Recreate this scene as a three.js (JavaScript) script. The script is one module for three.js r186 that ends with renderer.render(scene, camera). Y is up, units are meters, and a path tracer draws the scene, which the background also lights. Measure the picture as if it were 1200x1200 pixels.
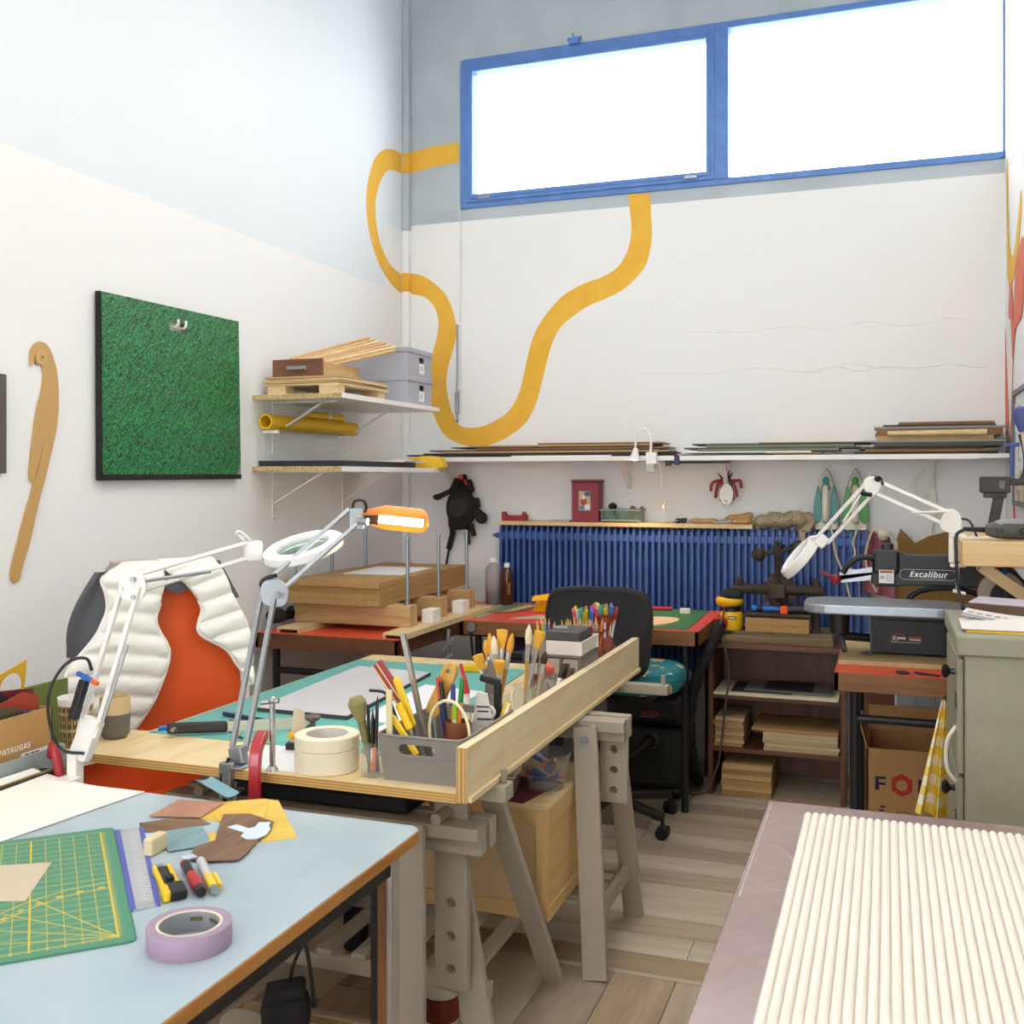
import * as THREE from 'three';
import { RoundedBoxGeometry } from 'three/addons/geometries/RoundedBoxGeometry.js';
import { mergeGeometries, toCreasedNormals } from 'three/addons/utils/BufferGeometryUtils.js';
import { RectAreaLightUniformsLib } from 'three/addons/lights/RectAreaLightUniformsLib.js';

// ---------- camera, sky, light, exposure ----------
const scene = new THREE.Scene();
const camera = new THREE.PerspectiveCamera(52.19, 1, 0.05, 80);
camera.position.set(0, 1.5, 0);
camera.rotation.y = THREE.MathUtils.degToRad(19.757);
camera.setViewOffset(1200, 1200, 0, 40, 1200, 1200);
camera.focus = 3.1; camera.userData.fStop = 6.3;
const renderer = new THREE.WebGLRenderer({ antialias: true });
renderer.toneMapping = THREE.LinearToneMapping;
renderer.toneMappingExposure = 0.99;
renderer.shadowMap.enabled = true;
scene.background = new THREE.Color(0.96, 0.98, 1.0);
scene.backgroundIntensity = 7.5;
RectAreaLightUniformsLib.init();
const FILL_LAMPS = [[-1.05, -3.7], [-1.05, -2.3], [-1.05, -0.6], [-1.05, 1.4]];
const FILL_POWER = 6.5;

// ---------- small tools ----------
let seed = 7;
const rnd = () => { seed = (seed * 1664525 + 1013904223) % 4294967296; return seed / 4294967296; };
const rr = (a, b) => a + (b - a) * rnd();
const V = (x, y, z) => new THREE.Vector3(x, y, z);
const D = Math.PI / 180;
function uvBox(g) {
  g = g.index ? g.toNonIndexed() : g;
  g.computeBoundingBox();
  const s = g.boundingBox.getSize(V(0, 0, 0)), p = g.attributes.position, n = p.count, uv = new Float32Array(n * 2);
  const dim = [s.x, s.y, s.z], a = V(0, 0, 0), b = V(0, 0, 0), c = V(0, 0, 0);
  for (let i = 0; i < n; i += 3) {
    a.fromBufferAttribute(p, i); b.fromBufferAttribute(p, i + 1); c.fromBufferAttribute(p, i + 2);
    const nn = b.clone().sub(a).cross(c.clone().sub(a)), w = [Math.abs(nn.x), Math.abs(nn.y), Math.abs(nn.z)];
    const k = w.indexOf(Math.max(...w)); let [e, f] = [0, 1, 2].filter((q) => q !== k);
    if (dim[f] > dim[e]) [e, f] = [f, e];
    [a, b, c].forEach((v, j) => { const q = v.toArray(); uv[(i + j) * 2] = q[e]; uv[(i + j) * 2 + 1] = q[f]; });
  }
  g.setAttribute('uv', new THREE.BufferAttribute(uv, 2));
  return g;
}
const place = (g, p = [0, 0, 0], r = [0, 0, 0]) => g.applyMatrix4(new THREE.Matrix4().compose(V(...p), new THREE.Quaternion().setFromEuler(new THREE.Euler(...r)), V(1, 1, 1)));
// box centred on p; bevel > 0 rounds its edges
function box(w, h, d, p, r, bevel = 0) {
  const m = Math.min(w, h, d), bv = Math.min(bevel, m * 0.45);
  return place(uvBox(bv > 0 ? new RoundedBoxGeometry(w, h, d, bv > 0.008 ? 3 : 1, bv) : new THREE.BoxGeometry(w, h, d)), p, r);
}
const span = (x0, x1, y0, y1, z0, z1, bevel = 0) => box(x1 - x0, y1 - y0, z1 - z0, [(x0 + x1) / 2, (y0 + y1) / 2, (z0 + z1) / 2], [0, 0, 0], bevel);
const cyl = (r0, r1, h, p, r, seg = 24, open = false) => place(new THREE.CylinderGeometry(r1, r0, h, seg, 1, open).toNonIndexed(), p, r);   // r0 below, r1 above
const ball = (r, p, s = [1, 1, 1], seg = 20) => place(new THREE.SphereGeometry(r, seg, Math.ceil(seg * 0.7)).toNonIndexed().scale(...s), p);
function between(a, b, g) {                                       // g stands along +y, centred: turn and move it from a to b
  const A = V(...a), B = V(...b), d = B.clone().sub(A).normalize();
  return g.applyQuaternion(new THREE.Quaternion().setFromUnitVectors(V(0, 1, 0), d)).translate(...A.add(B).multiplyScalar(0.5).toArray());
}
const dist = (a, b) => V(...a).distanceTo(V(...b));
const rod = (a, b, r, r1 = r, seg = 12) => between(a, b, new THREE.CylinderGeometry(r1, r, dist(a, b), seg).toNonIndexed());
function bar(a, b, w, d, bevel = 0.002, side = [1, 0, 0]) {       // flat bar from a to b; w is measured along `side`
  const A = V(...a), B = V(...b), y = B.clone().sub(A), L = y.length(); y.normalize();
  const x = V(...side).addScaledVector(y, -V(...side).dot(y)).normalize(), z = x.clone().cross(y);
  const g = box(w, L, d, [0, 0, 0], [0, 0, 0], bevel);
  return g.applyMatrix4(new THREE.Matrix4().makeBasis(x, y, z)).translate(...A.add(B).multiplyScalar(0.5).toArray());
}
const tube = (pts, r, seg = 40, rad = 8, closed = false) => new THREE.TubeGeometry(new THREE.CatmullRomCurve3(pts.map((q) => V(...q)), closed), seg, r, rad, closed).toNonIndexed();
const lathe = (prof, p = [0, 0, 0], r, seg = 32) => place(toCreasedNormals(new THREE.LatheGeometry(prof.map(([x, y]) => new THREE.Vector2(x, y)), seg), 0.7), p, r);
const shapeOf = (pts, holes = []) => { const s = new THREE.Shape(pts.map(([x, y]) => new THREE.Vector2(x, y))); holes.forEach((h) => s.holes.push(new THREE.Path(h.map(([x, y]) => new THREE.Vector2(x, y))))); return s; };
const smooth = (pts, n = 60, closed = true) => new THREE.CatmullRomCurve3(pts.map(([x, y]) => V(x, y, 0)), closed, 'centripetal').getPoints(n).slice(0, closed ? -1 : undefined).map((q) => [q.x, q.y]);
// outline in x,y pushed to depth along +z
const extr = (pts, depth, bevel = 0, holes = [], uv = true) => { const g = new THREE.ExtrudeGeometry(shapeOf(pts, holes), { depth: Math.max(depth - 2 * bevel, 1e-4), bevelEnabled: bevel > 0, bevelThickness: bevel, bevelSize: bevel, bevelOffset: -bevel, bevelSegments: 2, curveSegments: 10 }); if (bevel) g.translate(0, 0, bevel); return uv ? uvBox(g) : g; };
const flatXZ = (g) => g.rotateX(-Math.PI / 2);                  // x,y outline -> x,-z on the floor; depth goes up
const sheet = (pts, t, y) => flatXZ(extr(pts.map(([x, z]) => [x, -z]), t)).translate(0, y, 0);   // plan outline in world x,z, thickness t, underside at y
const wallX = (pts, t, x, holes) => extr(pts.map(([z, y]) => [-z, y]), t, 0, (holes || []).map((h) => h.map(([z, y]) => [-z, y]))).rotateY(Math.PI / 2).translate(x, 0, 0);  // outline in z,y on a wall facing +x
const circle = (r, n = 24, cx = 0, cy = 0, ry = r) => Array.from({ length: n }, (_, i) => [cx + r * Math.cos(i / n * 2 * Math.PI), cy + ry * Math.sin(i / n * 2 * Math.PI)]);
const rrect = (w, h, r, n = 5) => { const o = []; [[1, 1, 0], [-1, 1, 1], [-1, -1, 2], [1, -1, 3]].forEach(([sx, sy, q]) => { for (let i = 0; i <= n; i++) { const a = (q + i / n) * Math.PI / 2; o.push([sx * (w / 2 - r) + r * Math.cos(a), sy * (h / 2 - r) + r * Math.sin(a)]); } }); return o; };
function grid(nu, nv, f, close = false) {                         // smooth surface from f(u, v) -> [x, y, z]
  const g = new THREE.BufferGeometry(), pos = [], uv = [], idx = [];
  for (let j = 0; j <= nv; j++) for (let i = 0; i <= nu; i++) { pos.push(...f(i / nu, j / nv)); uv.push(i / nu, j / nv); }
  for (let j = 0; j < nv; j++) for (let i = 0; i < nu; i++) { const a = j * (nu + 1) + i, b = a + nu + 1; idx.push(a, a + 1, b, b, a + 1, b + 1); }
  g.setAttribute('position', new THREE.Float32BufferAttribute(pos, 3)); g.setAttribute('uv', new THREE.Float32BufferAttribute(uv, 2)); g.setIndex(idx); g.computeVertexNormals();
  return g.toNonIndexed();
}
const join = (...list) => mergeGeometries(list.flat().map((g) => { g = g.index ? g.toNonIndexed() : g; for (const k of Object.keys(g.attributes)) if (!['position', 'normal', 'uv'].includes(k)) g.deleteAttribute(k); return g; }));

const used = {};
const numbered = (n) => { used[n] = (used[n] || 0) + 1; return used[n] === 1 ? n : n + '_' + String(used[n] - 1).padStart(3, '0'); };
function mesh(name, geo, mat, parent) {
  if (Array.isArray(geo)) geo = geo.length === 1 ? geo[0] : join(geo);
  const m = new THREE.Mesh(geo, mat); m.castShadow = m.receiveShadow = true;
  m.name = parent ? name : numbered(name); (parent || scene).add(m); return m;
}
const tag = (o, label, category, group) => { o.userData.label = label; o.userData.category = category; if (group) o.userData.group = group; return o; };
const one = (name, geo, mat, label, category, group) => tag(mesh(name, geo, mat), label, category, group);   // a thing of one mesh
function thing(name, label, category, p = [0, 0, 0], turn = 0, group) {
  const o = new THREE.Group(); o.name = numbered(name); o.position.set(...p); o.rotation.y = turn; scene.add(o); return tag(o, label, category, group);
}
function struct(name, geo, mat) { const m = mesh(name, geo, mat); m.userData.kind = 'structure'; return m; }
function copy(o, p, turn, label) { const c = o.clone(); c.name = numbered(o.name.replace(/_\d\d\d$/, '')); c.userData = { ...o.userData }; scene.add(c); c.position.set(...p); if (turn !== undefined) c.rotation.y = turn; if (label) c.userData.label = label; return c; }

// ---------- textures (what surfaces are made of) ----------
const hash = (x, y, s) => { let n = Math.imul(x, 374761393) + Math.imul(y, 668265263) + Math.imul(s, 974634721); n = Math.imul(n ^ (n >>> 13), 1274126177); return ((n ^ (n >>> 16)) >>> 0) / 4294967296; };
function vnoise(x, y, s, px, py) {
  const xi = Math.floor(x), yi = Math.floor(y), fx = x - xi, fy = y - yi, u = fx * fx * (3 - 2 * fx), v = fy * fy * (3 - 2 * fy), m = (a, p) => ((a % p) + p) % p;
  const h = (a, b) => hash(m(a, px), m(b, py), s);
  return (h(xi, yi) * (1 - u) + h(xi + 1, yi) * u) * (1 - v) + (h(xi, yi + 1) * (1 - u) + h(xi + 1, yi + 1) * u) * v;
}
function tex(n, f, srgb = true, rep = 1) {                        // f(u, v) -> [r, g, b] 0..1 ; rep = tiles per metre
  const d = new Uint8Array(n * n * 4);
  for (let j = 0; j < n; j++) for (let i = 0; i < n; i++) { const c = f(i / n, j / n), k = (j * n + i) * 4; for (let q = 0; q < 3; q++) d[k + q] = Math.max(0, Math.min(255, (Array.isArray(c) ? c[q] : c) * 255)); d[k + 3] = 255; }
  const t = new THREE.DataTexture(d, n, n); t.wrapS = t.wrapT = THREE.RepeatWrapping; t.magFilter = THREE.LinearFilter; t.minFilter = THREE.LinearMipmapLinearFilter; t.generateMipmaps = true;
  if (srgb) t.colorSpace = THREE.SRGBColorSpace; t.repeat.set(...(Array.isArray(rep) ? rep : [rep, rep])); t.needsUpdate = true; return t;
}
const hex = (h) => [(h >> 16) / 255, ((h >> 8) & 255) / 255, (h & 255) / 255];
const mixc = (a, b, t) => a.map((x, i) => x + (b[i] - x) * t);
const mul = (c, k) => c.map((x) => x * k);
function woodTex(light, dark, s, rep = 1.6, streak = 34) {
  const L = hex(light), K = hex(dark);
  return tex(256, (u, v) => {
    const warp = vnoise(u * 4, v * 6, s, 4, 6) * 0.08, g = vnoise(u * 3, (v + warp) * streak, s + 1, 3, 1e9), f = vnoise(u * 12, v * 128, s + 2, 12, 128), b = vnoise(u * 2, v * 4, s + 3, 2, 4);
    return mixc(L, K, Math.min(1, Math.max(0, 0.55 * g * g + 0.3 * f - 0.15 + 0.35 * (b - 0.4))));
  }, true, rep);
}
const speckTex = (base, other, s, amount, cells, rep = 1, n = 256) => { const A = hex(base), B = hex(other); return tex(n, (u, v) => mixc(A, B, amount * (0.6 * vnoise(u * cells, v * cells, s, cells, cells) + 0.4 * vnoise(u * cells * 3, v * cells * 3, s + 1, cells * 3, cells * 3))), true, rep); };
const bumpTex = (cells, s, rep, n = 256) => tex(n, (u, v) => 0.5 * vnoise(u * cells, v * cells, s, cells, cells) + 0.3 * vnoise(u * cells * 2, v * cells * 2, s + 1, cells * 2, cells * 2) + 0.2 * vnoise(u * cells * 4, v * cells * 4, s + 2, cells * 4, cells * 4), false, rep);
const mat = (color, roughness = 0.6, o = {}) => new THREE.MeshPhysicalMaterial({ color, roughness, ...o });
const tmat = (map, roughness = 0.6, o = {}) => new THREE.MeshPhysicalMaterial({ map, roughness, ...o });
function canvasMat(w, h, draw, roughness = 0.6, o = {}) {
  const c = document.createElement('canvas'); c.width = w; c.height = h; draw(c.getContext('2d'), w, h);
  const t = new THREE.CanvasTexture(c); t.colorSpace = THREE.SRGBColorSpace; return new THREE.MeshPhysicalMaterial({ map: t, roughness, ...o });
}
// thin printed plate, w x h, lying in x,y and facing +z, its uv 0..1 on the front
const plate = (w, h, t, p, r) => { const g = new THREE.BoxGeometry(w, h, t).toNonIndexed(); return place(g, p, r); };

const T = {
  plaster: bumpTex(48, 3, 1.5), fine: bumpTex(64, 9, 6), cloth: bumpTex(96, 12, 8),
};
const MT = {
  wallWhite: mat(0xf1f1ef, 0.9, { bumpMap: T.plaster, bumpScale: 0.0012 }),
  wallUpper: mat(0xe6ecef, 0.9, { bumpMap: T.plaster, bumpScale: 0.0012 }),
  concrete: tmat(speckTex(0xc6ced3, 0xb0bac0, 21, 0.9, 6, 0.5), 0.9, { bumpMap: T.plaster, bumpScale: 0.0012 }),
  ceiling: mat(0xe8e8e6, 0.95),
  yellowPaint: tmat(speckTex(0xf2c14a, 0xecb034, 5, 1, 8, 2), 0.75, { bumpMap: T.plaster, bumpScale: 0.001 }),
  winBlue: tmat(speckTex(0x6a94d6, 0x527bbd, 8, 0.8, 10, 1.5), 0.5),
  glass: mat(0xffffff, 0.02, { transmission: 1, thickness: 0, ior: 1.5 }),
  clear: mat(0xf8fafa, 0.04, { transmission: 0.95, thickness: 0, ior: 1.5 }),
  ply: tmat(woodTex(0xe9d3a4, 0xcda871, 31, 1.5, 22), 0.55),
  plyPale: tmat(woodTex(0xefdcb6, 0xd9bd8a, 32, 1.4, 18), 0.6),
  plyEdge: tmat(tex(128, (u, v) => { const k = Math.floor(v * 8) % 2; return mixc(k ? hex(0xdcb977) : hex(0xb98a45), hex(0xa0763a), 0.35 * vnoise(u * 30, v * 40, 6, 30, 40)); }, true, [4, 36]), 0.7),
  mdf: tmat(speckTex(0xbb945f, 0xa67f4c, 41, 1, 40, 3), 0.85),
  pine: tmat(woodTex(0xe6cfa0, 0xc79f66, 43, 1.8, 16), 0.65),
  board: tmat(woodTex(0xc9a673, 0x9c7846, 45, 1.5, 26), 0.75),
  dark: tmat(woodTex(0x6e4024, 0x3f2110, 47, 1.4, 20), 0.4),
  brownEdge: tmat(woodTex(0x8a5a30, 0x5e3a1c, 49, 1.4, 20), 0.5),
  oakEdge: tmat(woodTex(0xb9803f, 0x8c5a26, 50, 1.4, 24), 0.45),
  taupe: mat(0xa89c8b, 0.6, { bumpMap: T.fine, bumpScale: 0.0006 }),
  black: mat(0x17171a, 0.45), blackSoft: mat(0x1b1b1d, 0.85), darkSteel: mat(0x24262b, 0.45, { metalness: 0.3 }),
  chrome: mat(0xc9ccd0, 0.25, { metalness: 0.95 }), steel: mat(0xa9adb2, 0.38, { metalness: 0.9 }), zinc: mat(0x9aa3ab, 0.4, { metalness: 0.8 }),
  white: mat(0xf2f0ec, 0.4), paper: mat(0xf4efe6, 0.85), paperCool: mat(0xe9ebee, 0.85), card: tmat(speckTex(0xb98f5c, 0xa67c49, 52, 0.9, 30, 2), 0.9),
  redTop: tmat(speckTex(0xe8583a, 0xd84a30, 54, 1, 20, 2), 0.35),
  grey: mat(0xa7aab2, 0.5), rubber: mat(0x1c1b1b, 0.8),
};
// the painted yellow band, measured on the walls in metres: (z, y) on the left wall, (x, y) on the back wall
const YL_OUT = [[-5.499, 3.384], [-5.409, 3.378], [-5.301, 3.351], [-5.186, 3.279], [-5.115, 3.179], [-5.076, 3.066], [-5.066, 2.980], [-5.085, 2.883], [-5.146, 2.766], [-5.248, 2.668], [-5.366, 2.607], [-5.499, 2.571]];
const YL_IN = [[-5.499, 3.270], [-5.420, 3.263], [-5.344, 3.247], [-5.280, 3.205], [-5.217, 3.127], [-5.176, 3.026], [-5.176, 2.951], [-5.207, 2.849], [-5.280, 2.760], [-5.377, 2.706], [-5.499, 2.680]];
const YB_IN = [[-2.663, 2.695], [-2.602, 2.691], [-2.537, 2.671], [-2.466, 2.622], [-2.402, 2.559], [-2.354, 2.458], [-2.332, 2.334], [-2.354, 2.237], [-2.391, 2.115], [-2.396, 2.032], [-2.380, 1.943], [-2.354, 1.864], [-2.316, 1.804], [-2.264, 1.788], [-2.211, 1.788], [-2.148, 1.801], [-2.086, 1.829], [-2.024, 1.867], [-1.978, 1.923], [-1.942, 2.004], [-1.902, 2.170], [-1.867, 2.289], [-1.831, 2.358], [-1.766, 2.441], [-1.682, 2.517], [-1.569, 2.571], [-1.472, 2.598], [-1.391, 2.639], [-1.339, 2.705], [-1.310, 2.795], [-1.306, 2.878], [-1.315, 2.957], [-1.324, 3.037]];
const YB_OUT = [[-2.663, 2.585], [-2.619, 2.572], [-2.564, 2.564], [-2.510, 2.536], [-2.466, 2.479], [-2.445, 2.399], [-2.461, 2.291], [-2.493, 2.193], [-2.510, 2.095], [-2.499, 1.995], [-2.483, 1.896], [-2.450, 1.811], [-2.413, 1.756], [-2.359, 1.716], [-2.279, 1.686], [-2.201, 1.675], [-2.122, 1.689], [-2.045, 1.717], [-1.973, 1.760], [-1.907, 1.816], [-1.861, 1.892], [-1.831, 1.977], [-1.806, 2.071], [-1.776, 2.189], [-1.741, 2.283], [-1.692, 2.352], [-1.618, 2.404], [-1.545, 2.447], [-1.472, 2.471], [-1.410, 2.496], [-1.343, 2.529], [-1.282, 2.581], [-1.230, 2.642], [-1.202, 2.732], [-1.193, 2.832], [-1.198, 2.924], [-1.202, 3.035]];
const YB_TOP = [[-2.663, 3.399], [-2.575, 3.410], [-2.466, 3.423], [-2.316, 3.427], [-2.316, 3.314], [-2.466, 3.305], [-2.575, 3.286], [-2.663, 3.280]];
// ---------- the room ----------
const LX = -2.66, RX = 0.535, BZ = -5.55, FZ = 3.2, CY = 4.7, YP = 2.568, YB = 2.972;
struct('floor', span(LX - 0.2, RX + 0.2, -0.2, -0.012, BZ - 0.2, FZ + 0.2), mat(0x8f8271, 0.8));
{
  const fl = scene.getObjectByName('floor');
  const pal = [[0xc9b8a2, 0x9d8a72], [0xbba88f, 0x8f7b64], [0xad9c89, 0x84715d], [0xcfc0aa, 0xaa967d], [0xb8a184, 0x8f785a]];
  const ms = pal.map(([a, b], i) => tmat(woodTex(a, b, 60 + i * 5, 1.1, 30), 0.5));
  const plank = (x0, x1, z0, z1, i) => { const g = span(x0 + 0.001, x1 - 0.001, -0.012, 0, z0 + 0.001, z1 - 0.001, 0.0008); const uv = g.attributes.uv, k = rnd() * 3; for (let q = 0; q < uv.count; q++) uv.setXY(q, uv.getX(q) + k, uv.getY(q) + k * 1.7); return mesh('floor_plank', g, ms[i % ms.length], fl); };
  for (let r = 0; r < 17; r++) { const z1 = -3.1 - r * 0.144, z0 = Math.max(BZ, z1 - 0.144); let x = LX - rr(0, 0.7); while (x < RX) { const x1 = x + 0.92; if (x1 > LX + 0.05) plank(Math.max(LX, x), Math.min(RX, x1), z0, z1, Math.floor(rnd() * 5)); x = x1; } }
  for (let r = 0; r < 17; r++) { const x0 = LX + r * 0.188, x1 = x0 + 0.188; let z = -3.1; const first = rr(0.35, 0.92); let L = first; while (z < -1.2) { plank(x0, x1, z, Math.min(z + L, -0.9), Math.floor(rnd() * 5)); z += L; L = 0.92; } }
  mesh('floor_seam', box(RX - LX, 0.004, 0.02, [(LX + RX) / 2, 0.002, -3.1], [0, 0, 0], 0.0015), mat(0xb7a995, 0.6), fl);
}
struct('ceiling', span(LX - 0.2, RX + 0.2, CY, CY + 0.2, BZ - 0.2, FZ + 0.2), MT.ceiling);
// left wall: white below, pale blue-grey above, with a stepped edge near the corner
{
  const w = new THREE.Group(); w.name = numbered('wall_left'); w.userData.kind = 'structure'; scene.add(w);
  const zs = -5.29, edge = []; for (let i = 0; i <= 40; i++) { const z = zs + (FZ + 0.2 - zs) * i / 40; edge.push([z, YP]); }
  mesh('lower_paint', wallX([[BZ - 0.2, 0 - 0.2], [FZ + 0.2, -0.2], [FZ + 0.2, YP], [zs, YP], [zs, 2.94], [BZ - 0.2, 2.94]], 0.2, LX - 0.2), MT.wallWhite, w);
  mesh('upper_paint', wallX([[zs, YP], [FZ + 0.2, YP], [FZ + 0.2, CY], [BZ - 0.2, CY], [BZ - 0.2, 2.94], [zs, 2.94]], 0.2, LX - 0.2), MT.wallUpper, w);
  const ring = [[-5.505, 2.83], [-5.505, 3.3]];
  // the yellow band where it swings round on this wall (z, y)
  const outer = YL_OUT, inner = YL_IN;
  mesh('yellow_band', wallX(smooth(outer, 50, false).concat(smooth(inner, 50, false).reverse()), 0.0015, LX), MT.yellowPaint, w);
}
{
  const w = new THREE.Group(); w.name = numbered('wall_back'); w.userData.kind = 'structure'; scene.add(w);
  mesh('lower_paint', span(LX, RX, -0.2, YB, BZ - 0.2, BZ), MT.wallWhite, w);
  const WX0 = -2.306, WX1 = 0.535, WY0 = 3.04, WY1 = 3.895;
  mesh('bare_concrete', [span(LX, RX, YB, WY0, BZ - 0.2, BZ), span(LX, RX, WY1, CY, BZ - 0.2, BZ), span(LX, WX0, WY0, WY1, BZ - 0.2, BZ)], MT.concrete, w);
  mesh('yellow_band', extr(smooth(YB_IN, 110, false).concat(smooth(YB_OUT, 110, false).reverse()), 0.0015).translate(0, 0, BZ), MT.yellowPaint, w);
  mesh('yellow_band', extr(YB_TOP, 0.0015).translate(0, 0, BZ), MT.yellowPaint, w);
  // long hairline relief in the plaster
  for (const [x0, x1, y, s] of [[-1.0, 0.5, 2.27, 1], [-1.6, 0.1, 2.06, 2], [-0.4, 0.5, 2.05, 4]]) mesh('plaster_ridge', tube(Array.from({ length: 14 }, (_, i) => [x0 + (x1 - x0) * i / 13, y + 0.012 * Math.sin(i * 1.7 + s) + 0.006 * Math.sin(i * 4.1), BZ - 0.0012]), 0.0025, 60, 6), MT.wallWhite, w);
}
struct('wall_right', span(RX, RX + 0.2, -0.2, CY, BZ - 0.2, FZ + 0.2), MT.wallWhite);
{
  const w = scene.getObjectByName('wall_right'), coral = mat(0xe07a5f, 0.8), yel = MT.yellowPaint;
  const onR = (pts) => extr(pts.map(([z, y]) => [z, y]), 0.0015).rotateY(-Math.PI / 2).translate(RX, 0, 0);
  mesh('upper_paint', onR([[BZ, 2.95], [-5.0, 2.95], [-4.4, 2.4], [-3, 2.568], [-3, CY - 0.2], [BZ, CY - 0.2]]), MT.wallUpper, w);
  mesh('yellow_flower', onR(smooth([[-5.46, 3.0], [-5.45, 2.62], [-5.4, 2.42], [-5.28, 2.38], [-5.12, 2.42], [-4.9, 2.62], [-4.9, 2.72], [-5.06, 2.58], [-5.2, 2.5], [-5.33, 2.56], [-5.4, 2.72], [-5.42, 3.0]], 60)).translate(-0.0016, 0, 0), yel, w);
  mesh('coral_petals', onR(smooth([[-5.36, 2.25], [-5.3, 2.4], [-5.22, 2.33], [-5.18, 2.2], [-5.08, 2.42], [-4.8, 2.5], [-4.85, 2.2], [-5.1, 2.15], [-5.2, 2.03], [-5.28, 2.22]], 60)).translate(-0.0032, 0, 0), coral, w);
  mesh('coral_leaf', onR(smooth([[-5.53, 2.22], [-5.49, 2.1], [-5.42, 1.9], [-5.38, 1.78], [-5.5, 1.7], [-5.53, 1.85], [-5.53, 2.05]], 40)).translate(-0.0016, 0, 0), coral, w);
  mesh('coral_stem', onR([[-5.2, 2.06], [-5.185, 2.06], [-5.31, 1.6], [-5.33, 1.6]]).translate(-0.0016, 0, 0), coral, w);
}
// wall behind the camera with a wide unseen window, added for frontal fill light
struct('wall_front', [span(LX, RX, -0.2, 0.7, FZ, FZ + 0.2), span(LX, RX, 3.1, CY, FZ, FZ + 0.2), span(LX, LX + 0.25, 0.7, 3.1, FZ, FZ + 0.2), span(RX - 0.25, RX, 0.7, 3.1, FZ, FZ + 0.2)], MT.wallWhite);
{
  const w = new THREE.Group(); w.name = numbered('added_window_2'); w.userData.kind = 'structure'; scene.add(w);
  const x0 = LX + 0.25, x1 = RX - 0.25;
  for (const x of [x0 + 0.025, (x0 * 2 + x1) / 3, (x0 + x1 * 2) / 3, x1 - 0.025]) mesh('mullion', span(x - 0.025, x + 0.025, 0.7, 3.1, FZ + 0.03, FZ + 0.09, 0.004), MT.winBlue, w);
  for (const y of [0.725, 3.075]) mesh('rail', span(x0, x1, y - 0.025, y + 0.025, FZ + 0.03, FZ + 0.09, 0.004), MT.winBlue, w);
  mesh('pane', span(x0, x1, 0.7, 3.1, FZ + 0.055, FZ + 0.06), MT.glass, w);
}
// boxed corner strip: painted in three stretches like the walls beside it
{
  const t = struct('trim_1', span(LX, LX + 0.042, 0, 2.94, BZ, BZ + 0.042, 0.006), MT.wallWhite);
  mesh('strip_bare', span(LX, LX + 0.042, 2.94, CY, BZ, BZ + 0.042, 0.006), MT.concrete, t);
  for (const [a, b] of [[3.27, 3.39], [2.58, 2.695]]) mesh('yellow_band', span(LX - 0.001, LX + 0.0435, a, b, BZ - 0.001, BZ + 0.0435, 0.006), MT.yellowPaint, t);
}
// high window: blue frame, opening left sash, fixed right light
{
  const w = new THREE.Group(); w.name = numbered('window_1'); w.userData.kind = 'structure'; w.userData.label = 'wide high window with a chalky blue frame'; scene.add(w);
  const X0 = -2.306, X1 = RX, Y0 = 3.04, Y1 = 3.895, zF = BZ + 0.012;
  const ring = (x0, x1, y0, y1, l, r, b, t, z0, z1, rc) => { const W = x1 - x0, H = y1 - y0; const o = rrect(W, H, rc).map(([x, y]) => [x + (x0 + x1) / 2, y + (y0 + y1) / 2]); return extr(o, z1 - z0, 0.004, [[[x0 + l, y0 + b], [x1 - r, y0 + b], [x1 - r, y1 - t], [x0 + l, y1 - t]]]).translate(0, 0, z0); };
  mesh('frame', [ring(X0, X1, Y0, Y1, 0.04, 0.012, 0.035, 0.035, BZ - 0.08, zF, 0.03)], MT.winBlue, w);
  mesh('mullion', span(-0.86, -0.785, Y0 + 0.03, Y1 - 0.03, BZ - 0.08, zF + 0.004, 0.005), MT.winBlue, w);
  const s = mesh('sash', [ring(X0 + 0.034, -0.855, Y0 + 0.03, Y1 - 0.03, 0.045, 0.045, 0.045, 0.05, BZ - 0.055, zF + 0.012, 0.012), ring(X0 + 0.055, -0.876, Y0 + 0.05, Y1 - 0.05, 0.012, 0.012, 0.012, 0.012, BZ - 0.05, zF + 0.018, 0.009)], MT.winBlue, w);
  mesh('hinge', [box(0.06, 0.03, 0.03, [-1.62, Y1 + 0.004, zF + 0.01], [0, 0, 0], 0.004), rod([-1.66, Y1 + 0.02, zF + 0.012], [-1.58, Y1 + 0.02, zF + 0.012], 0.009), rod([-1.62, Y1, zF + 0.012], [-1.63, Y1 + 0.05, zF + 0.016], 0.004)], MT.winBlue, s);
  for (const x of [-2.15, -0.98]) mesh('latch', box(0.07, 0.018, 0.014, [x, Y0 + 0.05, zF + 0.018], [0, 0, 0], 0.003), MT.zinc, s);
  mesh('pane', span(X0 + 0.07, -0.89, Y0 + 0.07, Y1 - 0.07, BZ - 0.036, BZ - 0.03), MT.glass, w);
  mesh('pane', span(-0.79, X1 - 0.01, Y0 + 0.03, Y1 - 0.03, BZ - 0.036, BZ - 0.03), MT.glass, w);
}
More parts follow.
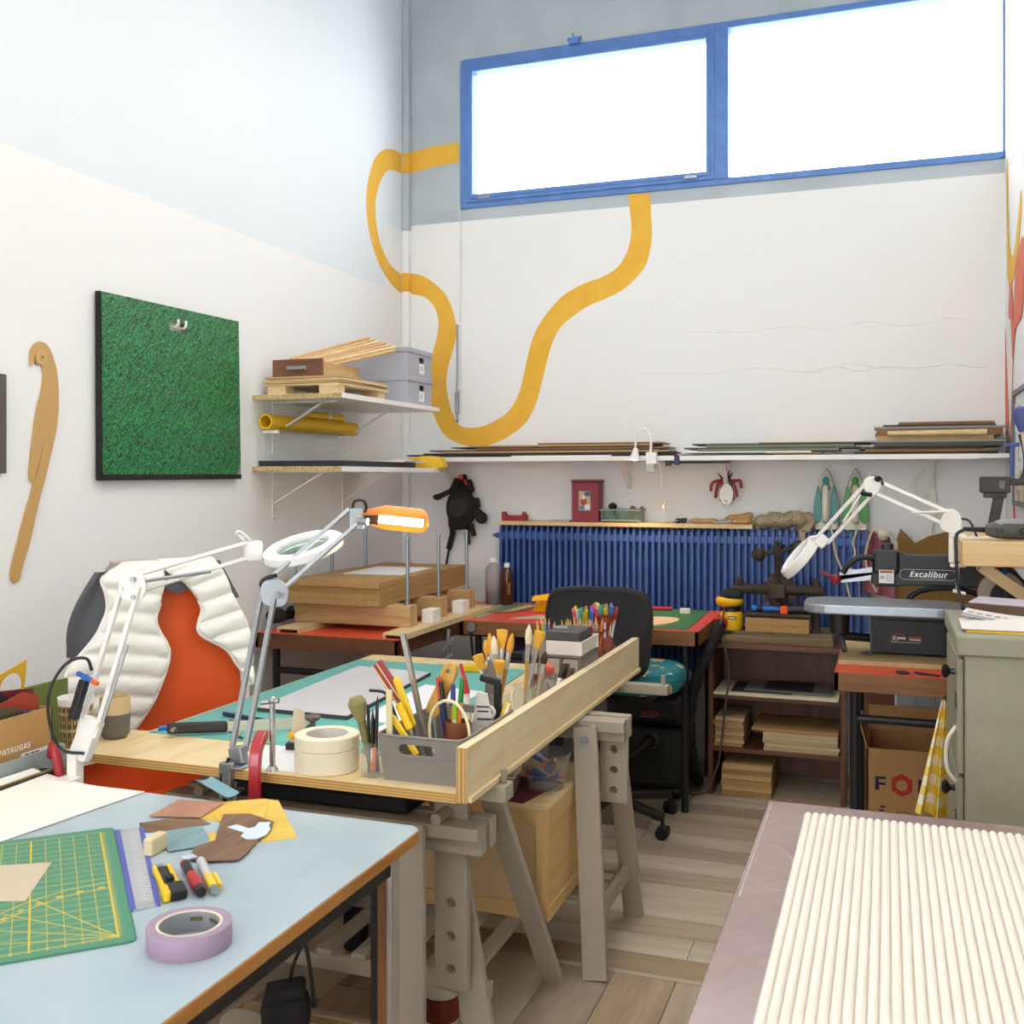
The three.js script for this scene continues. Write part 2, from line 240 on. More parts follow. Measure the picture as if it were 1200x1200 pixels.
// rod of the window opener coming down the wall
{
  const t = thing('window_opener', 'thin grey opener rod with crank running down the wall beside the yellow band', 'opener rod');
  mesh('cord', [rod([-2.306, 3.03, BZ + 0.008], [-2.306, 1.86, BZ + 0.008], 0.0035)], MT.wallWhite, t);
  mesh('clip', [box(0.022, 0.05, 0.018, [-2.318, 2.4, BZ + 0.009], [0, 0, 0], 0.004), box(0.022, 0.03, 0.018, [-2.318, 2.02, BZ + 0.009], [0, 0, 0], 0.004)], MT.white, t);
  mesh('crank', [rod([-2.322, 2.38, BZ + 0.016], [-2.322, 1.83, BZ + 0.016], 0.005), rod([-2.322, 1.99, BZ + 0.018], [-2.322, 1.87, BZ + 0.018], 0.011), ball(0.009, [-2.322, 1.825, BZ + 0.016])], MT.zinc, t);
}
// assumed ceiling lamps above the view: unseen white panels giving soft fill
for (const [x, z] of FILL_LAMPS) {
  const t = thing('assumed_ceiling_lamp', 'long flat white lamp panel on wires, unseen, assumed for soft fill light', 'ceiling lamp', [x, 3.95, z], 0, 'assumed fill lamps in a row');
  for (const s of [-0.7, 0.7]) mesh('hanging_wire', rod([s, 0, 0], [s, CY - 3.95, 0], 0.002), MT.steel, t);
  mesh('housing', box(1.6, 0.07, 0.5, [0, -0.035, 0], [0, 0, 0], 0.006), MT.white, t);
  mesh('diffuser', box(1.54, 0.006, 0.44, [0, -0.073, 0], [0, 0, 0], 0.001), mat(0xffffff, 0.6, { emissive: 0xffffff, emissiveIntensity: 1.2 }), t);
  const l = new THREE.RectAreaLight(new THREE.Color(1, 0.95, 0.88), FILL_POWER, 1.54, 0.44); l.position.set(0, -0.08, 0); l.rotation.x = -Math.PI / 2; l.castShadow = true; t.add(l);
}
// ---------- large furniture ----------
// middle plywood table with an upstand along its right edge
{
  const t = thing('plywood_table', 'plywood worktable with a low upstand board, resting on two taupe trestles', 'table');
  mesh('tabletop', sheet([[-0.952, -2.26], [-2.16, -2.26], [-2.16, -2.5], [-2.03, -2.52], [-2.03, -3.93], [-0.952, -3.93]], 0.024, 0.736), MT.ply, t);
  mesh('edge_veneer', [span(-2.16, -0.952, 0.7365, 0.7595, -2.26, -2.2585)], MT.plyEdge, t);
  const u = mesh('upstand', span(-0.951, -0.925, 0.738, 0.868, -4.06, -2.262), MT.plyPale, t);
  mesh('end_grain', span(-0.9505, -0.9255, 0.7385, 0.8675, -2.262, -2.2605), tmat(tex(128, (a, b) => mixc(Math.floor(b * 7) % 2 ? hex(0xe3c485) : hex(0xb88b49), hex(0x9a7037), 0.3 * vnoise(a * 30, b * 40, 6, 30, 40)), true, [4, 38]), 0.7), u);
  mesh('lower_lip', span(-0.924, -0.915, 0.738, 0.752, -4.05, -2.27, 0.001), MT.ply, u);
}
// trestles: an adjustable stand at the near end, a slatted sawhorse beside it, an adjustable trestle at the far end
const postOf = (x, y0, y1, hs) => extr([[x - 0.045, y0], [x + 0.045, y0], [x + 0.045, y1], [x - 0.045, y1]], 0.024, 0.002, hs.map((y) => circle(0.0125, 16, x, y))).translate(0, 0, -0.012);
const boltOf = (x, y, z) => [rod([x, y, z - 0.012], [x, y, z + 0.012], 0.013, 0.013, 16), rod([x, y, z + 0.01], [x, y, z + 0.017], 0.007, 0.007, 6)];
{
  const t = thing('adjustable_stand', 'taupe stand with pegged hole posts and paired cross beams next to the blue-topped table', 'trestle', [-0.945, 0, -2.46]), m = MT.taupe, W = 0.92, top = 0.735;
  mesh('top_beam', span(-W, 0.055, top - 0.042, top, -0.03, 0.03, 0.003), m, t); mesh('stop_pin', rod([0.04, top, 0], [0.04, top + 0.035, 0], 0.008), m, t);
  for (const x of [-0.1, -W + 0.12]) { const p = mesh('post', postOf(x, 0.2, top - 0.042, [0.25, 0.335, 0.42]), m, t); mesh('peg', rod([x - 0.01, 0.652, -0.06], [x - 0.01, 0.652, 0.085], 0.0155, 0.0155, 8), m, p); }
  for (const z of [-0.034, 0.034]) mesh('cross_beam', span(-W, 0, 0.562, 0.638, z - 0.02, z + 0.02, 0.003), m, t);
  mesh('beam_cap', span(-W, 0.002, 0.606, 0.639, 0.0545, 0.084, 0.003), m, t);
  for (const x of [-0.185, -W + 0.1]) { const l = mesh('leg', bar([x + 0.004, 0.635, 0.098], [x + 0.08, 0, 0.26], 0.094, 0.022, 0.003), m, t); mesh('bolt', boltOf(x + 0.004, 0.6, 0.116), MT.steel, l); }
}
{
  const t = thing('sawhorse', 'taupe sawhorse with slanting legs and a slatted foot shelf before the small wooden chest', 'sawhorse', [-0.93, 0, -2.72]), m = MT.taupe, W = 0.85;
  mesh('top_beam', span(-W, -0.03, 0.68, 0.735, -0.03, 0.03, 0.003), m, t);
  for (const x of [0, -W]) { mesh('leg', bar([x - (x ? 0.1 : 0.225), 0.69, 0.09], [x - 0.02, 0, 0.27], 0.08, 0.024, 0.003), m, t); mesh('leg', bar([x - 0.055, 0.69, -0.04 + (x ? 0 : 0.2)], [x - 0.005, 0, -0.25], 0.062, 0.024, 0.003), m, t); }
  for (const z of [0.2, -0.2]) mesh('rail', span(-W + 0.0, -0.03, 0.16, 0.2, z - 0.011, z + 0.011, 0.002), m, t);
  for (let i = 0; i < 7; i++) mesh('shelf_slat', span(-W + 0.1 + i * 0.105, -W + 0.145 + i * 0.105, 0.2, 0.216, -0.21, 0.21, 0.002), m, t);
}
{
  const t = thing('adjustable_trestle', 'taupe trestle with hole posts standing beside the swivel chair', 'trestle', [-0.78, 0, -3.27]), m = MT.taupe, W = 0.95, top = 0.735;
  for (const z of [-0.034, 0.034]) mesh('cross_beam', span(-W, 0, top - 0.07, top - 0.001, z - 0.02, z + 0.02, 0.003), m, t);
  mesh('beam_cap', span(-W, 0.004, top - 0.036, top - 0.001, 0.0545, 0.08, 0.003), m, t);
  for (const x of [-0.045, -W + 0.1]) { const p = mesh('post', postOf(x, 0.46, top - 0.005, [0.5, 0.565, 0.63]), m, t); mesh('peg', rod([x - 0.05, 0.71, 0.08], [x - 0.05, 0.71, 0.11], 0.014, 0.014, 8), m, p); }
  for (const [x, e] of [[-0.115, 0.075], [-W + 0.06, 0.06]]) {
    const l = mesh('leg', bar([x, top - 0.02, 0.098], [x + e, 0, 0.25], 0.075, 0.024, 0.003), m, t); mesh('bolt', boltOf(x + 0.004, 0.68, 0.116), MT.steel, l);
    mesh('leg', bar([x + 0.055, 0.66, -0.066], [x + e, 0, -0.25], 0.066, 0.022, 0.003), m, t); mesh('stretcher', bar([x + 0.06, 0.165, 0.2], [x + 0.062, 0.165, -0.195], 0.02, 0.05, 0.002), m, t);
  }
  for (const z of [-0.15, -0.07, 0.01, 0.09]) mesh('shelf_slat', span(-W + 0.13, -0.068, 0.172, 0.19, z - 0.025, z + 0.025, 0.002), m, t);
  mesh('far_beam', span(-W, 0.02, 0.7, 0.735, -0.58, -0.53, 0.003), m, t); mesh('stop_pin', rod([0.0, 0.735, -0.555], [0.0, 0.77, -0.555], 0.008), m, t);
}
// blue-topped table in the foreground
{
  const t = thing('blue_table', 'pale blue laminate table with oak edge and dark steel frame', 'table');
  const o = rrect(1.55, 1.3, 0.035).map(([x, y]) => [x - 0.94 - 0.775, y - 2.05 + 0.65]);
  mesh('tabletop', sheet(o, 0.024, 0.726), tmat(speckTex(0xb8c8d0, 0xa9bbc6, 71, 0.8, 5, 1.2), 0.19), t);
  mesh('oak_edge', flatXZ(extr(rrect(1.556, 1.306, 0.037).map(([x, y]) => [x, y]), 0.026, 0.003, [rrect(1.546, 1.296, 0.033)])).translate(-1.715, 0.7235, -1.4), MT.oakEdge, t);
  mesh('frame_rail', span(-1.01, -0.985, 0.66, 0.722, -2.0, -0.8, 0.002), MT.darkSteel, t);
  mesh('frame_rail', span(-2.44, -1.0, 0.66, 0.722, -2.02, -1.995, 0.002), MT.darkSteel, t);
  for (const [x, z] of [[-0.985, -2.0], [-2.42, -2.0]]) { const l = mesh('leg', span(x - 0.008, x + 0.006, 0, 0.722, z - 0.02, z + 0.02, 0.003), MT.chrome, t); mesh('wood_strip', span(x - 0.032, x - 0.0085, 0.0, 0.7, z - 0.02, z + 0.014, 0.003), MT.brownEdge, l); mesh('steel_strip', span(x - 0.05, x - 0.0325, 0.0, 0.7, z - 0.02, z + 0.01, 0.002), MT.darkSteel, l); }
  for (const [x, z] of [[-0.985, -0.82], [-2.42, -0.82]]) mesh('leg', span(x - 0.02, x + 0.02, 0, 0.722, z - 0.02, z + 0.02, 0.004), MT.chrome, t);
}
// right foreground table
{
  const t = thing('brown_table', 'worn dark brown table with scratched glossy top under the cream ribbed mat', 'table');
  const K = hex(0x8a6f6c), L2 = hex(0xa38a86);
  mesh('tabletop', span(-0.26, 0.5, 0.722, 0.75, -2.49, -0.75, 0.003), tmat(tex(256, (u, v) => mixc(K, L2, 0.8 * vnoise(u * 5, v * 5, 3, 5, 5) + 0.25 * vnoise(u * 60, v * 60, 4, 60, 60) - 0.1), true, 1.1), 0.3, { clearcoat: 0.35, clearcoatRoughness: 0.2, roughnessMap: tex(256, (u, v) => 0.55 + 0.45 * vnoise(u * 7, v * 7, 15, 7, 7), false, 1.3) }), t);
  const scratch = mat(0xb9a39b, 0.6);
  mesh('scratch', [tube([[-0.235, 0.7498, -2.2], [-0.2, 0.7498, -2.17], [-0.165, 0.7498, -2.08], [-0.15, 0.7498, -1.98], [-0.152, 0.7498, -1.93]], 0.0012, 30, 5), tube([[-0.215, 0.7498, -1.97], [-0.2, 0.7498, -1.95], [-0.17, 0.7498, -1.955], [-0.16, 0.7498, -1.94]], 0.0016, 20, 5)], scratch, t);
  mesh('pale_edge_line', span(-0.252, -0.249, 0.7498, 0.7503, -2.47, -1.9), scratch, t);
  for (const [x, z] of [[-0.22, -2.45], [0.46, -2.45], [-0.22, -0.8], [0.46, -0.8]]) mesh('leg', span(x - 0.022, x + 0.022, 0, 0.722, z - 0.022, z + 0.022, 0.003), MT.brownEdge, t);
  mesh('apron', [span(-0.22, 0.46, 0.65, 0.722, -2.455, -2.435), span(-0.225, -0.205, 0.65, 0.722, -2.45, -0.8)], MT.brownEdge, t);
  const r = thing('ribbed_mat', 'cream ribbed mat of round slats lying on the worn brown table', 'mat');
  const cream = tmat(speckTex(0xf7f2e8, 0xe9dfcc, 77, 0.7, 10, 2), 0.6);
  mesh('backing', span(-0.172, 0.49, 0.75, 0.754, -2.368, -0.8), cream, r);
  const rib = rod([0, 0, -2.372], [0, 0, -0.798], 0.0081, 0.0081, 12);
  for (let i = 0; i < 41; i++) { const m = mesh('rib', rib, cream, r); m.position.set(-0.163 + i * 0.016, 0.7617, 0); if (i === 0) m.scale.set(1, 0.85, 1); }
}
// red-topped folding tables
function redTable(label, x0, x1, z0, z1, dark) {
  const t = thing('red_table', label, 'table', [(x0 + x1) / 2, 0, (z0 + z1) / 2], 0, 'red-topped workshop tables');
  const w = x1 - x0, d = z1 - z0, y = 0.82;
  mesh('tabletop', span(-w / 2 + 0.004, w / 2 - 0.004, y - 0.02, y, -d / 2 + 0.004, d / 2 - 0.004), MT.redTop, t);
  mesh('wood_edge', [span(-w / 2, w / 2, y - 0.066, y - 0.001, d / 2 - 0.018, d / 2, 0.002), span(-w / 2, w / 2, y - 0.066, y - 0.001, -d / 2, -d / 2 + 0.018, 0.002), span(w / 2 - 0.018, w / 2, y - 0.066, y - 0.001, -d / 2, d / 2, 0.002), span(-w / 2, -w / 2 + 0.018, y - 0.066, y - 0.001, -d / 2, d / 2, 0.002)], dark ? MT.dark : MT.brownEdge, t);
  for (const sx of [-1, 1]) for (const sz of [-1, 1]) mesh('leg', rod([sx * (w / 2 - 0.07), 0, sz * (d / 2 - 0.06)], [sx * (w / 2 - 0.07), y - 0.02, sz * (d / 2 - 0.06)], 0.017), MT.darkSteel, t);
  for (const sz of [-1, 1]) mesh('cross_bar', rod([-w / 2 + 0.07, y - 0.17, sz * (d / 2 - 0.06)], [w / 2 - 0.07, y - 0.17, sz * (d / 2 - 0.06)], 0.015), MT.darkSteel, t);
  return t;
}
redTable('red-topped table against the left wall carrying the wooden clamping press', -2.62, -1.925, -5.37, -3.95, true);
redTable('red-topped table in front of the blue radiator with bottles and a green mat', -1.922, -0.785, -5.39, -4.62);
redTable('red-topped table carrying the black scroll saw', -0.178, 0.53, -4.66, -3.83);
// dark bookcase
{
  const t = thing('low_bookcase', 'low dark wood open bookcase with boards on its shelves', 'bookcase', [-0.49, 0, -5.17]);
  const m = MT.dark, h = 0.72;
  for (const s of [-1, 1]) mesh('side_panel', span(s * 0.3 - 0.011, s * 0.3 + 0.011, 0, h - 0.024, -0.18, 0.18, 0.001), m, t);
  mesh('top_panel', span(-0.325, 0.325, h - 0.024, h, -0.185, 0.19, 0.002), m, t);
  mesh('back_panel', span(-0.289, 0.289, 0.03, h - 0.024, -0.182, -0.174), m, t);
  for (const y of [0.455, 0.205]) mesh('shelf', span(-0.289, 0.289, y, y + 0.02, -0.174, 0.172, 0.001), m, t);
}
// blue radiator
{
  const t = thing('radiator', 'long blue column radiator under the wall shelf', 'radiator');
  const b = tmat(speckTex(0x4668ae, 0x38599c, 81, 0.9, 20, 2), 0.34), n = 57, x0 = -2.015, dx = 1.915 / (n - 1), zc = -5.465;
  const fin = extr(rrect(0.095, 0.76, 0.03), 0.0165, 0.005).rotateY(Math.PI / 2).translate(-0.008, 0.86, 0);
  for (let i = 0; i < n; i++) { const f = mesh('fin', fin, b, t); f.position.set(x0 + i * dx, 0, zc); }
  mesh('top_header', span(x0 - 0.01, x0 + 1.925, 1.155, 1.205, zc - 0.03, zc + 0.03, 0.012), b, t);
  mesh('bottom_header', span(x0 - 0.01, x0 + 1.925, 0.51, 0.56, zc - 0.03, zc + 0.03, 0.012), b, t);
  mesh('rear_columns', span(x0, x0 + 1.915, 0.5, 1.22, zc - 0.03, zc - 0.012), b, t);
  mesh('bleed_valve', [rod([x0 - 0.008, 1.18, zc], [x0 - 0.045, 1.18, zc], 0.014), rod([x0 - 0.045, 1.18, zc], [x0 - 0.06, 1.18, zc], 0.007)], b, t);
  for (const x of [-1.8, -0.3]) mesh('foot', span(x - 0.02, x + 0.02, 0, 0.51, zc - 0.03, zc + 0.03, 0.004), b, t);
  one('radiator_board', span(-2.025, -0.645, 1.2405, 1.2615, -5.535, -5.405, 0.002), MT.pine, 'long pale wooden board lying on top of the blue radiator', 'board');
}
// grey-green filing cabinet
{
  const t = thing('filing_cabinet', 'grey-green metal cabinet with black knobs on its drawers', 'cabinet', [0.35, 0, -3.3]);
  const m = tmat(speckTex(0x9d9a85, 0x8d8a75, 83, 0.8, 12, 1.5), 0.5), hw = 0.16;
  mesh('body', span(-hw + 0.004, 0.18, 0.03, 1.03, -0.29, 0.29, 0.004), m, t);
  mesh('top', span(-hw - 0.018, 0.184, 1.03, 1.082, -0.305, 0.305, 0.006), m, t);
  for (let i = 0; i < 3; i++) {
    const y0 = 0.06 + i * 0.322, d = mesh('drawer', span(-hw - 0.014, -hw + 0.003, y0, y0 + 0.31, -0.265, 0.25, 0.004), m, t);
    mesh('knob', [lathe([[0, 0], [0.009, 0], [0.008, 0.012], [0.018, 0.02], [0.02, 0.028], [0.012, 0.034], [0, 0.035]], [-hw - 0.014, y0 + 0.26, 0.16], [0, 0, Math.PI / 2], 20)], MT.black, d);
    mesh('label_slot', span(-hw - 0.016, -hw - 0.013, y0 + 0.17, y0 + 0.21, 0.19, 0.23), MT.black, d);
    mesh('handle', tube([[-hw - 0.013, y0 + 0.12, 0.21], [-hw - 0.035, y0 + 0.08, 0.21], [-hw - 0.035, y0 - 0.0, 0.21], [-hw - 0.014, y0 - 0.03, 0.21]], 0.006, 20), mat(0xd9d5c4, 0.45), d);
  }
  mesh('plinth', span(-hw + 0.02, 0.17, 0, 0.03, -0.27, 0.27), MT.black, t);
}
// thick beech shelf on the right wall
{
  const t = thing('beech_bracket_shelf', 'thick beech board shelf with a diagonal brace on the right wall', 'shelf');
  mesh('board', span(0.226, RX, 1.215, 1.296, -4.32, -3.66, 0.004), tmat(woodTex(0xe6c490, 0xcc9f5f, 91, 1.5, 14), 0.5), t);
  for (const z of [-3.78, -4.2]) mesh('brace', bar([0.29, 1.21, z], [RX - 0.012, 1.04, z], 0.045, 0.04, 0.003, [0, 0, 1]), MT.pine, t);
  for (const z of [-3.78, -4.2]) mesh('wall_batten', span(RX - 0.024, RX, 0.98, 1.215, z - 0.03, z + 0.03, 0.002), MT.pine, t);
}
// shelves on the left wall
const particle = tmat(tex(256, (u, v) => { const a = vnoise(u * 50, v * 50, 5, 50, 50), b = vnoise(u * 90, v * 90, 8, 90, 90); return mixc(hex(0xd9bd88), hex(0x8d7040), Math.max(0, 0.9 * a * b + 0.5 * (b > 0.72) - 0.05)); }, true, 4), 0.85);
function bracket(p, depth, drop, parent, along) {                // wall bracket; local: wall at 0, shelf underside at y = 0
  const g = new THREE.Group(); g.name = 'bracket'; g.position.set(...p); g.rotation.y = along; parent.add(g);
  mesh('bracket_arm', [box(depth, 0.004, 0.03, [depth / 2, -0.002, 0]), box(0.004, drop, 0.03, [0.002, -drop / 2, 0], [0, 0, 0], 0.001)], MT.white, g);
  mesh('bracket_brace', bar([0.006, -drop * 0.62, 0], [depth * 0.78, -0.006, 0], 0.024, 0.006, 0.001, [0, 0, 1]), MT.white, g);
  mesh('screw', [rod([0.003, -drop + 0.02, 0], [0.007, -drop + 0.02, 0], 0.004, 0.004, 8), rod([0.003, -drop + 0.06, 0.006], [0.007, -drop + 0.06, 0.006], 0.004, 0.004, 8)], MT.steel, g);
}
for (const [y, label] of [[1.868, 'upper white shelf with raw chipboard end on the left wall'], [1.55, 'lower white shelf with raw chipboard end on the left wall']]) {
  const t = thing('wall_shelf', label, 'shelf');
  mesh('board', span(LX, LX + 0.45, y - 0.022, y, -5.03, -3.987), MT.white, t);
  mesh('raw_end', span(LX, LX + 0.449, y - 0.0215, y - 0.0005, -3.987, -3.985), particle, t);
  for (const z of [-4.159, -4.816]) bracket([LX, y - 0.022, z], 0.33, 0.235, t, 0);
}
// long shelf on the back wall
{
  const t = thing('long_wall_shelf', 'long white shelf across the back wall stacked with boards', 'shelf');
  mesh('board', span(LX + 0.05, 0.4, 1.588, 1.612, BZ, BZ + 0.3, 0.001), MT.white, t);
  mesh('board_extension', span(0.4, RX - 0.01, 1.592, 1.612, BZ, BZ + 0.28, 0.001), MT.white, t);
  for (const x of [-1.315, -0.79, 0.2]) bracket([x, 1.588, BZ], 0.24, 0.235, t, -Math.PI / 2);
  bracket([-2.35, 1.588, BZ], 0.24, 0.2, t, -Math.PI / 2);
}
// ---------- things on the left wall ----------
{
  const t = thing('art_portfolio', 'large green marbled art portfolio hanging on the left wall', 'portfolio');
  const G1 = hex(0x2f9a52), G2 = hex(0x12301f);
  const marb = tex(512, (u, v) => { const w = vnoise(u * 24, v * 24, 3, 24, 24), a = Math.abs(vnoise(u * 50 + w * 4, v * 50 + w * 4, 5, 1e6, 1e6) - 0.5) * 2, b = vnoise(u * 110, v * 110, 7, 110, 110); return mixc(G1, G2, Math.min(1, Math.max(0, 1.25 - 2.0 * (1 - a) + 1.5 * b - 0.22))); }, true, 3.4);
  const hole = rrect(0.105, 0.036, 0.016).map(([x, y]) => [x - 3.432, y + 2.095]);
  const out = [[-3.862, 1.497], [-3.012, 1.492], [-3.004, 2.165], [-3.845, 2.174]];
  const dirs = [[0.008, 'back_cover'], [0.022, 'front_cover']];
  for (const [d, n] of dirs) mesh(n, wallX(out, 0.0045, LX + d, [hole]), tmat(marb, 0.35), t);
  mesh('edge_binding', wallX([[-3.864, 1.495], [-3.008, 1.49], [-3.008, 1.512], [-3.864, 1.516]], 0.021, LX + 0.0065), MT.blackSoft, t);
  mesh('edge_binding', wallX([[-3.015, 1.492], [-3.002, 1.492], [-2.998, 2.165], [-3.008, 2.165]], 0.019, LX + 0.0075), MT.blackSoft, t);
  mesh('gusset', wallX([[-3.855, 1.52], [-3.02, 1.52], [-3.02, 2.155], [-3.84, 2.155]], 0.008, LX + 0.0128, [hole]), MT.card, t);
  mesh('corner_patch', wallX([[-3.86, 1.515], [-3.83, 1.515], [-3.858, 1.56]], 0.001, LX + 0.0266), mat(0x7c8a80, 0.6), t);
  for (const z of [-3.415, -3.462]) {
    const h = thing('wall_hook', 'white wall hook holding up the green portfolio', 'hook', [0, 0, 0], 0, 'hooks of the green portfolio');
    mesh('plate', box(0.004, 0.03, 0.018, [LX + 0.002, 2.1, z], [0, 0, 0], 0.001), MT.white, h);
    mesh('prong', tube([[LX + 0.002, 2.098, z], [LX + 0.03, 2.092, z], [LX + 0.042, 2.1, z], [LX + 0.044, 2.122, z]], 0.005, 20), MT.white, h);
  }
}
{
  const t = thing('curve_template', 'tall thin wooden curve template with a hooked head on the left wall', 'template');
  const pts = smooth([[-2.705, 1.872], [-2.700, 1.895], [-2.706, 1.925], [-2.722, 1.945], [-2.745, 1.954], [-2.775, 1.945], [-2.80, 1.91], [-2.818, 1.86], [-2.826, 1.79], [-2.823, 1.71], [-2.81, 1.64], [-2.79, 1.575], [-2.76, 1.48], [-2.735, 1.41], [-2.7, 1.29], [-2.665, 1.2], [-2.655, 1.17], [-2.64, 1.16], [-2.62, 1.175], [-2.622, 1.21], [-2.65, 1.3], [-2.68, 1.39], [-2.712, 1.48], [-2.706, 1.488], [-2.697, 1.5], [-2.702, 1.56], [-2.712, 1.63], [-2.73, 1.73], [-2.752, 1.8], [-2.757, 1.85], [-2.75, 1.876], [-2.742, 1.885], [-2.732, 1.876], [-2.722, 1.885], [-2.722, 1.905], [-2.728, 1.915], [-2.716, 1.895], [-2.714, 1.875]], 140);
  const slit = [[-2.716, 1.475], [-2.722, 1.475], [-2.748, 1.56], [-2.758, 1.62], [-2.742, 1.56]];
  mesh('blade', wallX(pts, 0.006, LX + 0.001, [smooth([[-2.718, 1.49], [-2.735, 1.53], [-2.75, 1.585], [-2.757, 1.625], [-2.742, 1.565], [-2.726, 1.52]], 24), circle(0.004, 12, -2.748, 1.902)]), mat(0xc99f63, 0.65), t);
  mesh('pivot_disc', wallX(circle(0.026, 24, -2.748, 1.902), 0.003, LX + 0.007), mat(0xcfa76d, 0.65), t);
  mesh('peg', rod([LX, 1.902, -2.748], [LX + 0.016, 1.902, -2.748], 0.003), MT.brownEdge, t);
}
one('wall_picture', span(LX, LX + 0.018, 1.514, 1.83, -2.592, -2.2, 0.002), mat(0x5a5148, 0.5), 'dark flat picture on the left wall beside the wooden curve template', 'picture');
// yellow rolls under the upper shelf
{
  const ym = mat(0xf2c21c, 0.5), tubeRoll = (r, L) => lathe([[r * 0.78, 0], [r, 0], [r, L], [r * 0.78, L], [r * 0.78, 0]], [0, 0, 0], [0, 0, 0], 28);
  for (const [r, z0, z1, y, x, lab] of [[0.035, -4.03, -4.85, 1.752, LX + 0.04, 'thick yellow rolled sheet lying across the shelf brackets'], [0.017, -4.36, -4.72, 1.803, LX + 0.045, 'thin short yellow roll with a paper band on top of the thick one']]) {
    const t = thing('yellow_roll', lab, 'roll'); mesh('sheet_roll', tubeRoll(r, z0 - z1).rotateX(-Math.PI / 2).translate(x, y, z0), ym, t);
    if (r < 0.02) mesh('paper_band', lathe([[r + 0.0012, 0], [r + 0.0012, 0.025]], [0, 0, 0], [0, 0, 0], 28).rotateX(-Math.PI / 2).translate(x, y, -4.56), MT.paperCool, t);
  }
  for (const z of [-4.08, -4.76]) one('wall_peg', span(LX, LX + 0.075, 1.7, 1.716, z - 0.01, z + 0.01, 0.002), MT.white, 'small white wall peg under the thick yellow roll', 'peg', 'pegs under the yellow roll');
}
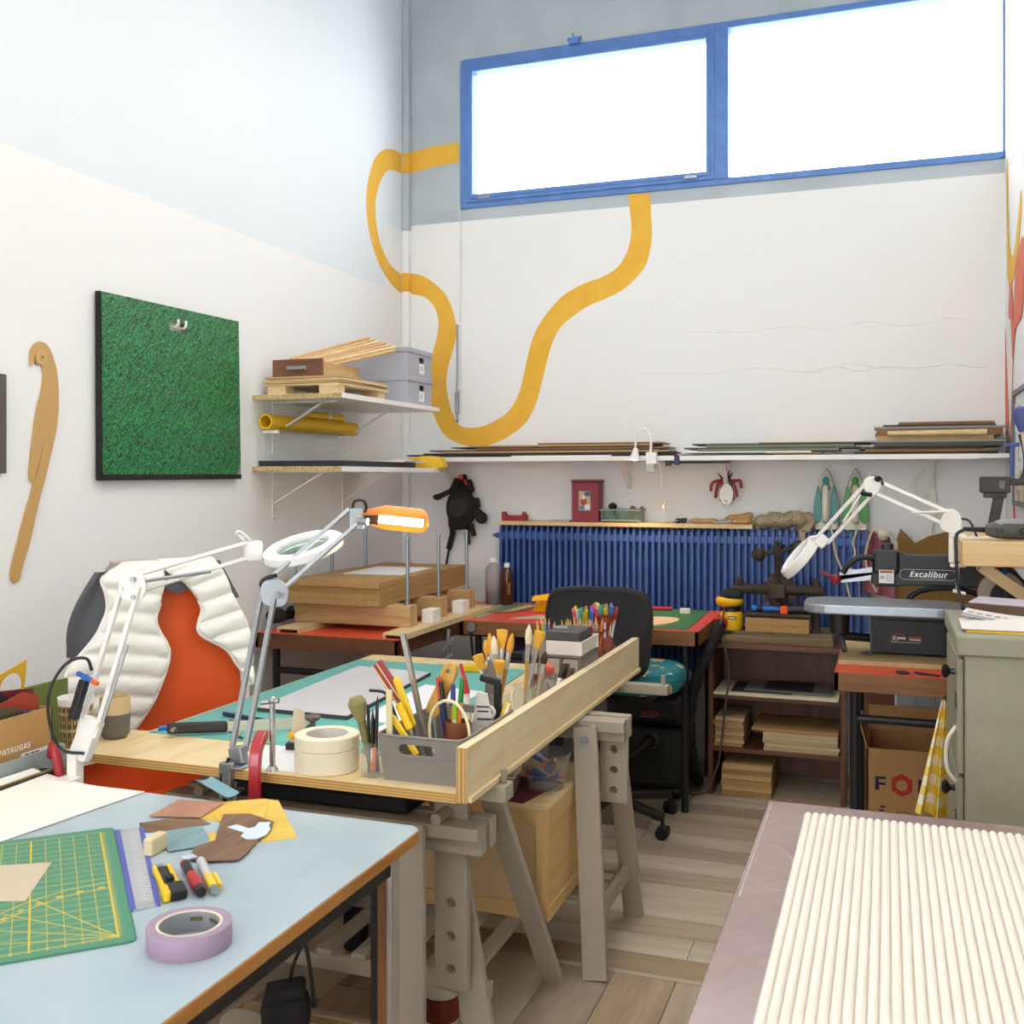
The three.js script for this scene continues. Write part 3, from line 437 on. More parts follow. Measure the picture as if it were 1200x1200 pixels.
// ---------- on the upper left shelf (top at 1.868) ----------
{
  const Y = 1.868;
  const t = thing('board_pile', 'pile of thin rough boards on wooden blocks on the upper left shelf', 'pile of boards');
  for (const [x, z] of [[-2.56, -4.06], [-2.3, -4.06], [-2.56, -4.45], [-2.3, -4.45]]) mesh('block', box(0.09, 0.04, 0.07, [x, Y + 0.02, z], [0, 0, 0], 0.002), MT.pine, t);
  for (let i = 0; i < 4; i++) { const g = box(0.38 + rr(-0.02, 0.02), 0.009, 0.5 + rr(-0.03, 0.02), [-2.44 + rr(-0.01, 0.01), Y + 0.0455 + i * 0.0105, -4.27], [0, rr(-0.04, 0.04), rr(-0.006, 0.006)], 0.001); mesh('board', g, i % 2 ? MT.board : MT.pine, t); }
  const top = Y + 0.084;
  const d = thing('wooden_drawer_box', 'small dark-fronted wooden drawer with a metal pull lying on the board pile', 'drawer');
  mesh('drawer_box', [span(-2.6, -2.36, top, top + 0.012, -4.42, -4.08), span(-2.6, -2.588, top + 0.012, top + 0.068, -4.42, -4.08), span(-2.372, -2.36, top + 0.012, top + 0.068, -4.42, -4.08), span(-2.588, -2.372, top + 0.012, top + 0.068, -4.42, -4.408)], MT.board, d);
  const f = mesh('drawer_front', span(-2.605, -2.352, top, top + 0.078, -4.08, -4.062, 0.003), tmat(woodTex(0x7c5137, 0x54331f, 93, 1.5, 18), 0.5), d);
  mesh('pull', [tube([[-2.52, top + 0.036, -4.062], [-2.51, top + 0.033, -4.045], [-2.45, top + 0.033, -4.045], [-2.44, top + 0.036, -4.062]], 0.005, 20), span(-2.53, -2.43, top + 0.028, top + 0.048, -4.063, -4.059, 0.001)], MT.steel, f);
  // bundle of dowels leaning out of the drawer
  const dm = [MT.pine, tmat(woodTex(0xd3a671, 0xb0804c, 95, 1.6, 12), 0.55), tmat(woodTex(0xe0bb8c, 0xc0935d, 96, 1.6, 12), 0.55)];
  const stick = rod([0, 0, 0.24], [0, 0.0, -0.24], 0.0085, 0.0085, 10);
  let first = null;
  for (let r = 0; r < 2; r++) for (let i = 0; i < 6; i++) {
    const o = one('wooden_dowel', stick, dm[(i + r) % 3], 'round wooden dowel in the bundle leaning on the small drawer', 'dowel', 'bundle of wooden dowels');
    const p = V(-2.44 + i * 0.022 - r * 0.005, top + 0.135 + r * 0.0185 - i * 0.006, -4.3 - i * 0.012 - r * 0.012);
    o.position.copy(p); o.rotation.set(0.3 - i * 0.01, -0.38 + rr(-0.015, 0.015), 0, 'YXZ');
  }
  // two grey lidded boxes
  const gm = mat(0xaeb0b9, 0.55), hole = rrect(0.06, 0.028, 0.008);
  let y = Y;
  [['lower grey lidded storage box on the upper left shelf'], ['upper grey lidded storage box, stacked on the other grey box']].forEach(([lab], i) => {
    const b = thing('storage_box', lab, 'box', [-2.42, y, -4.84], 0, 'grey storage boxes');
    const W = 0.38, Dp = 0.3, Hh = 0.125;
    mesh('body', [box(W - 0.012, 0.006, Dp - 0.012, [0, 0.003, 0]), box(W - 0.012, Hh, 0.005, [0, Hh / 2, Dp / 2 - 0.008]), box(W - 0.012, Hh, 0.005, [0, Hh / 2, -Dp / 2 + 0.008]), box(0.005, Hh, Dp - 0.02, [-W / 2 + 0.008, Hh / 2, 0]), extr([[-Dp / 2 + 0.006, 0], [Dp / 2 - 0.006, 0], [Dp / 2 - 0.006, Hh], [-Dp / 2 + 0.006, Hh]], 0.005, 0, [hole.map(([a, c]) => [a + 0.02, c + 0.088])]).rotateY(Math.PI / 2).translate(W / 2 - 0.01, 0, 0)], gm, b);
    mesh('lid', [box(W, 0.026, Dp, [0, Hh + 0.003, 0], [0, 0, 0], 0.004)], gm, b);
    mesh('painted_shade_card', box(0.003, 0.05, 0.1, [W / 2 - 0.02, 0.086, -0.02], [0, 0, 0]), mat(0x3a3a40, 0.8), b);  // dark card painted as the shade seen through the grip hole
    mesh('label', plate(0.06, 0.05, 0.0008, [W / 2 - 0.0045, 0.045, -0.02], [0, Math.PI / 2, 0]), canvasMat(128, 104, (c, w, h) => { c.fillStyle = '#f2f1ee'; c.fillRect(0, 0, w, h); c.fillStyle = '#555'; for (const [q, L] of [[30, 70], [48, 84], [66, 60]]) c.fillRect(20, q, L, 5); }, 0.8), b);
    y += Hh + 0.016;
  });
}
// ---------- on the lower left shelf (top at 1.55) ----------
{
  const Y = 1.55;
  one('black_board', box(0.42, 0.026, 0.75, [-2.435, Y + 0.013, -4.39], [0, 0, 0], 0.001), mat(0x23262a, 0.6), 'black flat board lying on the lower left shelf', 'board');
  for (const [w, d, x, z, i, lab] of [[0.27, 0.36, -2.36, -4.74, 0, 'white paper sheets at the bottom of the papers on the lower left shelf'], [0.24, 0.3, -2.33, -4.72, 1, 'grey-white card on top of the papers on the lower left shelf']]) one('paper_sheet', box(w, 0.005, d, [x, Y + 0.029 + i * 0.006, z], [0, 0.15 + i * 0.1, 0]), i ? MT.paperCool : MT.paper, lab, 'paper');
  const t = one('yellow_wrap', extr(smooth([[0, 0], [0.2, 0], [0.215, 0.006], [0.2, 0.05], [0.17, 0.062], [0.03, 0.05], [0, 0.03]], 40), 0.1, 0.004).rotateY(0.15).translate(-2.4, Y + 0.0005, -5.05), mat(0xf0c11e, 0.45), 'folded bright yellow sheet at the end of the lower left shelf', 'sheet');
}
// ---------- on the long back shelf (top at 1.612) ----------
{
  const Y = 1.612, z0 = BZ + 0.03;
  const cols = [mat(0x2c2622, 0.7), MT.brownEdge, mat(0x3a2d22, 0.7), MT.board, mat(0x55524a, 0.8), MT.card, mat(0x1f1d1c, 0.6), MT.paper, mat(0x75806f, 0.7), mat(0x8f9a96, 0.6)];
  const cname = ['blackish', 'brown', 'dark brown', 'tan', 'grey', 'cardboard', 'black', 'white', 'grey-green', 'blue-grey'], ordn = ['lowest', 'second', 'third', 'fourth', 'fifth', 'sixth', 'seventh', 'eighth', 'ninth', 'tenth', 'eleventh'];
  const pileOf = (list, where) => { let y = Y, n = 0; for (const [x0, x1, t, c, dz, sag] of list) { const label = `${cname[c]} sheet, ${n ? ordn[n] + ' from the bottom' : 'lowest'} of ${where}`; n++; const g = grid2(x0, x1, t, 0.24 + (dz || 0), sag || 0); one('stacked_sheet', g.translate(0, y + 0.0006, z0), cols[c], label, 'sheet', 'sheets of ' + where); y += t + 0.0006; } };
  function grid2(x0, x1, t, d, sag) { const n = 8, b = []; for (let i = 0; i <= n; i++) { const s = i / n; b.push([x0 + (x1 - x0) * s, 0]); } for (let i = n; i >= 0; i--) b.push([x0 + (x1 - x0) * i / n, t]); return extr(b, d, 0); }
  pileOf([[-1.9, -1.35, 0.006, 7], [-2.52, -1.05, 0.008, 6], [-2.42, -1.03, 0.007, 0], [-2.3, -1.05, 0.008, 3], [-2.38, -1.1, 0.007, 2], [-2.1, -1.06, 0.009, 1], [-2.25, -1.11, 0.006, 0], [-2.15, -1.13, 0.007, 3], [-1.75, -1.09, 0.009, 1]], 'the long pile behind the clip lamp');
  pileOf([[-0.99, -0.55, 0.006, 6], [-0.57, -0.3, 0.006, 5], [-0.98, -0.35, 0.006, 7], [-0.9, -0.22, 0.012, 8], [-0.97, -0.12, 0.007, 4], [-0.86, -0.15, 0.012, 8], [-0.93, -0.08, 0.006, 2], [-0.6, -0.1, 0.003, 5]], 'the low pile above the hanging pliers');
  pileOf([[-0.15, 0.48, 0.012, 2], [-0.1, 0.45, 0.01, 5], [-0.13, 0.42, 0.012, 4], [-0.06, 0.5, 0.02, 4, 0.03], [-0.1, 0.51, 0.007, 9, 0.03], [-0.05, 0.46, 0.022, 3], [-0.055, 0.5, 0.014, 1], [-0.05, 0.5, 0.02, 1], [-0.06, 0.51, 0.008, 9], [-0.02, 0.47, 0.008, 2], [0.05, 0.465, 0.012, 1]], 'the tall pile near the right wall');
  one('round_stick', rod([0.0, Y + 0.098, BZ + 0.29], [0.43, Y + 0.1, BZ + 0.29], 0.011, 0.014), MT.pine, 'pale round stick lying along the front of the tall board pile', 'stick');
}
// bar clamp on the shelf edge
{
  const t = thing('bar_clamp', 'small blue and black bar clamp lying under the long shelf edge', 'clamp');
  mesh('bar', box(0.32, 0.012, 0.008, [-0.9, 1.579, BZ + 0.26]), MT.darkSteel, t);
  mesh('jaw', [box(0.025, 0.05, 0.02, [-1.0, 1.59, BZ + 0.302], [0, 0, 0], 0.004)], mat(0x27345f, 0.5), t);
  mesh('jaw', [box(0.03, 0.05, 0.02, [-1.05, 1.585, BZ + 0.265], [0, 0, 0], 0.004)], MT.black, t);
}
// clip lamp with goose neck
{
  const t = thing('clip_lamp', 'white goose-neck clip lamp clamped to the long shelf', 'lamp');
  const z = BZ + 0.33, w = mat(0xf3f2ef, 0.35);
  mesh('goose_neck', tube([[-1.13, 1.62, z], [-1.128, 1.69, z], [-1.145, 1.735, z], [-1.175, 1.747, z], [-1.2, 1.725, z], [-1.205, 1.68, z], [-1.208, 1.655, z]], 0.006, 50), w, t);
  const s = mesh('shade', lathe([[0.006, 0.06], [0.012, 0.055], [0.018, 0.03], [0.031, 0], [0.029, 0], [0.015, 0.03], [0.008, 0.05]], [-1.212, 1.594, z], [0, 0, -0.12]), w, t);
  mesh('bulb', ball(0.017, [-1.214, 1.603, z]), mat(0xfff2dd, 0.4, { emissive: 0xffdcae, emissiveIntensity: 5 }), s);
  const l = new THREE.SpotLight(0xffd9a8, 1.2, 0, 0.9, 0.6, 2); l.position.set(-1.214, 1.583, z); l.target.position.set(-1.22, 0.8, z + 0.05); l.castShadow = true; t.add(l); t.add(l.target);
  mesh('clip_body', [box(0.045, 0.06, 0.02, [-1.13, 1.6, z], [0, 0, 0], 0.004), box(0.016, 0.06, 0.03, [-1.105, 1.6, z - 0.005], [0, 0, 0], 0.003)], w, t);
  mesh('clip_plate', box(0.042, 0.05, 0.012, [-1.13, 1.553, z + 0.002], [0, 0, 0], 0.005), mat(0xd8d9d6, 0.2, { transmission: 0.4, thickness: 0 }), t);
  mesh('cord', tube([[-1.1, 1.6, z], [-1.085, 1.55, z - 0.02], [-1.088, 1.42, z - 0.08], [-1.093, 1.35, z - 0.16], [-1.06, 1.29, z - 0.2], [-1.03, 1.27, z - 0.235]], 0.0025, 50), w, t);
  mesh('cord_switch', box(0.02, 0.045, 0.014, [-1.092, 1.36, z - 0.15], [0, 0, 0], 0.004), mat(0xf0d9c6, 0.5), t);
}
// black tool belt hanging in the corner
{
  const t = thing('tool_belt', 'black tool belt with pouches and straps hanging on the back wall', 'tool belt');
  const z = BZ + 0.01, m = MT.blackSoft, g = mat(0x2a2726, 0.7);
  mesh('pouch', [place(new THREE.SphereGeometry(0.1, 24, 16).scale(0.9, 1.15, 0.55), [-2.275, 1.33, z + 0.06]), box(0.13, 0.09, 0.07, [-2.29, 1.25, z + 0.05], [0, 0, 0.1], 0.03)], m, t);
  mesh('round_pocket', lathe([[0, 0.012], [0.05, 0.01], [0.06, 0], [0.055, -0.02]], [-2.27, 1.33, z + 0.11], [Math.PI / 2, 0, 0]), g, t);
  mesh('top_flap', [box(0.05, 0.1, 0.03, [-2.315, 1.45, z + 0.05], [0, 0, -0.5], 0.015), box(0.06, 0.08, 0.04, [-2.235, 1.45, z + 0.05], [0, 0, 0.3], 0.018), box(0.05, 0.1, 0.03, [-2.27, 1.47, z + 0.04], [0, 0, 0.1], 0.014)], m, t);
  mesh('side_strap', [bar([-2.33, 1.43, z + 0.05], [-2.44, 1.385, z + 0.04], 0.018, 0.03, 0.008, [0, 0, 1]), ball(0.022, [-2.43, 1.39, z + 0.04], [1.3, 0.8, 0.6])], m, t);
  mesh('side_pocket', [box(0.1, 0.06, 0.05, [-2.2, 1.31, z + 0.05], [0, 0, -0.6], 0.02), ball(0.035, [-2.155, 1.275, z + 0.05], [1, 1, 0.7]), box(0.03, 0.06, 0.03, [-2.18, 1.36, z + 0.05], [0, 0, 0.2], 0.012)], m, t);
  mesh('strap', [bar([-2.335, 1.35, z + 0.04], [-2.345, 1.18, z + 0.03], 0.028, 0.005, 0.002), bar([-2.335, 1.2, z + 0.03], [-2.365, 1.09, z + 0.03], 0.034, 0.006, 0.002), tube([[-2.36, 1.1, z + 0.03], [-2.375, 1.03, z + 0.03], [-2.385, 0.96, z + 0.03], [-2.39, 0.9, z + 0.03]], 0.007, 20)], m, t);
  mesh('strap', [bar([-2.24, 1.24, z + 0.04], [-2.24, 1.12, z + 0.03], 0.02, 0.005, 0.002), bar([-2.22, 1.24, z + 0.05], [-2.2, 1.17, z + 0.05], 0.03, 0.008, 0.003)], m, t);
  mesh('orange_clip', [box(0.03, 0.028, 0.02, [-2.278, 1.505, z + 0.05], [0, 0, 0.3], 0.008), box(0.012, 0.03, 0.012, [-2.242, 1.475, z + 0.075], [0, 0, 0.4], 0.004)], mat(0xd9481e, 0.5), t);
  mesh('nail', rod([-2.275, 1.515, BZ], [-2.275, 1.51, z + 0.05], 0.004), MT.steel, t);
  mesh('loop', tube([[-2.275, 1.51, z + 0.02], [-2.29, 1.49, z + 0.04], [-2.275, 1.47, z + 0.045], [-2.26, 1.49, z + 0.04]], 0.004, 30, 6, true), m, t);
}
// hanging pliers bunch
{
  const red = mat(0x9c2430, 0.45), z = BZ + 0.03;
  const t = thing('pliers_bunch', 'bunch of red-handled pliers hanging under the long shelf with a white tag', 'pliers');
  const handles = [[-0.87, 1.43, 0.9], [-0.845, 1.395, 0.6], [-0.815, 1.38, 0.35], [-0.755, 1.385, -0.35], [-0.735, 1.4, -0.6], [-0.712, 1.447, -0.9]];
  for (const [x, y, k] of handles) mesh('handle', tube([[-0.79 + k * -0.012, 1.49, z + 0.02], [-0.79 - k * 0.05, 1.485, z + 0.03], [x + k * 0.008, y + 0.04, z + 0.03], [x, y, z + 0.025]], 0.0075, 24), k > 0.5 || k < -0.5 || k > 0.34 ? red : mat(0x3a2230, 0.5), t);
  for (const [x, y] of [[-0.81, 1.545], [-0.79, 1.555], [-0.775, 1.54], [-0.835, 1.525], [-0.76, 1.525]]) mesh('jaw', rod([-0.79 + (x + 0.79) * 0.2, 1.485, z + 0.02], [x, y, z + 0.02], 0.008, 0.002), MT.darkSteel, t);
  mesh('white_tag', extr(circle(0.035, 28, 0, 0, 0.055), 0.006, 0.001, [circle(0.006, 10, 0.0, -0.035)]).translate(-0.785, 1.415, z + 0.045), MT.white, t);
  mesh('cord', tube([[-0.835, 1.583, z], [-0.81, 1.53, z + 0.03], [-0.79, 1.46, z + 0.05]], 0.004, 20), MT.white, t);
}
// thin white template hanging by the saw
{
  const z = BZ + 0.004;
  const t = thing('white_curve_template', 'white thin curved template hanging on the back wall behind the white jointed lamp', 'template');
  mesh('blade', extr(smooth([[0.2, 1.505], [0.222, 1.42], [0.228, 1.34], [0.205, 1.25], [0.2, 1.19], [0.22, 1.155], [0.255, 1.14], [0.24, 1.165], [0.222, 1.21], [0.205, 1.16], [0.2, 1.12], [0.185, 1.12], [0.175, 1.19], [0.19, 1.28], [0.198, 1.36], [0.186, 1.42], [0.15, 1.4], [0.12, 1.43], [0.11, 1.47], [0.14, 1.52], [0.175, 1.55], [0.17, 1.53], [0.135, 1.485], [0.13, 1.45], [0.155, 1.43], [0.18, 1.46]], 160), 0.006, 0.001).translate(0, 0, z + 0.02), mat(0xe9e4da, 0.6), t);
  mesh('cord', rod([0.197, 1.588, z + 0.024], [0.195, 1.5, z + 0.024], 0.002), MT.white, t);
}
// ---------- clamping press on the left red table (top at 0.82) ----------
{
  const Y = 0.82, t = thing('clamping_press', 'home-made press of thick fibreboard slabs, beams and threaded rods on the left red table', 'press');
  for (const x of [-2.475, -1.957]) { const b = mesh('runner', [span(x - 0.055, x - 0.047, Y, Y + 0.024, -5.02, -3.985), span(x + 0.047, x + 0.055, Y, Y + 0.024, -5.02, -3.985), span(x - 0.047, x + 0.047, Y + 0.014, Y + 0.024, -5.02, -3.985)], MT.pine, t); mesh('runner_black_fill', span(x - 0.046, x + 0.046, Y, Y + 0.013, -5.0, -4.0), MT.blackSoft, b); }  // plain black fill inside each hollow runner
  const zs = [-4.2, -4.54, -4.89];
  zs.forEach((z) => { mesh('beam', span(-2.55, -1.97, Y + 0.024, Y + 0.118, z - 0.04, z + 0.04, 0.003), MT.board, t); });
  for (let i = 0; i < 4; i++) mesh('slab', span(-2.555 + rr(0, 0.01), -2.075 + rr(-0.008, 0.005), Y + 0.1185 + i * 0.0265, Y + 0.1445 + i * 0.0265, -5.08, -4.09 + rr(-0.01, 0.01), 0.0015), MT.mdf, t);
  for (const z of zs) for (const x of [-2.0, -2.57]) {
    const r = mesh('threaded_rod', tex0(x, z), MT.zinc, t);
    mesh('nut', rod([x, Y + 0.118, z], [x, Y + 0.132, z], 0.016, 0.016, 6), MT.zinc, r);
  }
  function tex0(x, z) { const y0 = Y + 0.02, y1 = x < -2.3 ? 1.24 : 1.235; const prof = []; const n = 60; for (let i = 0; i <= n; i++) prof.push([i % 2 ? 0.0092 : 0.0078, y0 + (y1 - y0) * i / n]); prof.push([0, y1]); return lathe(prof, [x, 0, z], [0, 0, 0], 12); }
  one('printed_sheet', box(0.3, 0.0015, 0.42, [-2.3, Y + 0.2257, -4.62], [0, 0.06, 0]), MT.paperCool, 'white paper sheet lying on top of the fibreboard press', 'paper');
  for (const z of [-4.36, -4.71]) one('white_block', span(-1.985, -1.93, Y + 0.0245, Y + 0.084, z - 0.045, z + 0.045, 0.002), MT.paper, 'small white block standing on the runner of the press', 'block', 'white blocks on the press runner');
  one('black_strap', [ball(0.05, [-2.585, Y + 0.062, -4.06], [0.8, 0.7, 1.1]), box(0.05, 0.04, 0.16, [-2.588, Y + 0.049, -4.12], [0, 0.2, 0], 0.018), ball(0.03, [-2.59, Y + 0.06, -4.2], [0.8, 1, 1])], MT.blackSoft, 'crumpled black strap beside the fibreboard press', 'strap');
  const c = thing('screw_clamp', 'small steel screw clamp with wing nut hanging on the red table edge', 'clamp');
  mesh('frame', [rod([-1.912, 0.8, -4.45], [-1.912, 0.6, -4.45], 0.012), box(0.05, 0.014, 0.03, [-1.925, 0.742, -4.45], [0, 0, 0], 0.003)], MT.steel, c);
  mesh('wing', [bar([-1.935, 0.7, -4.43], [-1.88, 0.76, -4.43], 0.018, 0.006, 0.002), bar([-1.935, 0.65, -4.43], [-1.885, 0.69, -4.43], 0.018, 0.006, 0.002)], MT.steel, c);
}
// ---------- on the back red table ----------
{
  const Y = 0.82;
  const bottle = (label, x, z, r, h, m, cap, fillH, fm) => {
    const t = thing('bottle', label, 'bottle', [x, Y, z]);
    mesh('body', lathe([[0, 0], [r * 0.92, 0], [r, 0.006], [r, h * 0.72], [r * 0.85, h * 0.82], [r * 0.36, h * 0.9], [r * 0.34, h * 0.93]], [0, 0, 0]), m, t);
    mesh('cap', lathe([[0, h], [r * 0.44, h], [r * 0.46, h * 0.92], [r * 0.46, h * 0.9]], [0, 0, 0]), cap, t);
    if (fm) mesh('liquid', lathe([[0, 0.004], [r * 0.93, 0.004], [r * 0.93, fillH], [0, fillH]], [0, 0, 0]), fm, t);
    return t;
  };
  const b1 = bottle('clear plastic bottle with white cap and a little grey liquid', -2.0, -5.27, 0.044, 0.25, mat(0xe4dcdc, 0.15, { transmission: 0.75, thickness: 0 }), MT.white, 0.075, mat(0x6f6b68, 0.2));
  const b2 = bottle('dark brown bottle with white cap and yellow print', -1.915, -5.25, 0.034, 0.225, mat(0x4a2412, 0.2, { clearcoat: 0.6 }), MT.white);
  mesh('print', plate(0.012, 0.07, 0.0006, [0.022, 0.09, 0.0265], [0, 0.7, 0]), canvasMat(24, 128, (c, w, h) => { c.fillStyle = '#4a2412'; c.fillRect(0, 0, w, h); c.fillStyle = '#c79a2b'; for (let i = 0; i < 5; i++) c.fillRect(3, 8 + i * 24, 18, 12); }), b2);
  const sheets = [[[[-1.98, -4.74], [-1.86, -4.72], [-1.87, -5.28], [-2.02, -5.2]], 0x8f9a7b, 'grey-green sheet partly under others on the red tables'], [[[-1.9, -4.9], [-1.77, -4.98], [-1.72, -5.3], [-1.9, -5.34]], 0x6f6f5b, 'dark olive sheet with a printed patch in front of the bottles'], [[[-1.83, -4.93], [-1.79, -4.96], [-1.74, -5.24], [-1.8, -5.26]], 0xb8a878, 'narrow tan sheet beside the olive sheet']];
  sheets.forEach(([p, c, lab], i) => one('sheet', sheet(p, 0.0015, Y + 0.0006 + i * 0.0022), mat(c, 0.8), lab, 'sheet'));
  one('paper_scrap', sheet(smooth([[-1.71, -4.74], [-1.6, -4.78], [-1.52, -4.75], [-1.5, -4.83], [-1.62, -4.9], [-1.66, -4.84]], 30), 0.0015, Y + 0.0005), mat(0xb6b09a, 0.8), 'pale torn paper scrap on the back red table', 'scrap');
  one('yellow_curl', grid(20, 6, (u, v) => [-1.7 + 0.16 * v + 0.0 * u, Y + 0.004 + 0.05 * (1 - Math.cos(u * 4.4)) * (0.75 + 0.25 * v), -5.02 - 0.055 * Math.sin(u * 4.4) - 0.06 * u]), mat(0xf1b70f, 0.5, { side: THREE.DoubleSide }), 'curled yellow sheet on the back red table beside the swivel chair', 'sheet');
  one('green_cutting_mat', sheet([[-1.22, -4.655], [-0.84, -4.66], [-0.855, -5.36], [-1.22, -5.36]], 0.003, Y + 0.0004), tmat(speckTex(0x3f7a4d, 0x35693f, 6, 1, 8, 3), 0.6), 'plain green cutting mat on the back red table', 'cutting mat');
  one('wood_offcut', sheet(smooth([[-1.1, -4.7], [-1.0, -4.72], [-0.93, -4.9], [-0.96, -5.0], [-1.12, -4.98], [-1.16, -4.86]], 40), 0.004, Y + 0.0037), mat(0xe4c39b, 0.7), 'pale wooden offcut lying on the plain green cutting mat', 'offcut');
  one('red_pencil_case', box(0.14, 0.018, 0.03, [-1.1, Y + 0.013, -5.28], [0, 0.15, 0], 0.006), mat(0xb5282c, 0.5), 'small red case at the back of the plain green mat', 'case');
  one('cream_block', box(0.05, 0.025, 0.03, [-0.95, Y + 0.0165, -5.2], [0, 0.1, 0], 0.003), MT.paper, 'small cream block on the plain green mat', 'block');
  const d = thing('hook_disc', 'small grey oval disc hanging on the front edge of the back red table', 'disc');
  mesh('disc', lathe([[0, 0.004], [0.022, 0.003], [0.024, 0]], [-1.86, 0.79, -4.6], [Math.PI / 2, 0, 0]).scale(1, 1.0, 1), MT.steel, d); mesh('stem', rod([-1.86, 0.77, -4.6], [-1.845, 0.6, -4.602], 0.006), MT.black, d);
  const bin = thing('grey_bin', 'grey plastic bin with a rim standing under the back red table', 'bin', [-1.68, 0, -4.98]);
  mesh('body', lathe([[0, 0], [0.17, 0], [0.2, 0.64], [0.19, 0.64], [0.16, 0.01]], [0, 0, 0], [0, Math.PI / 4, 0], 4), mat(0x6f7684, 0.6), bin); mesh('rim', box(0.34, 0.035, 0.34, [0, 0.64, 0], [0, 0, 0], 0.01), mat(0x7b8292, 0.6), bin);
}
// ---------- swivel chair ----------
{
  const t = thing('swivel_chair', 'black swivel chair with a turquoise covered seat', 'chair', [-1.13, 0, -4.42]);
  const f = mat(0x2b2a2c, 0.92, { bumpMap: T.cloth, bumpScale: 0.0008 });
  const back = mesh('backrest', extr(smooth([[-0.2, 0.02], [-0.225, 0.16], [-0.228, 0.27], [-0.2, 0.345], [-0.12, 0.365], [0, 0.368], [0.12, 0.365], [0.2, 0.345], [0.228, 0.27], [0.225, 0.16], [0.2, 0.02], [0.12, -0.02], [0, -0.025], [-0.12, -0.02]], 90), 0.055, 0.02).rotateX(-0.06).translate(0, 0.68, 0.2), f, t);
  mesh('piping', tube(smooth([[-0.19, 0.03], [-0.21, 0.16], [-0.212, 0.27], [-0.188, 0.33], [-0.115, 0.348], [0, 0.351], [0.115, 0.348], [0.188, 0.33], [0.212, 0.27], [0.21, 0.16], [0.19, 0.03], [0, -0.01]], 60).map(([x, y]) => [x, y + 0.68 + 0.003, 0.259 - (y) * 0.06 + 0.003]), 0.004, 160, 6, true), f, back);
  const teal = tmat(tex(256, (u, v) => { const n = vnoise(u * 9, v * 9, 4, 9, 9), q = vnoise(u * 22, v * 22, 7, 22, 22); return n > 0.82 && q > 0.4 ? hex(0xd5c48a) : mixc(hex(0x16808a), hex(0x0f6a76), q); }, true, 2.2), 0.75);
  mesh('seat', extr(rrect(0.47, 0.44, 0.16, 10), 0.1, 0.035).rotateX(-Math.PI / 2).translate(0.07, 0.585, -0.06), teal, t);
  mesh('seat_pan', box(0.3, 0.03, 0.28, [0.05, 0.57, -0.04], [0, 0, 0], 0.01), MT.black, t);
  mesh('back_stem', [bar([0, 0.58, 0.1], [0, 0.6, 0.22], 0.06, 0.02, 0.004), bar([0, 0.59, 0.22], [0, 0.8, 0.215], 0.06, 0.02, 0.004)], MT.black, t);
  mesh('gas_column', [rod([0, 0.1, -0.02], [0, 0.57, -0.02], 0.024)], MT.black, t);
  const cas = join(rod([-0.022, 0.026, 0], [-0.006, 0.026, 0], 0.026, 0.026, 18), rod([0.006, 0.026, 0], [0.022, 0.026, 0], 0.026, 0.026, 18), box(0.052, 0.03, 0.05, [0, 0.04, 0.004], [0, 0, 0], 0.012), rod([0, 0.04, 0], [0, 0.085, 0], 0.009));
  for (let i = 0; i < 5; i++) {
    const a = (60 + i * 72) * D, x = 0.29 * Math.sin(a), z = 0.29 * Math.cos(a) - 0.02;
    const l = mesh('base_arm', [bar([0, 0.115, -0.02], [x, 0.09, z], 0.045, 0.035, 0.012, [Math.cos(a), 0, -Math.sin(a)])], mat(0x2c2622, 0.5), t);
    mesh('caster', cas.clone().rotateY(a + 0.4).translate(x, 0, z), MT.black, l);
  }
}
// vacuum cleaner below the table
{
  const t = thing('shop_vacuum', 'black workshop vacuum with red lettering behind the swivel chair', 'vacuum', [-1.06, 0, -4.98]);
  mesh('tank', box(0.36, 0.3, 0.34, [0, 0.19, 0], [0, 0, 0], 0.05), mat(0x1c211d, 0.55), t);
  mesh('motor_head', box(0.37, 0.16, 0.35, [0, 0.42, 0], [0, 0, 0], 0.05), MT.black, t);
  mesh('handle', tube([[-0.12, 0.49, 0.08], [-0.1, 0.54, 0.08], [0.1, 0.54, 0.08], [0.12, 0.49, 0.08]], 0.014, 20), MT.black, t);
  mesh('lettering', plate(0.12, 0.034, 0.001, [0.02, 0.40, 0.1755]), canvasMat(256, 72, (c, w, h) => { c.fillStyle = '#16161a'; c.fillRect(0, 0, w, h); c.fillStyle = '#c22a26'; c.font = 'bold 52px sans-serif'; c.textAlign = 'center'; c.textBaseline = 'middle'; c.fillText('BOSCH', w / 2, 32); c.fillStyle = '#8a8a8a'; c.fillRect(20, 62, 170, 5); }), t);
  mesh('hose_port', lathe([[0.03, 0], [0.045, 0.004], [0.045, 0.03], [0.03, 0.034]], [0.02, 0.28, 0.165], [Math.PI / 2, 0, 0]), mat(0x34302f, 0.5), t);
  mesh('hose', tube([[0.02, 0.28, 0.19], [-0.06, 0.22, 0.27], [-0.16, 0.2, 0.25], [-0.24, 0.24, 0.12]], 0.02, 40, 10), MT.black, t);
  for (const [x, z] of [[-0.13, -0.12], [0.13, -0.12], [-0.13, 0.12], [0.13, 0.12]]) mesh('wheel', rod([x - 0.02, 0.035, z], [x + 0.02, 0.035, z], 0.035, 0.035, 20), MT.black, t);
}
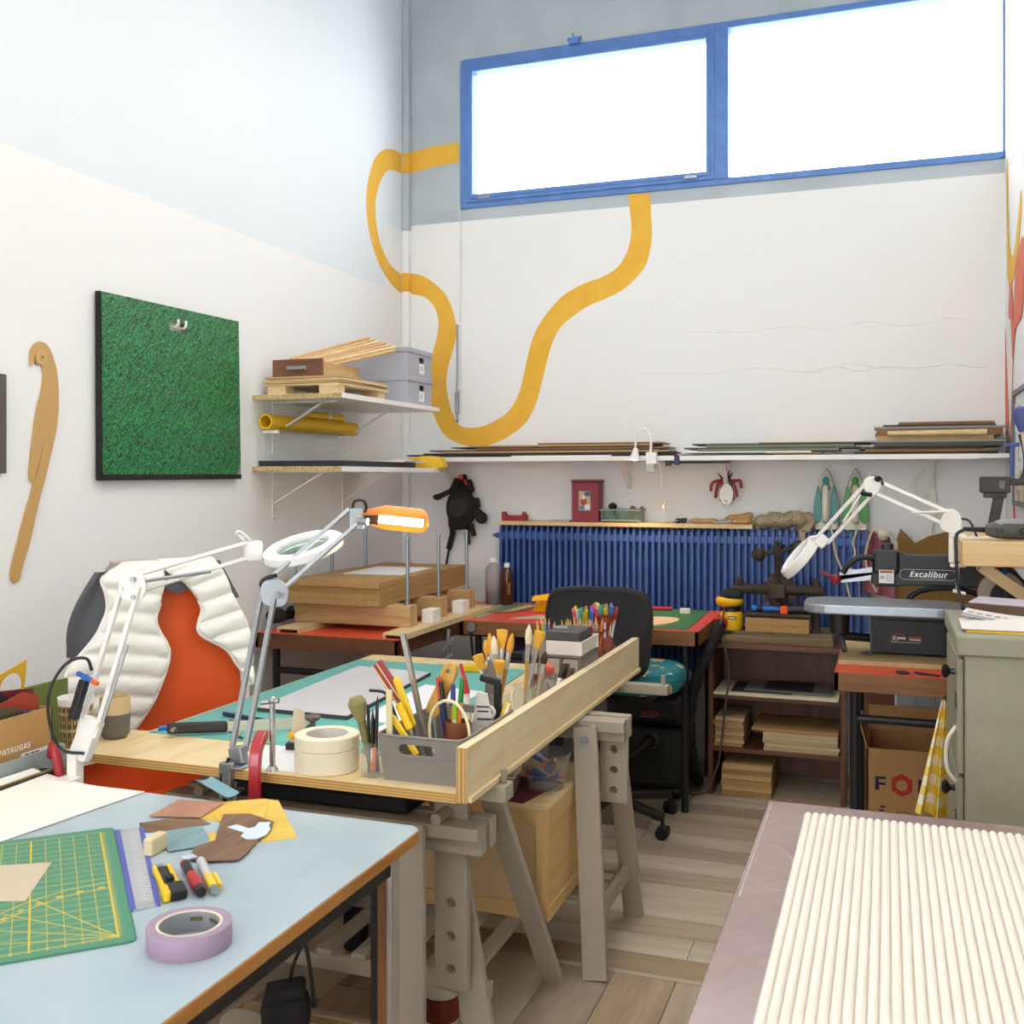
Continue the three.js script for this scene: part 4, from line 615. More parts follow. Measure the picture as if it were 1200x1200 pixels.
// ---------- in and on the bookcase ----------
{
  const bz = -5.17;
  const stack = (name, label, n, x0, x1, y, th, z0, z1, m, cat) => { for (let i = 0; i < n; i++) { const dx = rr(-0.006, 0.006), dz = rr(-0.01, 0.004); one(name, span(x0 + dx, x1 + dx, y + i * (th + 0.0008) + 0.0004, y + i * (th + 0.0008) + th, z0, z1 + dz, 0.0008), m[i % m.length], label + (i ? i === n - 1 ? ', topmost one' : ', number ' + ['one', 'two', 'three', 'four', 'five', 'six', 'seven', 'eight'][i] + ' from below' : ', lowest one'), cat || 'board', label); } };
  const pale = mat(0xc6ae86, 0.8), pale2 = mat(0xd3bc93, 0.8);
  stack('small_board', 'small thick board in the square stack on the middle bookcase shelf', 8, -0.775, -0.64, 0.2255, 0.0165, -5.3, -5.01, [MT.mdf, pale], 'board');
  stack('long_board', 'long pale board in the low stack on the middle bookcase shelf', 5, -0.545, -0.21, 0.2255, 0.017, -5.3, -5.0, [pale2, pale], 'board');
  one('long_board', span(-0.6, -0.21, 0.3155, 0.328, -5.3, -5.0, 0.001), MT.mdf, 'brown board lying crosswise over the low stack on the middle bookcase shelf', 'board');
  stack('floor_board', 'brown board in the stack on the floor inside the bookcase', 6, -0.74, -0.51, 0.0005, 0.024, -5.28, -5.0, [MT.mdf, MT.board], 'board');
  one('cream_board', span(-0.775, -0.21, 0.4755, 0.4875, -5.3, -4.985, 0.001), mat(0xe0d3b4, 0.75), 'cream board lying on the upper bookcase shelf', 'board');
  [[-0.7, -0.42, 0], [-0.64, -0.24, 1], [-0.55, -0.33, 2]].forEach(([a, b, i]) => one('dark_sheet', span(a, b, 0.4882 + i * 0.0062, 0.4935 + i * 0.0062, -5.26, -5.02 - i * 0.012, 0.0005), i === 1 ? mat(0x6d6a67, 0.5) : mat(0x1e1c1c, 0.6), ['black thin sheet, lowest on the cream board in the bookcase', 'grey glossy sheet on the cream board in the bookcase', 'short black sheet topmost on the cream board in the bookcase'][i], 'sheet'));
  one('press_base_board', span(-0.745, -0.235, 0.7205, 0.752, -5.33, -5.03, 0.002), tmat(woodTex(0x8a7456, 0x5f4c35, 99, 1.5, 20), 0.8), 'thick weathered board under the iron book press', 'board');
  one('press_base_board', span(-0.7, -0.24, 0.7525, 0.768, -5.34, -5.07, 0.002), tmat(woodTex(0x7d6b52, 0x57472f, 101, 1.5, 20), 0.8), 'thinner weathered board directly beneath the iron book press', 'board');
  for (let i = 0; i < 2; i++) one('pressing_board', span(-0.637, -0.345, 0.7686 + i * 0.0335, 0.8016 + i * 0.0335, -5.2, -5.065, 0.001), MT.mdf, i ? 'upper fibreboard block clamped in the iron book press' : 'lower fibreboard block in the iron book press', 'board');
  const iron = mat(0x4a3f35, 0.6, { metalness: 0.5, bumpMap: T.fine, bumpScale: 0.001 });
  const t = thing('book_press', 'old iron book press with a ball-ended screw handle', 'press');
  const z = -5.135;
  mesh('platen', span(-0.645, -0.335, 0.842, 0.858, -5.2, -5.07, 0.003), iron, t);
  for (const x of [-0.672, -0.318]) { const p = mesh('column', [rod([x, 0.7685, z], [x, 0.95, z], 0.017), rod([x, 0.7685, z], [x, 0.785, z], 0.03, 0.02)], iron, t); mesh('column_nut', [rod([x, 0.985, z], [x, 1.005, z], 0.024, 0.022, 6), ball(0.017, [x, 1.008, z])], iron, p); }
  mesh('crossbar', [between([-0.71, 0.965, z], [-0.28, 0.965, z], new THREE.CylinderGeometry(0.024, 0.024, 0.43, 20).toNonIndexed()), box(0.08, 0.07, 0.06, [-0.495, 0.958, z], [0, 0, 0], 0.01)], iron, t);
  const prof = []; for (let i = 0; i <= 60; i++) prof.push([i % 2 ? 0.0165 : 0.0135, 0.87 + i * 0.005]); mesh('screw', lathe([[0, 0.858], [0.04, 0.858], [0.04, 0.866], [0.018, 0.87], ...prof, [0, 1.175]], [-0.495, 0, z]), iron, t);
  const hd = mesh('handle', [rod([-0.575, 1.135, z + 0.03], [-0.405, 1.165, z - 0.03], 0.011), rod([-0.495, 1.13, z], [-0.495, 1.18, z], 0.022), ball(0.014, [-0.495, 1.188, z])], iron, t);
  mesh('ball', ball(0.034, [-0.58, 1.134, z + 0.03]), iron, hd); mesh('ball', ball(0.034, [-0.4, 1.166, z - 0.03]), iron, hd);
  const tub = thing('plastic_tub', 'clear plastic tub with a round brown stone behind the iron book press', 'tub');
  mesh('tub', lathe([[0, 0], [0.08, 0], [0.095, 0.18], [0.1, 0.18], [0.1, 0.186], [0.093, 0.186]], [-0.5, 0.7685, -5.305]), MT.clear, tub);
  one('brown_stone', ball(0.078, [-0.5, 0.945, -5.305], [1.0, 1.15, 0.8]), mat(0x5d4a41, 0.9, { bumpMap: T.plaster, bumpScale: 0.01 }), 'round brown stone sticking out of the clear tub', 'stone');
  for (const [x, zz, c, lab] of [[-0.56, -5.105, 0x1f6fc4, 'blue screwdriver with a ball end lying on the iron press plate'], ]) { const s = thing('blue_screwdriver', lab, 'screwdriver'); mesh('handle', [rod([x, 0.875, zz], [x + 0.1, 0.873, zz - 0.02], 0.013, 0.011), ball(0.017, [x - 0.04, 0.876, zz + 0.008])], mat(c, 0.4), s); mesh('collar', rod([x - 0.025, 0.876, zz + 0.005], [x + 0.002, 0.875, zz], 0.012), MT.black, s); }
  one('orange_tag', box(0.04, 0.022, 0.014, [-0.56, 0.8695, -5.16], [0, 0, 0], 0.002), mat(0xd2591c, 0.5), 'dull orange tag behind the blue screwdriver', 'tag');
  const k = thing('black_heat_tool', 'black tool with a bright orange tip lying on the iron press plate', 'tool');
  mesh('grip', [rod([-0.44, 0.879, -5.085], [-0.35, 0.883, -5.09], 0.02, 0.023), rod([-0.35, 0.884, -5.09], [-0.28, 0.884, -5.09], 0.012, 0.008)], MT.black, k); mesh('orange_tip', box(0.032, 0.036, 0.02, [-0.46, 0.877, -5.075], [0, 0.2, 0], 0.003), mat(0xff5a1e, 0.5), k);
  // sander with hose and cable
  const s = thing('orbital_sander', 'yellow and black orbital sander with a thick dust hose on the bookcase', 'sander');
  const ye = mat(0xf0b90c, 0.45);
  mesh('motor_body', [lathe([[0, 0.75], [0.05, 0.75], [0.055, 0.77], [0.055, 0.82], [0.048, 0.835], [0, 0.835]], [-0.71, 0.02, -5.12])], ye, s);
  mesh('waist', lathe([[0.046, 0.85], [0.04, 0.865], [0.046, 0.885], [0, 0.89]], [-0.71, 0, -5.12]), MT.black, s);
  mesh('head', [ball(0.058, [-0.72, 0.905, -5.12], [1.15, 0.62, 1])], ye, s);
  mesh('top_grip', ball(0.056, [-0.712, 0.93, -5.12], [1.05, 0.6, 0.95]), MT.blackSoft, s);
  mesh('maker_plate', plate(0.04, 0.014, 0.001, [-0.7, 0.83, -5.063]), canvasMat(64, 24, (c, w, h) => { c.fillStyle = '#1b1b1b'; c.fillRect(0, 0, w, h); c.fillStyle = '#e8e8e8'; c.fillRect(6, 8, 50, 9); }), s);
  mesh('red_collar', rod([-0.752, 0.805, -5.075], [-0.756, 0.795, -5.045], 0.034), mat(0xb32b1e, 0.5), s);
  const hp = [[-0.755, 0.8, -5.06], [-0.762, 0.76, -4.94], [-0.8, 0.66, -4.86], [-0.85, 0.5, -4.84], [-0.87, 0.32, -4.86], [-0.86, 0.12, -4.95], [-0.87, 0.03, -5.1]];
  const rings = new THREE.CatmullRomCurve3(hp.map((q) => V(...q))).getPoints(70);
  mesh('dust_hose', [tube(hp, 0.026, 60, 12), ...rings.filter((_, i) => i % 2 === 0).map((p, i, a) => { const q = a[Math.min(i + 1, a.length - 1)], o = a[Math.max(i - 1, 0)], d = q.clone().sub(o).normalize().multiplyScalar(0.004); return rod(p.clone().sub(d).toArray(), p.clone().add(d).toArray(), 0.029, 0.029, 12); })], MT.rubber, s);
  mesh('power_cable', tube([[-0.735, 0.87, -5.06], [-0.745, 0.78, -4.985], [-0.72, 0.7, -4.965], [-0.7, 0.6, -4.96], [-0.72, 0.4, -4.955], [-0.735, 0.25, -4.955], [-0.76, 0.12, -4.95], [-0.82, 0.025, -4.9], [-0.9, 0.02, -4.93], [-0.94, 0.12, -5.0]], 0.005, 90), mat(0x4a443f, 0.6), s);
}
// ---------- on the radiator ----------
{
  const Y = 1.2617;
  one('red_bracket', extr([[0, 0], [0.135, 0], [0.142, 0.03], [0.125, 0.052], [0.115, 0.03], [0.025, 0.03], [0.012, 0.05], [0.0, 0.05]], 0.05, 0.003).translate(-2.02, Y, -5.5), mat(0x9c1f2a, 0.5), 'small red saddle-shaped bracket at the left end of the radiator board', 'bracket');
  const t = thing('red_tin', 'tall dark red tin with a small picture on the radiator board', 'tin');
  mesh('body', span(-1.608, -1.455, Y, Y + 0.215, -5.52, -5.43, 0.006), mat(0x8c2230, 0.4), t);
  mesh('lid', span(-1.611, -1.452, Y + 0.215, Y + 0.228, -5.523, -5.427, 0.004), mat(0x7d1f2b, 0.4), t);
  mesh('picture', plate(0.07, 0.11, 0.001, [-1.535, Y + 0.115, -5.4295]), canvasMat(140, 220, (c, w, h) => { c.fillStyle = '#39486e'; c.fillRect(0, 0, w, h); c.fillStyle = '#c9b48c'; c.fillRect(6, 6, w - 12, h - 12); c.fillStyle = '#3e5788'; c.fillRect(70, 10, 60, 50); c.fillStyle = '#b33a35'; c.beginPath(); c.ellipse(60, 120, 36, 46, 0, 0, 7); c.fill(); c.fillStyle = '#efe6d6'; c.beginPath(); c.ellipse(58, 72, 20, 24, 0, 0, 7); c.fill(); c.fillStyle = '#dfe7ee'; c.fillRect(70, 150, 60, 50); c.fillStyle = '#4a78a8'; c.fillRect(12, 168, 56, 40); }, 0.4), t);
  const b = thing('green_basket', 'small sage green plastic lattice basket on the radiator board', 'basket'), gm = mat(0x7d9488, 0.5);
  const bx0 = -1.44, bx1 = -1.235, z0 = -5.52, z1 = -5.425, bars = [];
  bars.push(span(bx0, bx1, Y, Y + 0.006, z0, z1), span(bx0 - 0.008, bx1 + 0.012, Y + 0.062, Y + 0.072, z1, z1 + 0.006), span(bx0 - 0.008, bx1 + 0.012, Y + 0.062, Y + 0.072, z0 - 0.006, z0), span(bx0 - 0.01, bx0 - 0.004, Y + 0.062, Y + 0.072, z0, z1), span(bx1 + 0.006, bx1 + 0.012, Y + 0.062, Y + 0.072, z0, z1), span(bx0, bx1, Y, Y + 0.018, z1 - 0.004, z1), span(bx0, bx1, Y, Y + 0.064, z0, z0 + 0.003), span(bx1 + 0.0, bx1 + 0.004, Y, Y + 0.064, z0, z1), span(bx0 - 0.002, bx0, Y, Y + 0.064, z0, z1));
  for (let i = 0; i <= 20; i++) bars.push(span(bx0 + i * 0.01023, bx0 + i * 0.01023 + 0.003, Y + 0.016, Y + 0.064, z1 - 0.003, z1));
  for (const y of [0.027, 0.038, 0.05]) bars.push(span(bx0, bx1, Y + y, Y + y + 0.0025, z1 - 0.003, z1));
  mesh('lattice', bars, gm, b);
  one('black_knob_tool', [ball(0.02, [-1.39, Y + 0.085, -5.47], [1.2, 1, 1]), rod([-1.39, Y + 0.08, -5.47], [-1.36, Y + 0.02, -5.46], 0.012)], MT.blackSoft, 'black knobbed tool sticking out of the green basket', 'tool');
  one('rusty_clip', [bar([-1.31, Y + 0.01, -5.46], [-1.27, Y + 0.085, -5.46], 0.03, 0.008, 0.002), bar([-1.29, Y + 0.03, -5.48], [-1.225, Y + 0.08, -5.48], 0.02, 0.008, 0.002)], mat(0x6a5a48, 0.7), 'rusty metal pieces sticking out of the green basket', 'scrap');
  one('folding_rule', [span(-1.86, -1.75, Y, Y + 0.006, -5.46, -5.45), span(-1.73, -1.62, Y, Y + 0.008, -5.5, -5.43, 0.001)], MT.steel, 'thin metal rule lying beside the dark red tin', 'rule');
  // chisels and screwdrivers
  const hm = tmat(woodTex(0xc09358, 0x8c6435, 103, 2, 12), 0.5);
  const tool = (label, a, b2, c, r, m) => { const q = thing('hand_tool', label, 'hand tool'); mesh('handle', between(a, b2, lathe([[0, 0], [r * 0.8, 0.003], [r, 0.02], [r * 0.8, dist(a, b2) * 0.5], [r, dist(a, b2) * 0.85], [r * 0.6, dist(a, b2)], [0, dist(a, b2)]], [0, -dist(a, b2) / 2, 0])), m, q); mesh('blade', rod(b2, c, 0.005, 0.004), MT.steel, q); mesh('ferrule', rod(b2, V(...b2).lerp(V(...c), 0.1).toArray(), r * 0.62), MT.steel, q); };
  tool('black-handled chisel on the radiator board', [-0.985, Y + 0.016, -5.46], [-1.05, Y + 0.012, -5.46], [-1.13, Y + 0.005, -5.46], 0.014, MT.black);
  tool('short wood-handled gouge on the radiator board', [-0.83, Y + 0.014, -5.46], [-0.965, Y + 0.014, -5.46], [-0.99, Y + 0.012, -5.45], 0.014, hm);
  tool('large wood-handled chisel resting raised on the radiator board', [-0.65, Y + 0.045, -5.49], [-0.79, Y + 0.022, -5.49], [-0.86, Y + 0.01, -5.49], 0.02, hm);
  tool('second wood-handled chisel beneath the large one', [-0.655, Y + 0.018, -5.45], [-0.76, Y + 0.014, -5.45], [-0.85, Y + 0.006, -5.44], 0.015, hm);
  // flowered cloth bag
  const bag = thing('flowered_cloth_bag', 'rolled beige flowered cloth bag lying on the radiator', 'bag');
  const cl = tmat(tex(256, (u, v) => { const a = vnoise(u * 14, v * 14, 5, 14, 14), q = vnoise(u * 40, v * 40, 6, 40, 40); return a > 0.68 ? mixc(hex(0x6e4a40), hex(0x8d8458), q) : mixc(hex(0xb8a88e), hex(0xa39378), q); }, true, 5), 0.9);
  mesh('cloth_roll', grid(48, 24, (u, v) => { const a = u * Math.PI * 2, L = (v - 0.5), r = 0.042 * Math.pow(Math.max(0, 1 - Math.pow(Math.abs(L * 2), 5)), 0.5) * (1 + 0.14 * Math.sin(v * 19 + a) + 0.1 * Math.sin(v * 40 + 2 * a)) + 0.0005; return [-0.495 + L * 0.3, 1.2405 + 0.046 + r * Math.sin(a) * 0.95 + L * 0.02, -5.465 + r * 1.25 * Math.cos(a)]; }), cl, bag);
  mesh('loose_end', grid(10, 10, (u, v) => [-0.42 + u * 0.07 + 0.01 * Math.sin(v * 5), 1.31 - v * 0.08, -5.41 + 0.012 * Math.sin(u * 6 + v * 3)]), tmat(cl.map, 0.9, { side: THREE.DoubleSide }), bag);
  mesh('strap_end', box(0.03, 0.07, 0.006, [-0.4, 1.205, -5.404], [0, 0, 0.03], 0.002), cl, bag);
  // steam irons standing on their heels
  const ironAt = (x, c, label, tilt) => {
    const q = thing('steam_iron', label, 'iron', [x, 1.2405, -5.47]), w = mat(0xd9d3c5, 0.45), cm = mat(c, 0.35);
    const o = smooth([[-0.058, 0], [-0.064, 0.06], [-0.06, 0.13], [-0.045, 0.2], [-0.02, 0.275], [0, 0.31], [0.02, 0.275], [0.045, 0.2], [0.06, 0.13], [0.064, 0.06], [0.058, 0]], 70, false);
    mesh('sole_plate', extr(o, 0.012, 0.002).translate(0, 0, -0.055), MT.steel, q);
    mesh('body_shell', extr(o.map(([a, d]) => [a * 0.94, d * 0.985]), 0.05, 0.012).translate(0, 0, -0.043), w, q);
    for (const s of [-1, 1]) mesh('tank_panel', extr(smooth([[s * 0.024, 0.05], [s * 0.021, 0.12], [s * 0.025, 0.18], [s * 0.037, 0.222], [s * 0.049, 0.18], [s * 0.0575, 0.12], [s * 0.0585, 0.05], [s * 0.044, 0.03]], 40), 0.012, 0.003).translate(0, 0, 0.001), cm, q);
    const h = mesh('handle', tube([[0, 0.045, 0.005], [0, 0.05, 0.05], [0, 0.1, 0.065], [0, 0.17, 0.058], [0, 0.21, 0.03], [0, 0.215, 0.0]], 0.016, 40, 12), w, q);
    mesh('dial', [ball(0.022, [0, 0.212, 0.022], [1, 1.1, 0.6]), ball(0.016, [0, 0.245, 0.008], [1.1, 1.2, 0.5])], cm, h);
    mesh('heel', box(0.1, 0.012, 0.09, [0, 0.006, -0.012], [0, 0, 0], 0.004), w, q);
    mesh('cord', tube(tilt, 0.0055, 60, 8), mat(0xcfc3a4, 0.8), q);
  };
  ironAt(-0.29, 0x2f8a85, 'steam iron with teal panels standing on the radiator', [[0.02, 0.02, 0.03], [0.035, -0.02, 0.06], [0.04, -0.06, 0.062], [0.05, -0.12, 0.062], [0.08, -0.2, 0.065], [0.1, -0.26, 0.07], [0.12, -0.34, 0.07]]);
  ironAt(-0.15, 0x3f9a3a, 'steam iron with grass-green panels standing on the radiator', [[0.0, 0.02, 0.03], [0.005, -0.01, 0.06], [-0.01, -0.06, 0.065], [0.0, -0.11, 0.065], [-0.03, -0.18, 0.065], [-0.04, -0.26, 0.067], [-0.02, -0.34, 0.07]]);
  one('white_plug', [box(0.05, 0.016, 0.016, [-0.16, 1.048, -5.36], [0, 0, -0.15], 0.005), rod([-0.135, 1.045, -5.36], [-0.11, 1.04, -5.36], 0.008)], MT.white, 'white plug dangling on an iron cord before the radiator', 'plug');
  // pink cloth and cream ball
  one('pink_cloth', grid(16, 20, (u, v) => [-0.09 + u * (0.1 + 0.06 * v) - 0.03 * v + 0.005 * Math.sin(v * 9), 1.245 - 0.3 * v - 0.03 * u, -5.37 + 0.02 * Math.sin(u * 14 + v * 2)]), mat(0xa0606a, 0.9, { side: THREE.DoubleSide }), 'dusty pink cloth hanging down beside the blue radiator', 'cloth');
  const cb = thing('cream_bobble', 'cream wooden ball on a looped cord above the pink cloth', 'ball');
  mesh('ball', ball(0.026, [-0.02, 1.225, -5.33]), mat(0xd9cdb0, 0.5), cb);
  mesh('cord', [tube([[-0.03, 1.245, -5.34], [-0.06, 1.25, -5.345], [-0.085, 1.2, -5.34], [-0.1, 1.12, -5.33], [-0.08, 1.02, -5.33], [-0.05, 0.95, -5.33]], 0.005, 50), tube([[-0.01, 1.245, -5.34], [0.03, 1.22, -5.34], [0.04, 1.14, -5.34], [0.0, 1.08, -5.33]], 0.005, 40)], mat(0xcfc3a4, 0.8), cb);
  // brown board leaning behind the saw
  one('star_cut_board', extr([[0.03, 0.9], [0.5, 0.9], [0.5, 1.235], [0.26, 1.24], [0.19, 1.22], [0.125, 1.185], [0.06, 1.255], [0.04, 1.2]], 0.012, 0.001).rotateX(0).translate(0, 0, -5.42), mat(0x83602f, 0.85), 'brown board with a notched edge standing behind the scroll saw', 'board');
}
// ---------- scroll saw on the right red table ----------
{
  const Y = 0.82, B = Y + 0.0185;
  one('saw_board', span(-0.168, 0.45, Y + 0.0005, Y + 0.018, -4.56, -3.99, 0.001), tmat(speckTex(0xc9b083, 0xb09463, 111, 1, 30, 3), 0.8), 'pale fibreboard sheet under the black scroll saw', 'board');
  const t = thing('scroll_saw', 'black scroll saw with white lettering on its long arm', 'scroll saw');
  const bm = mat(0x1d1d20, 0.42), z = -4.15;
  mesh('lower_case', span(-0.055, 0.34, B + 0.006, 0.985, -4.32, z, 0.004), bm, t);
  mesh('case_panel', span(-0.04, 0.2, B + 0.02, 0.972, z, z + 0.008, 0.003), mat(0x242427, 0.5), t);
  for (const [x, y] of [[-0.028, B + 0.035], [0.185, B + 0.035], [-0.028, 0.958], [0.185, 0.958]]) mesh('panel_screw', rod([x, y, z + 0.006], [x, y, z + 0.014], 0.009, 0.008, 16), MT.black, t);
  mesh('front_leg', [span(-0.062, -0.052, B, 0.985, z - 0.02, z + 0.01, 0.001), span(-0.095, -0.052, B, B + 0.006, z - 0.02, z + 0.02, 0.001)], mat(0x3a3a3d, 0.4, { metalness: 0.5 }), t);
  mesh('maker_print', plate(0.115, 0.05, 0.0008, [0.065, 0.905, z + 0.0083]), canvasMat(360, 156, (c, w, h) => {
    c.fillStyle = '#232326'; c.fillRect(0, 0, w, h); c.strokeStyle = '#c5443c'; c.lineWidth = 9; c.beginPath(); c.arc(100, 150, 118, -2.35, -0.95); c.stroke();
    c.fillStyle = '#d9d6cf'; c.font = 'bold italic 62px serif'; c.textBaseline = 'middle'; c.fillText('Ry', 22, 80); c.fillRect(92, 66, 82, 26); c.fillStyle = '#c5443c'; c.fillRect(214, 60, 128, 20); c.fillStyle = '#d9d6cf'; c.fillRect(214, 86, 128, 14); c.fillRect(30, 122, 310, 6); c.fillStyle = '#e77'; c.fillRect(18, 114, 20, 20);
  }, 0.5), t);
  const arm = smooth([[-0.054, 1.1], [-0.054, 1.205], [-0.03, 1.228], [0.035, 1.228], [0.06, 1.215], [0.34, 1.215], [0.42, 1.18], [0.49, 1.1], [0.5, 0.95], [0.4, 0.95], [0.36, 1.04], [0.31, 1.095], [0.25, 1.1]].flatMap((p, i, a) => { const n = a[(i + 1) % a.length]; return [p, [p[0] * 0.5 + n[0] * 0.5, p[1] * 0.5 + n[1] * 0.5]]; }), 120);
  const A = mesh('arm', extr(arm, 0.09, 0.006).translate(0, 0, z - 0.09), bm, t);
  mesh('head_block', [box(0.095, 0.09, 0.1, [-0.005, 1.185, z - 0.04], [0, 0, 0], 0.014), lathe([[0.022, 0], [0.022, 0.022], [0.018, 0.026], [0, 0.026]], [0.0, 1.228, z - 0.04])], bm, t);
  mesh('arm_lettering', plate(0.2, 0.046, 0.0008, [0.14, 1.142, z + 0.0005]), canvasMat(520, 120, (c, w, h) => {
    c.fillStyle = '#1d1d20'; c.fillRect(0, 0, w, h); c.strokeStyle = '#b9b9b9'; c.lineWidth = 5; c.beginPath(); c.roundRect ? c.roundRect(8, 12, w - 16, h - 22, 44) : c.rect(8, 12, w - 16, h - 22); c.stroke();
    c.fillStyle = '#f2f2f0'; c.font = 'bold italic 76px sans-serif'; c.textAlign = 'center'; c.textBaseline = 'middle'; c.fillText('Excalibur', w / 2, 58); c.fillStyle = '#8d8d8d'; c.fillRect(190, 94, 240, 5);
  }, 0.45), t);
  mesh('warning_label', plate(0.052, 0.05, 0.0008, [-0.004, 1.132, z + 0.0105]), canvasMat(104, 100, (c, w, h) => { c.fillStyle = '#eceae6'; c.fillRect(0, 0, w, h); c.fillStyle = '#b5532f'; c.fillRect(6, 6, w - 12, 18); c.fillStyle = '#cfa39a'; c.beginPath(); c.arc(24, 56, 15, 0, 7); c.fill(); c.fillStyle = '#8e8e8e'; for (let i = 0; i < 6; i++) c.fillRect(48, 36 + i * 9, 46, 3); }), t);
  mesh('label_mount', span(-0.034, 0.027, 1.1, 1.162, z - 0.005, z + 0.01, 0.002), bm, t);
  mesh('work_table', flatXZ(extr(rrect(0.56, 0.3, 0.1, 8), 0.034, 0.006)).translate(-0.015, 1.004, -4.11), mat(0xaab2bd, 0.3, { metalness: 0.6 }), t);
  mesh('table_bracket', [span(-0.04, 0.06, 0.985, 1.004, -4.28, -4.16), rod([0.1, 0.985, -4.2], [0.1, 1.004, -4.2], 0.02)], bm, t);
  mesh('tilt_knob', [lathe([[0, 0], [0.034, 0], [0.04, 0.075], [0.036, 0.08], [0, 0.08]], [-0.17, 0.92, -4.1]), rod([-0.17, 1.0, -4.1], [-0.17, 1.006, -4.1], 0.02)], MT.black, t);
  mesh('clamp_lever', [rod([-0.055, 0.897, -4.16], [-0.17, 0.905, -4.13], 0.016), bar([-0.165, 0.91, -4.12], [-0.15, 0.85, -4.1], 0.02, 0.014, 0.005)], MT.black, t);
  mesh('hold_down', [bar([-0.05, 1.15, z - 0.02], [-0.17, 1.125, z - 0.02], 0.03, 0.006, 0.001), bar([-0.05, 1.13, z - 0.02], [-0.17, 1.115, z - 0.02], 0.03, 0.006, 0.001)], MT.steel, t);
  mesh('blower_tube', tube([[-0.05, 1.2, z], [-0.1, 1.2, z + 0.01], [-0.14, 1.17, z + 0.01], [-0.16, 1.14, z + 0.01]], 0.011, 30, 10), MT.black, t);
  mesh('red_knob', [ball(0.02, [-0.185, 1.115, z]), rod([-0.185, 1.12, z], [-0.24, 1.14, z], 0.007)], mat(0x8f1f24, 0.4), t);
  mesh('blade', rod([-0.1, 1.04, z - 0.02], [-0.1, 1.12, z - 0.02], 0.0015), MT.steel, t);
  const mo = mesh('motor', [rod([0.385, 1.085, z - 0.02], [0.385, 1.085, z + 0.035], 0.078, 0.078, 32)], mat(0xb9aa98, 0.45, { metalness: 0.4 }), t);
  mesh('motor_knob', [rod([0.4, 1.075, z + 0.035], [0.4, 1.075, z + 0.06], 0.055, 0.052, 28), box(0.02, 0.1, 0.02, [0.4, 1.07, z + 0.065], [0, 0, -0.15], 0.006)], MT.black, mo);
  for (let i = 0; i < 4; i++) mesh('vent_hole', rod([0.385 + 0.063 * Math.cos(3.6 + i * 0.3), 1.085 + 0.063 * Math.sin(3.6 + i * 0.3), z + 0.03], [0.385 + 0.063 * Math.cos(3.6 + i * 0.3), 1.085 + 0.063 * Math.sin(3.6 + i * 0.3), z + 0.036], 0.006), MT.black, mo);
  mesh('arm_bolt', rod([0.315, 1.17, z], [0.315, 1.17, z + 0.008], 0.011), mat(0xb8b7a5, 0.4, { metalness: 0.6 }), t);
  mesh('blue_clip', [bar([0.355, 1.13, z + 0.045], [0.4, 1.17, z + 0.045], 0.02, 0.012, 0.003)], mat(0x1e5cae, 0.4), t);
  mesh('round_guard', tube(Array.from({ length: 16 }, (_, i) => [0.21 + 0.13 * Math.cos(Math.PI * i / 15), 1.035 + 0.05 * Math.sin(Math.PI * i / 15), -4.27]), 0.012, 40), MT.black, t);
  one('dark_clip', box(0.035, 0.008, 0.04, [0.05, Y + 0.0045, -3.87], [0, 0.3, 0], 0.001), mat(0x2e3138, 0.5), 'small dark flat piece at the front edge of the saw table', 'clip');
  one('black_pliers', [bar([0.09, Y + 0.004, -3.89], [0.17, Y + 0.004, -3.85], 0.008, 0.006, 0.001), bar([0.1, Y + 0.004, -3.865], [0.15, Y + 0.004, -3.862], 0.006, 0.006, 0.001)], MT.darkSteel, 'thin black tweezers at the front edge of the saw table', 'tweezers');
}
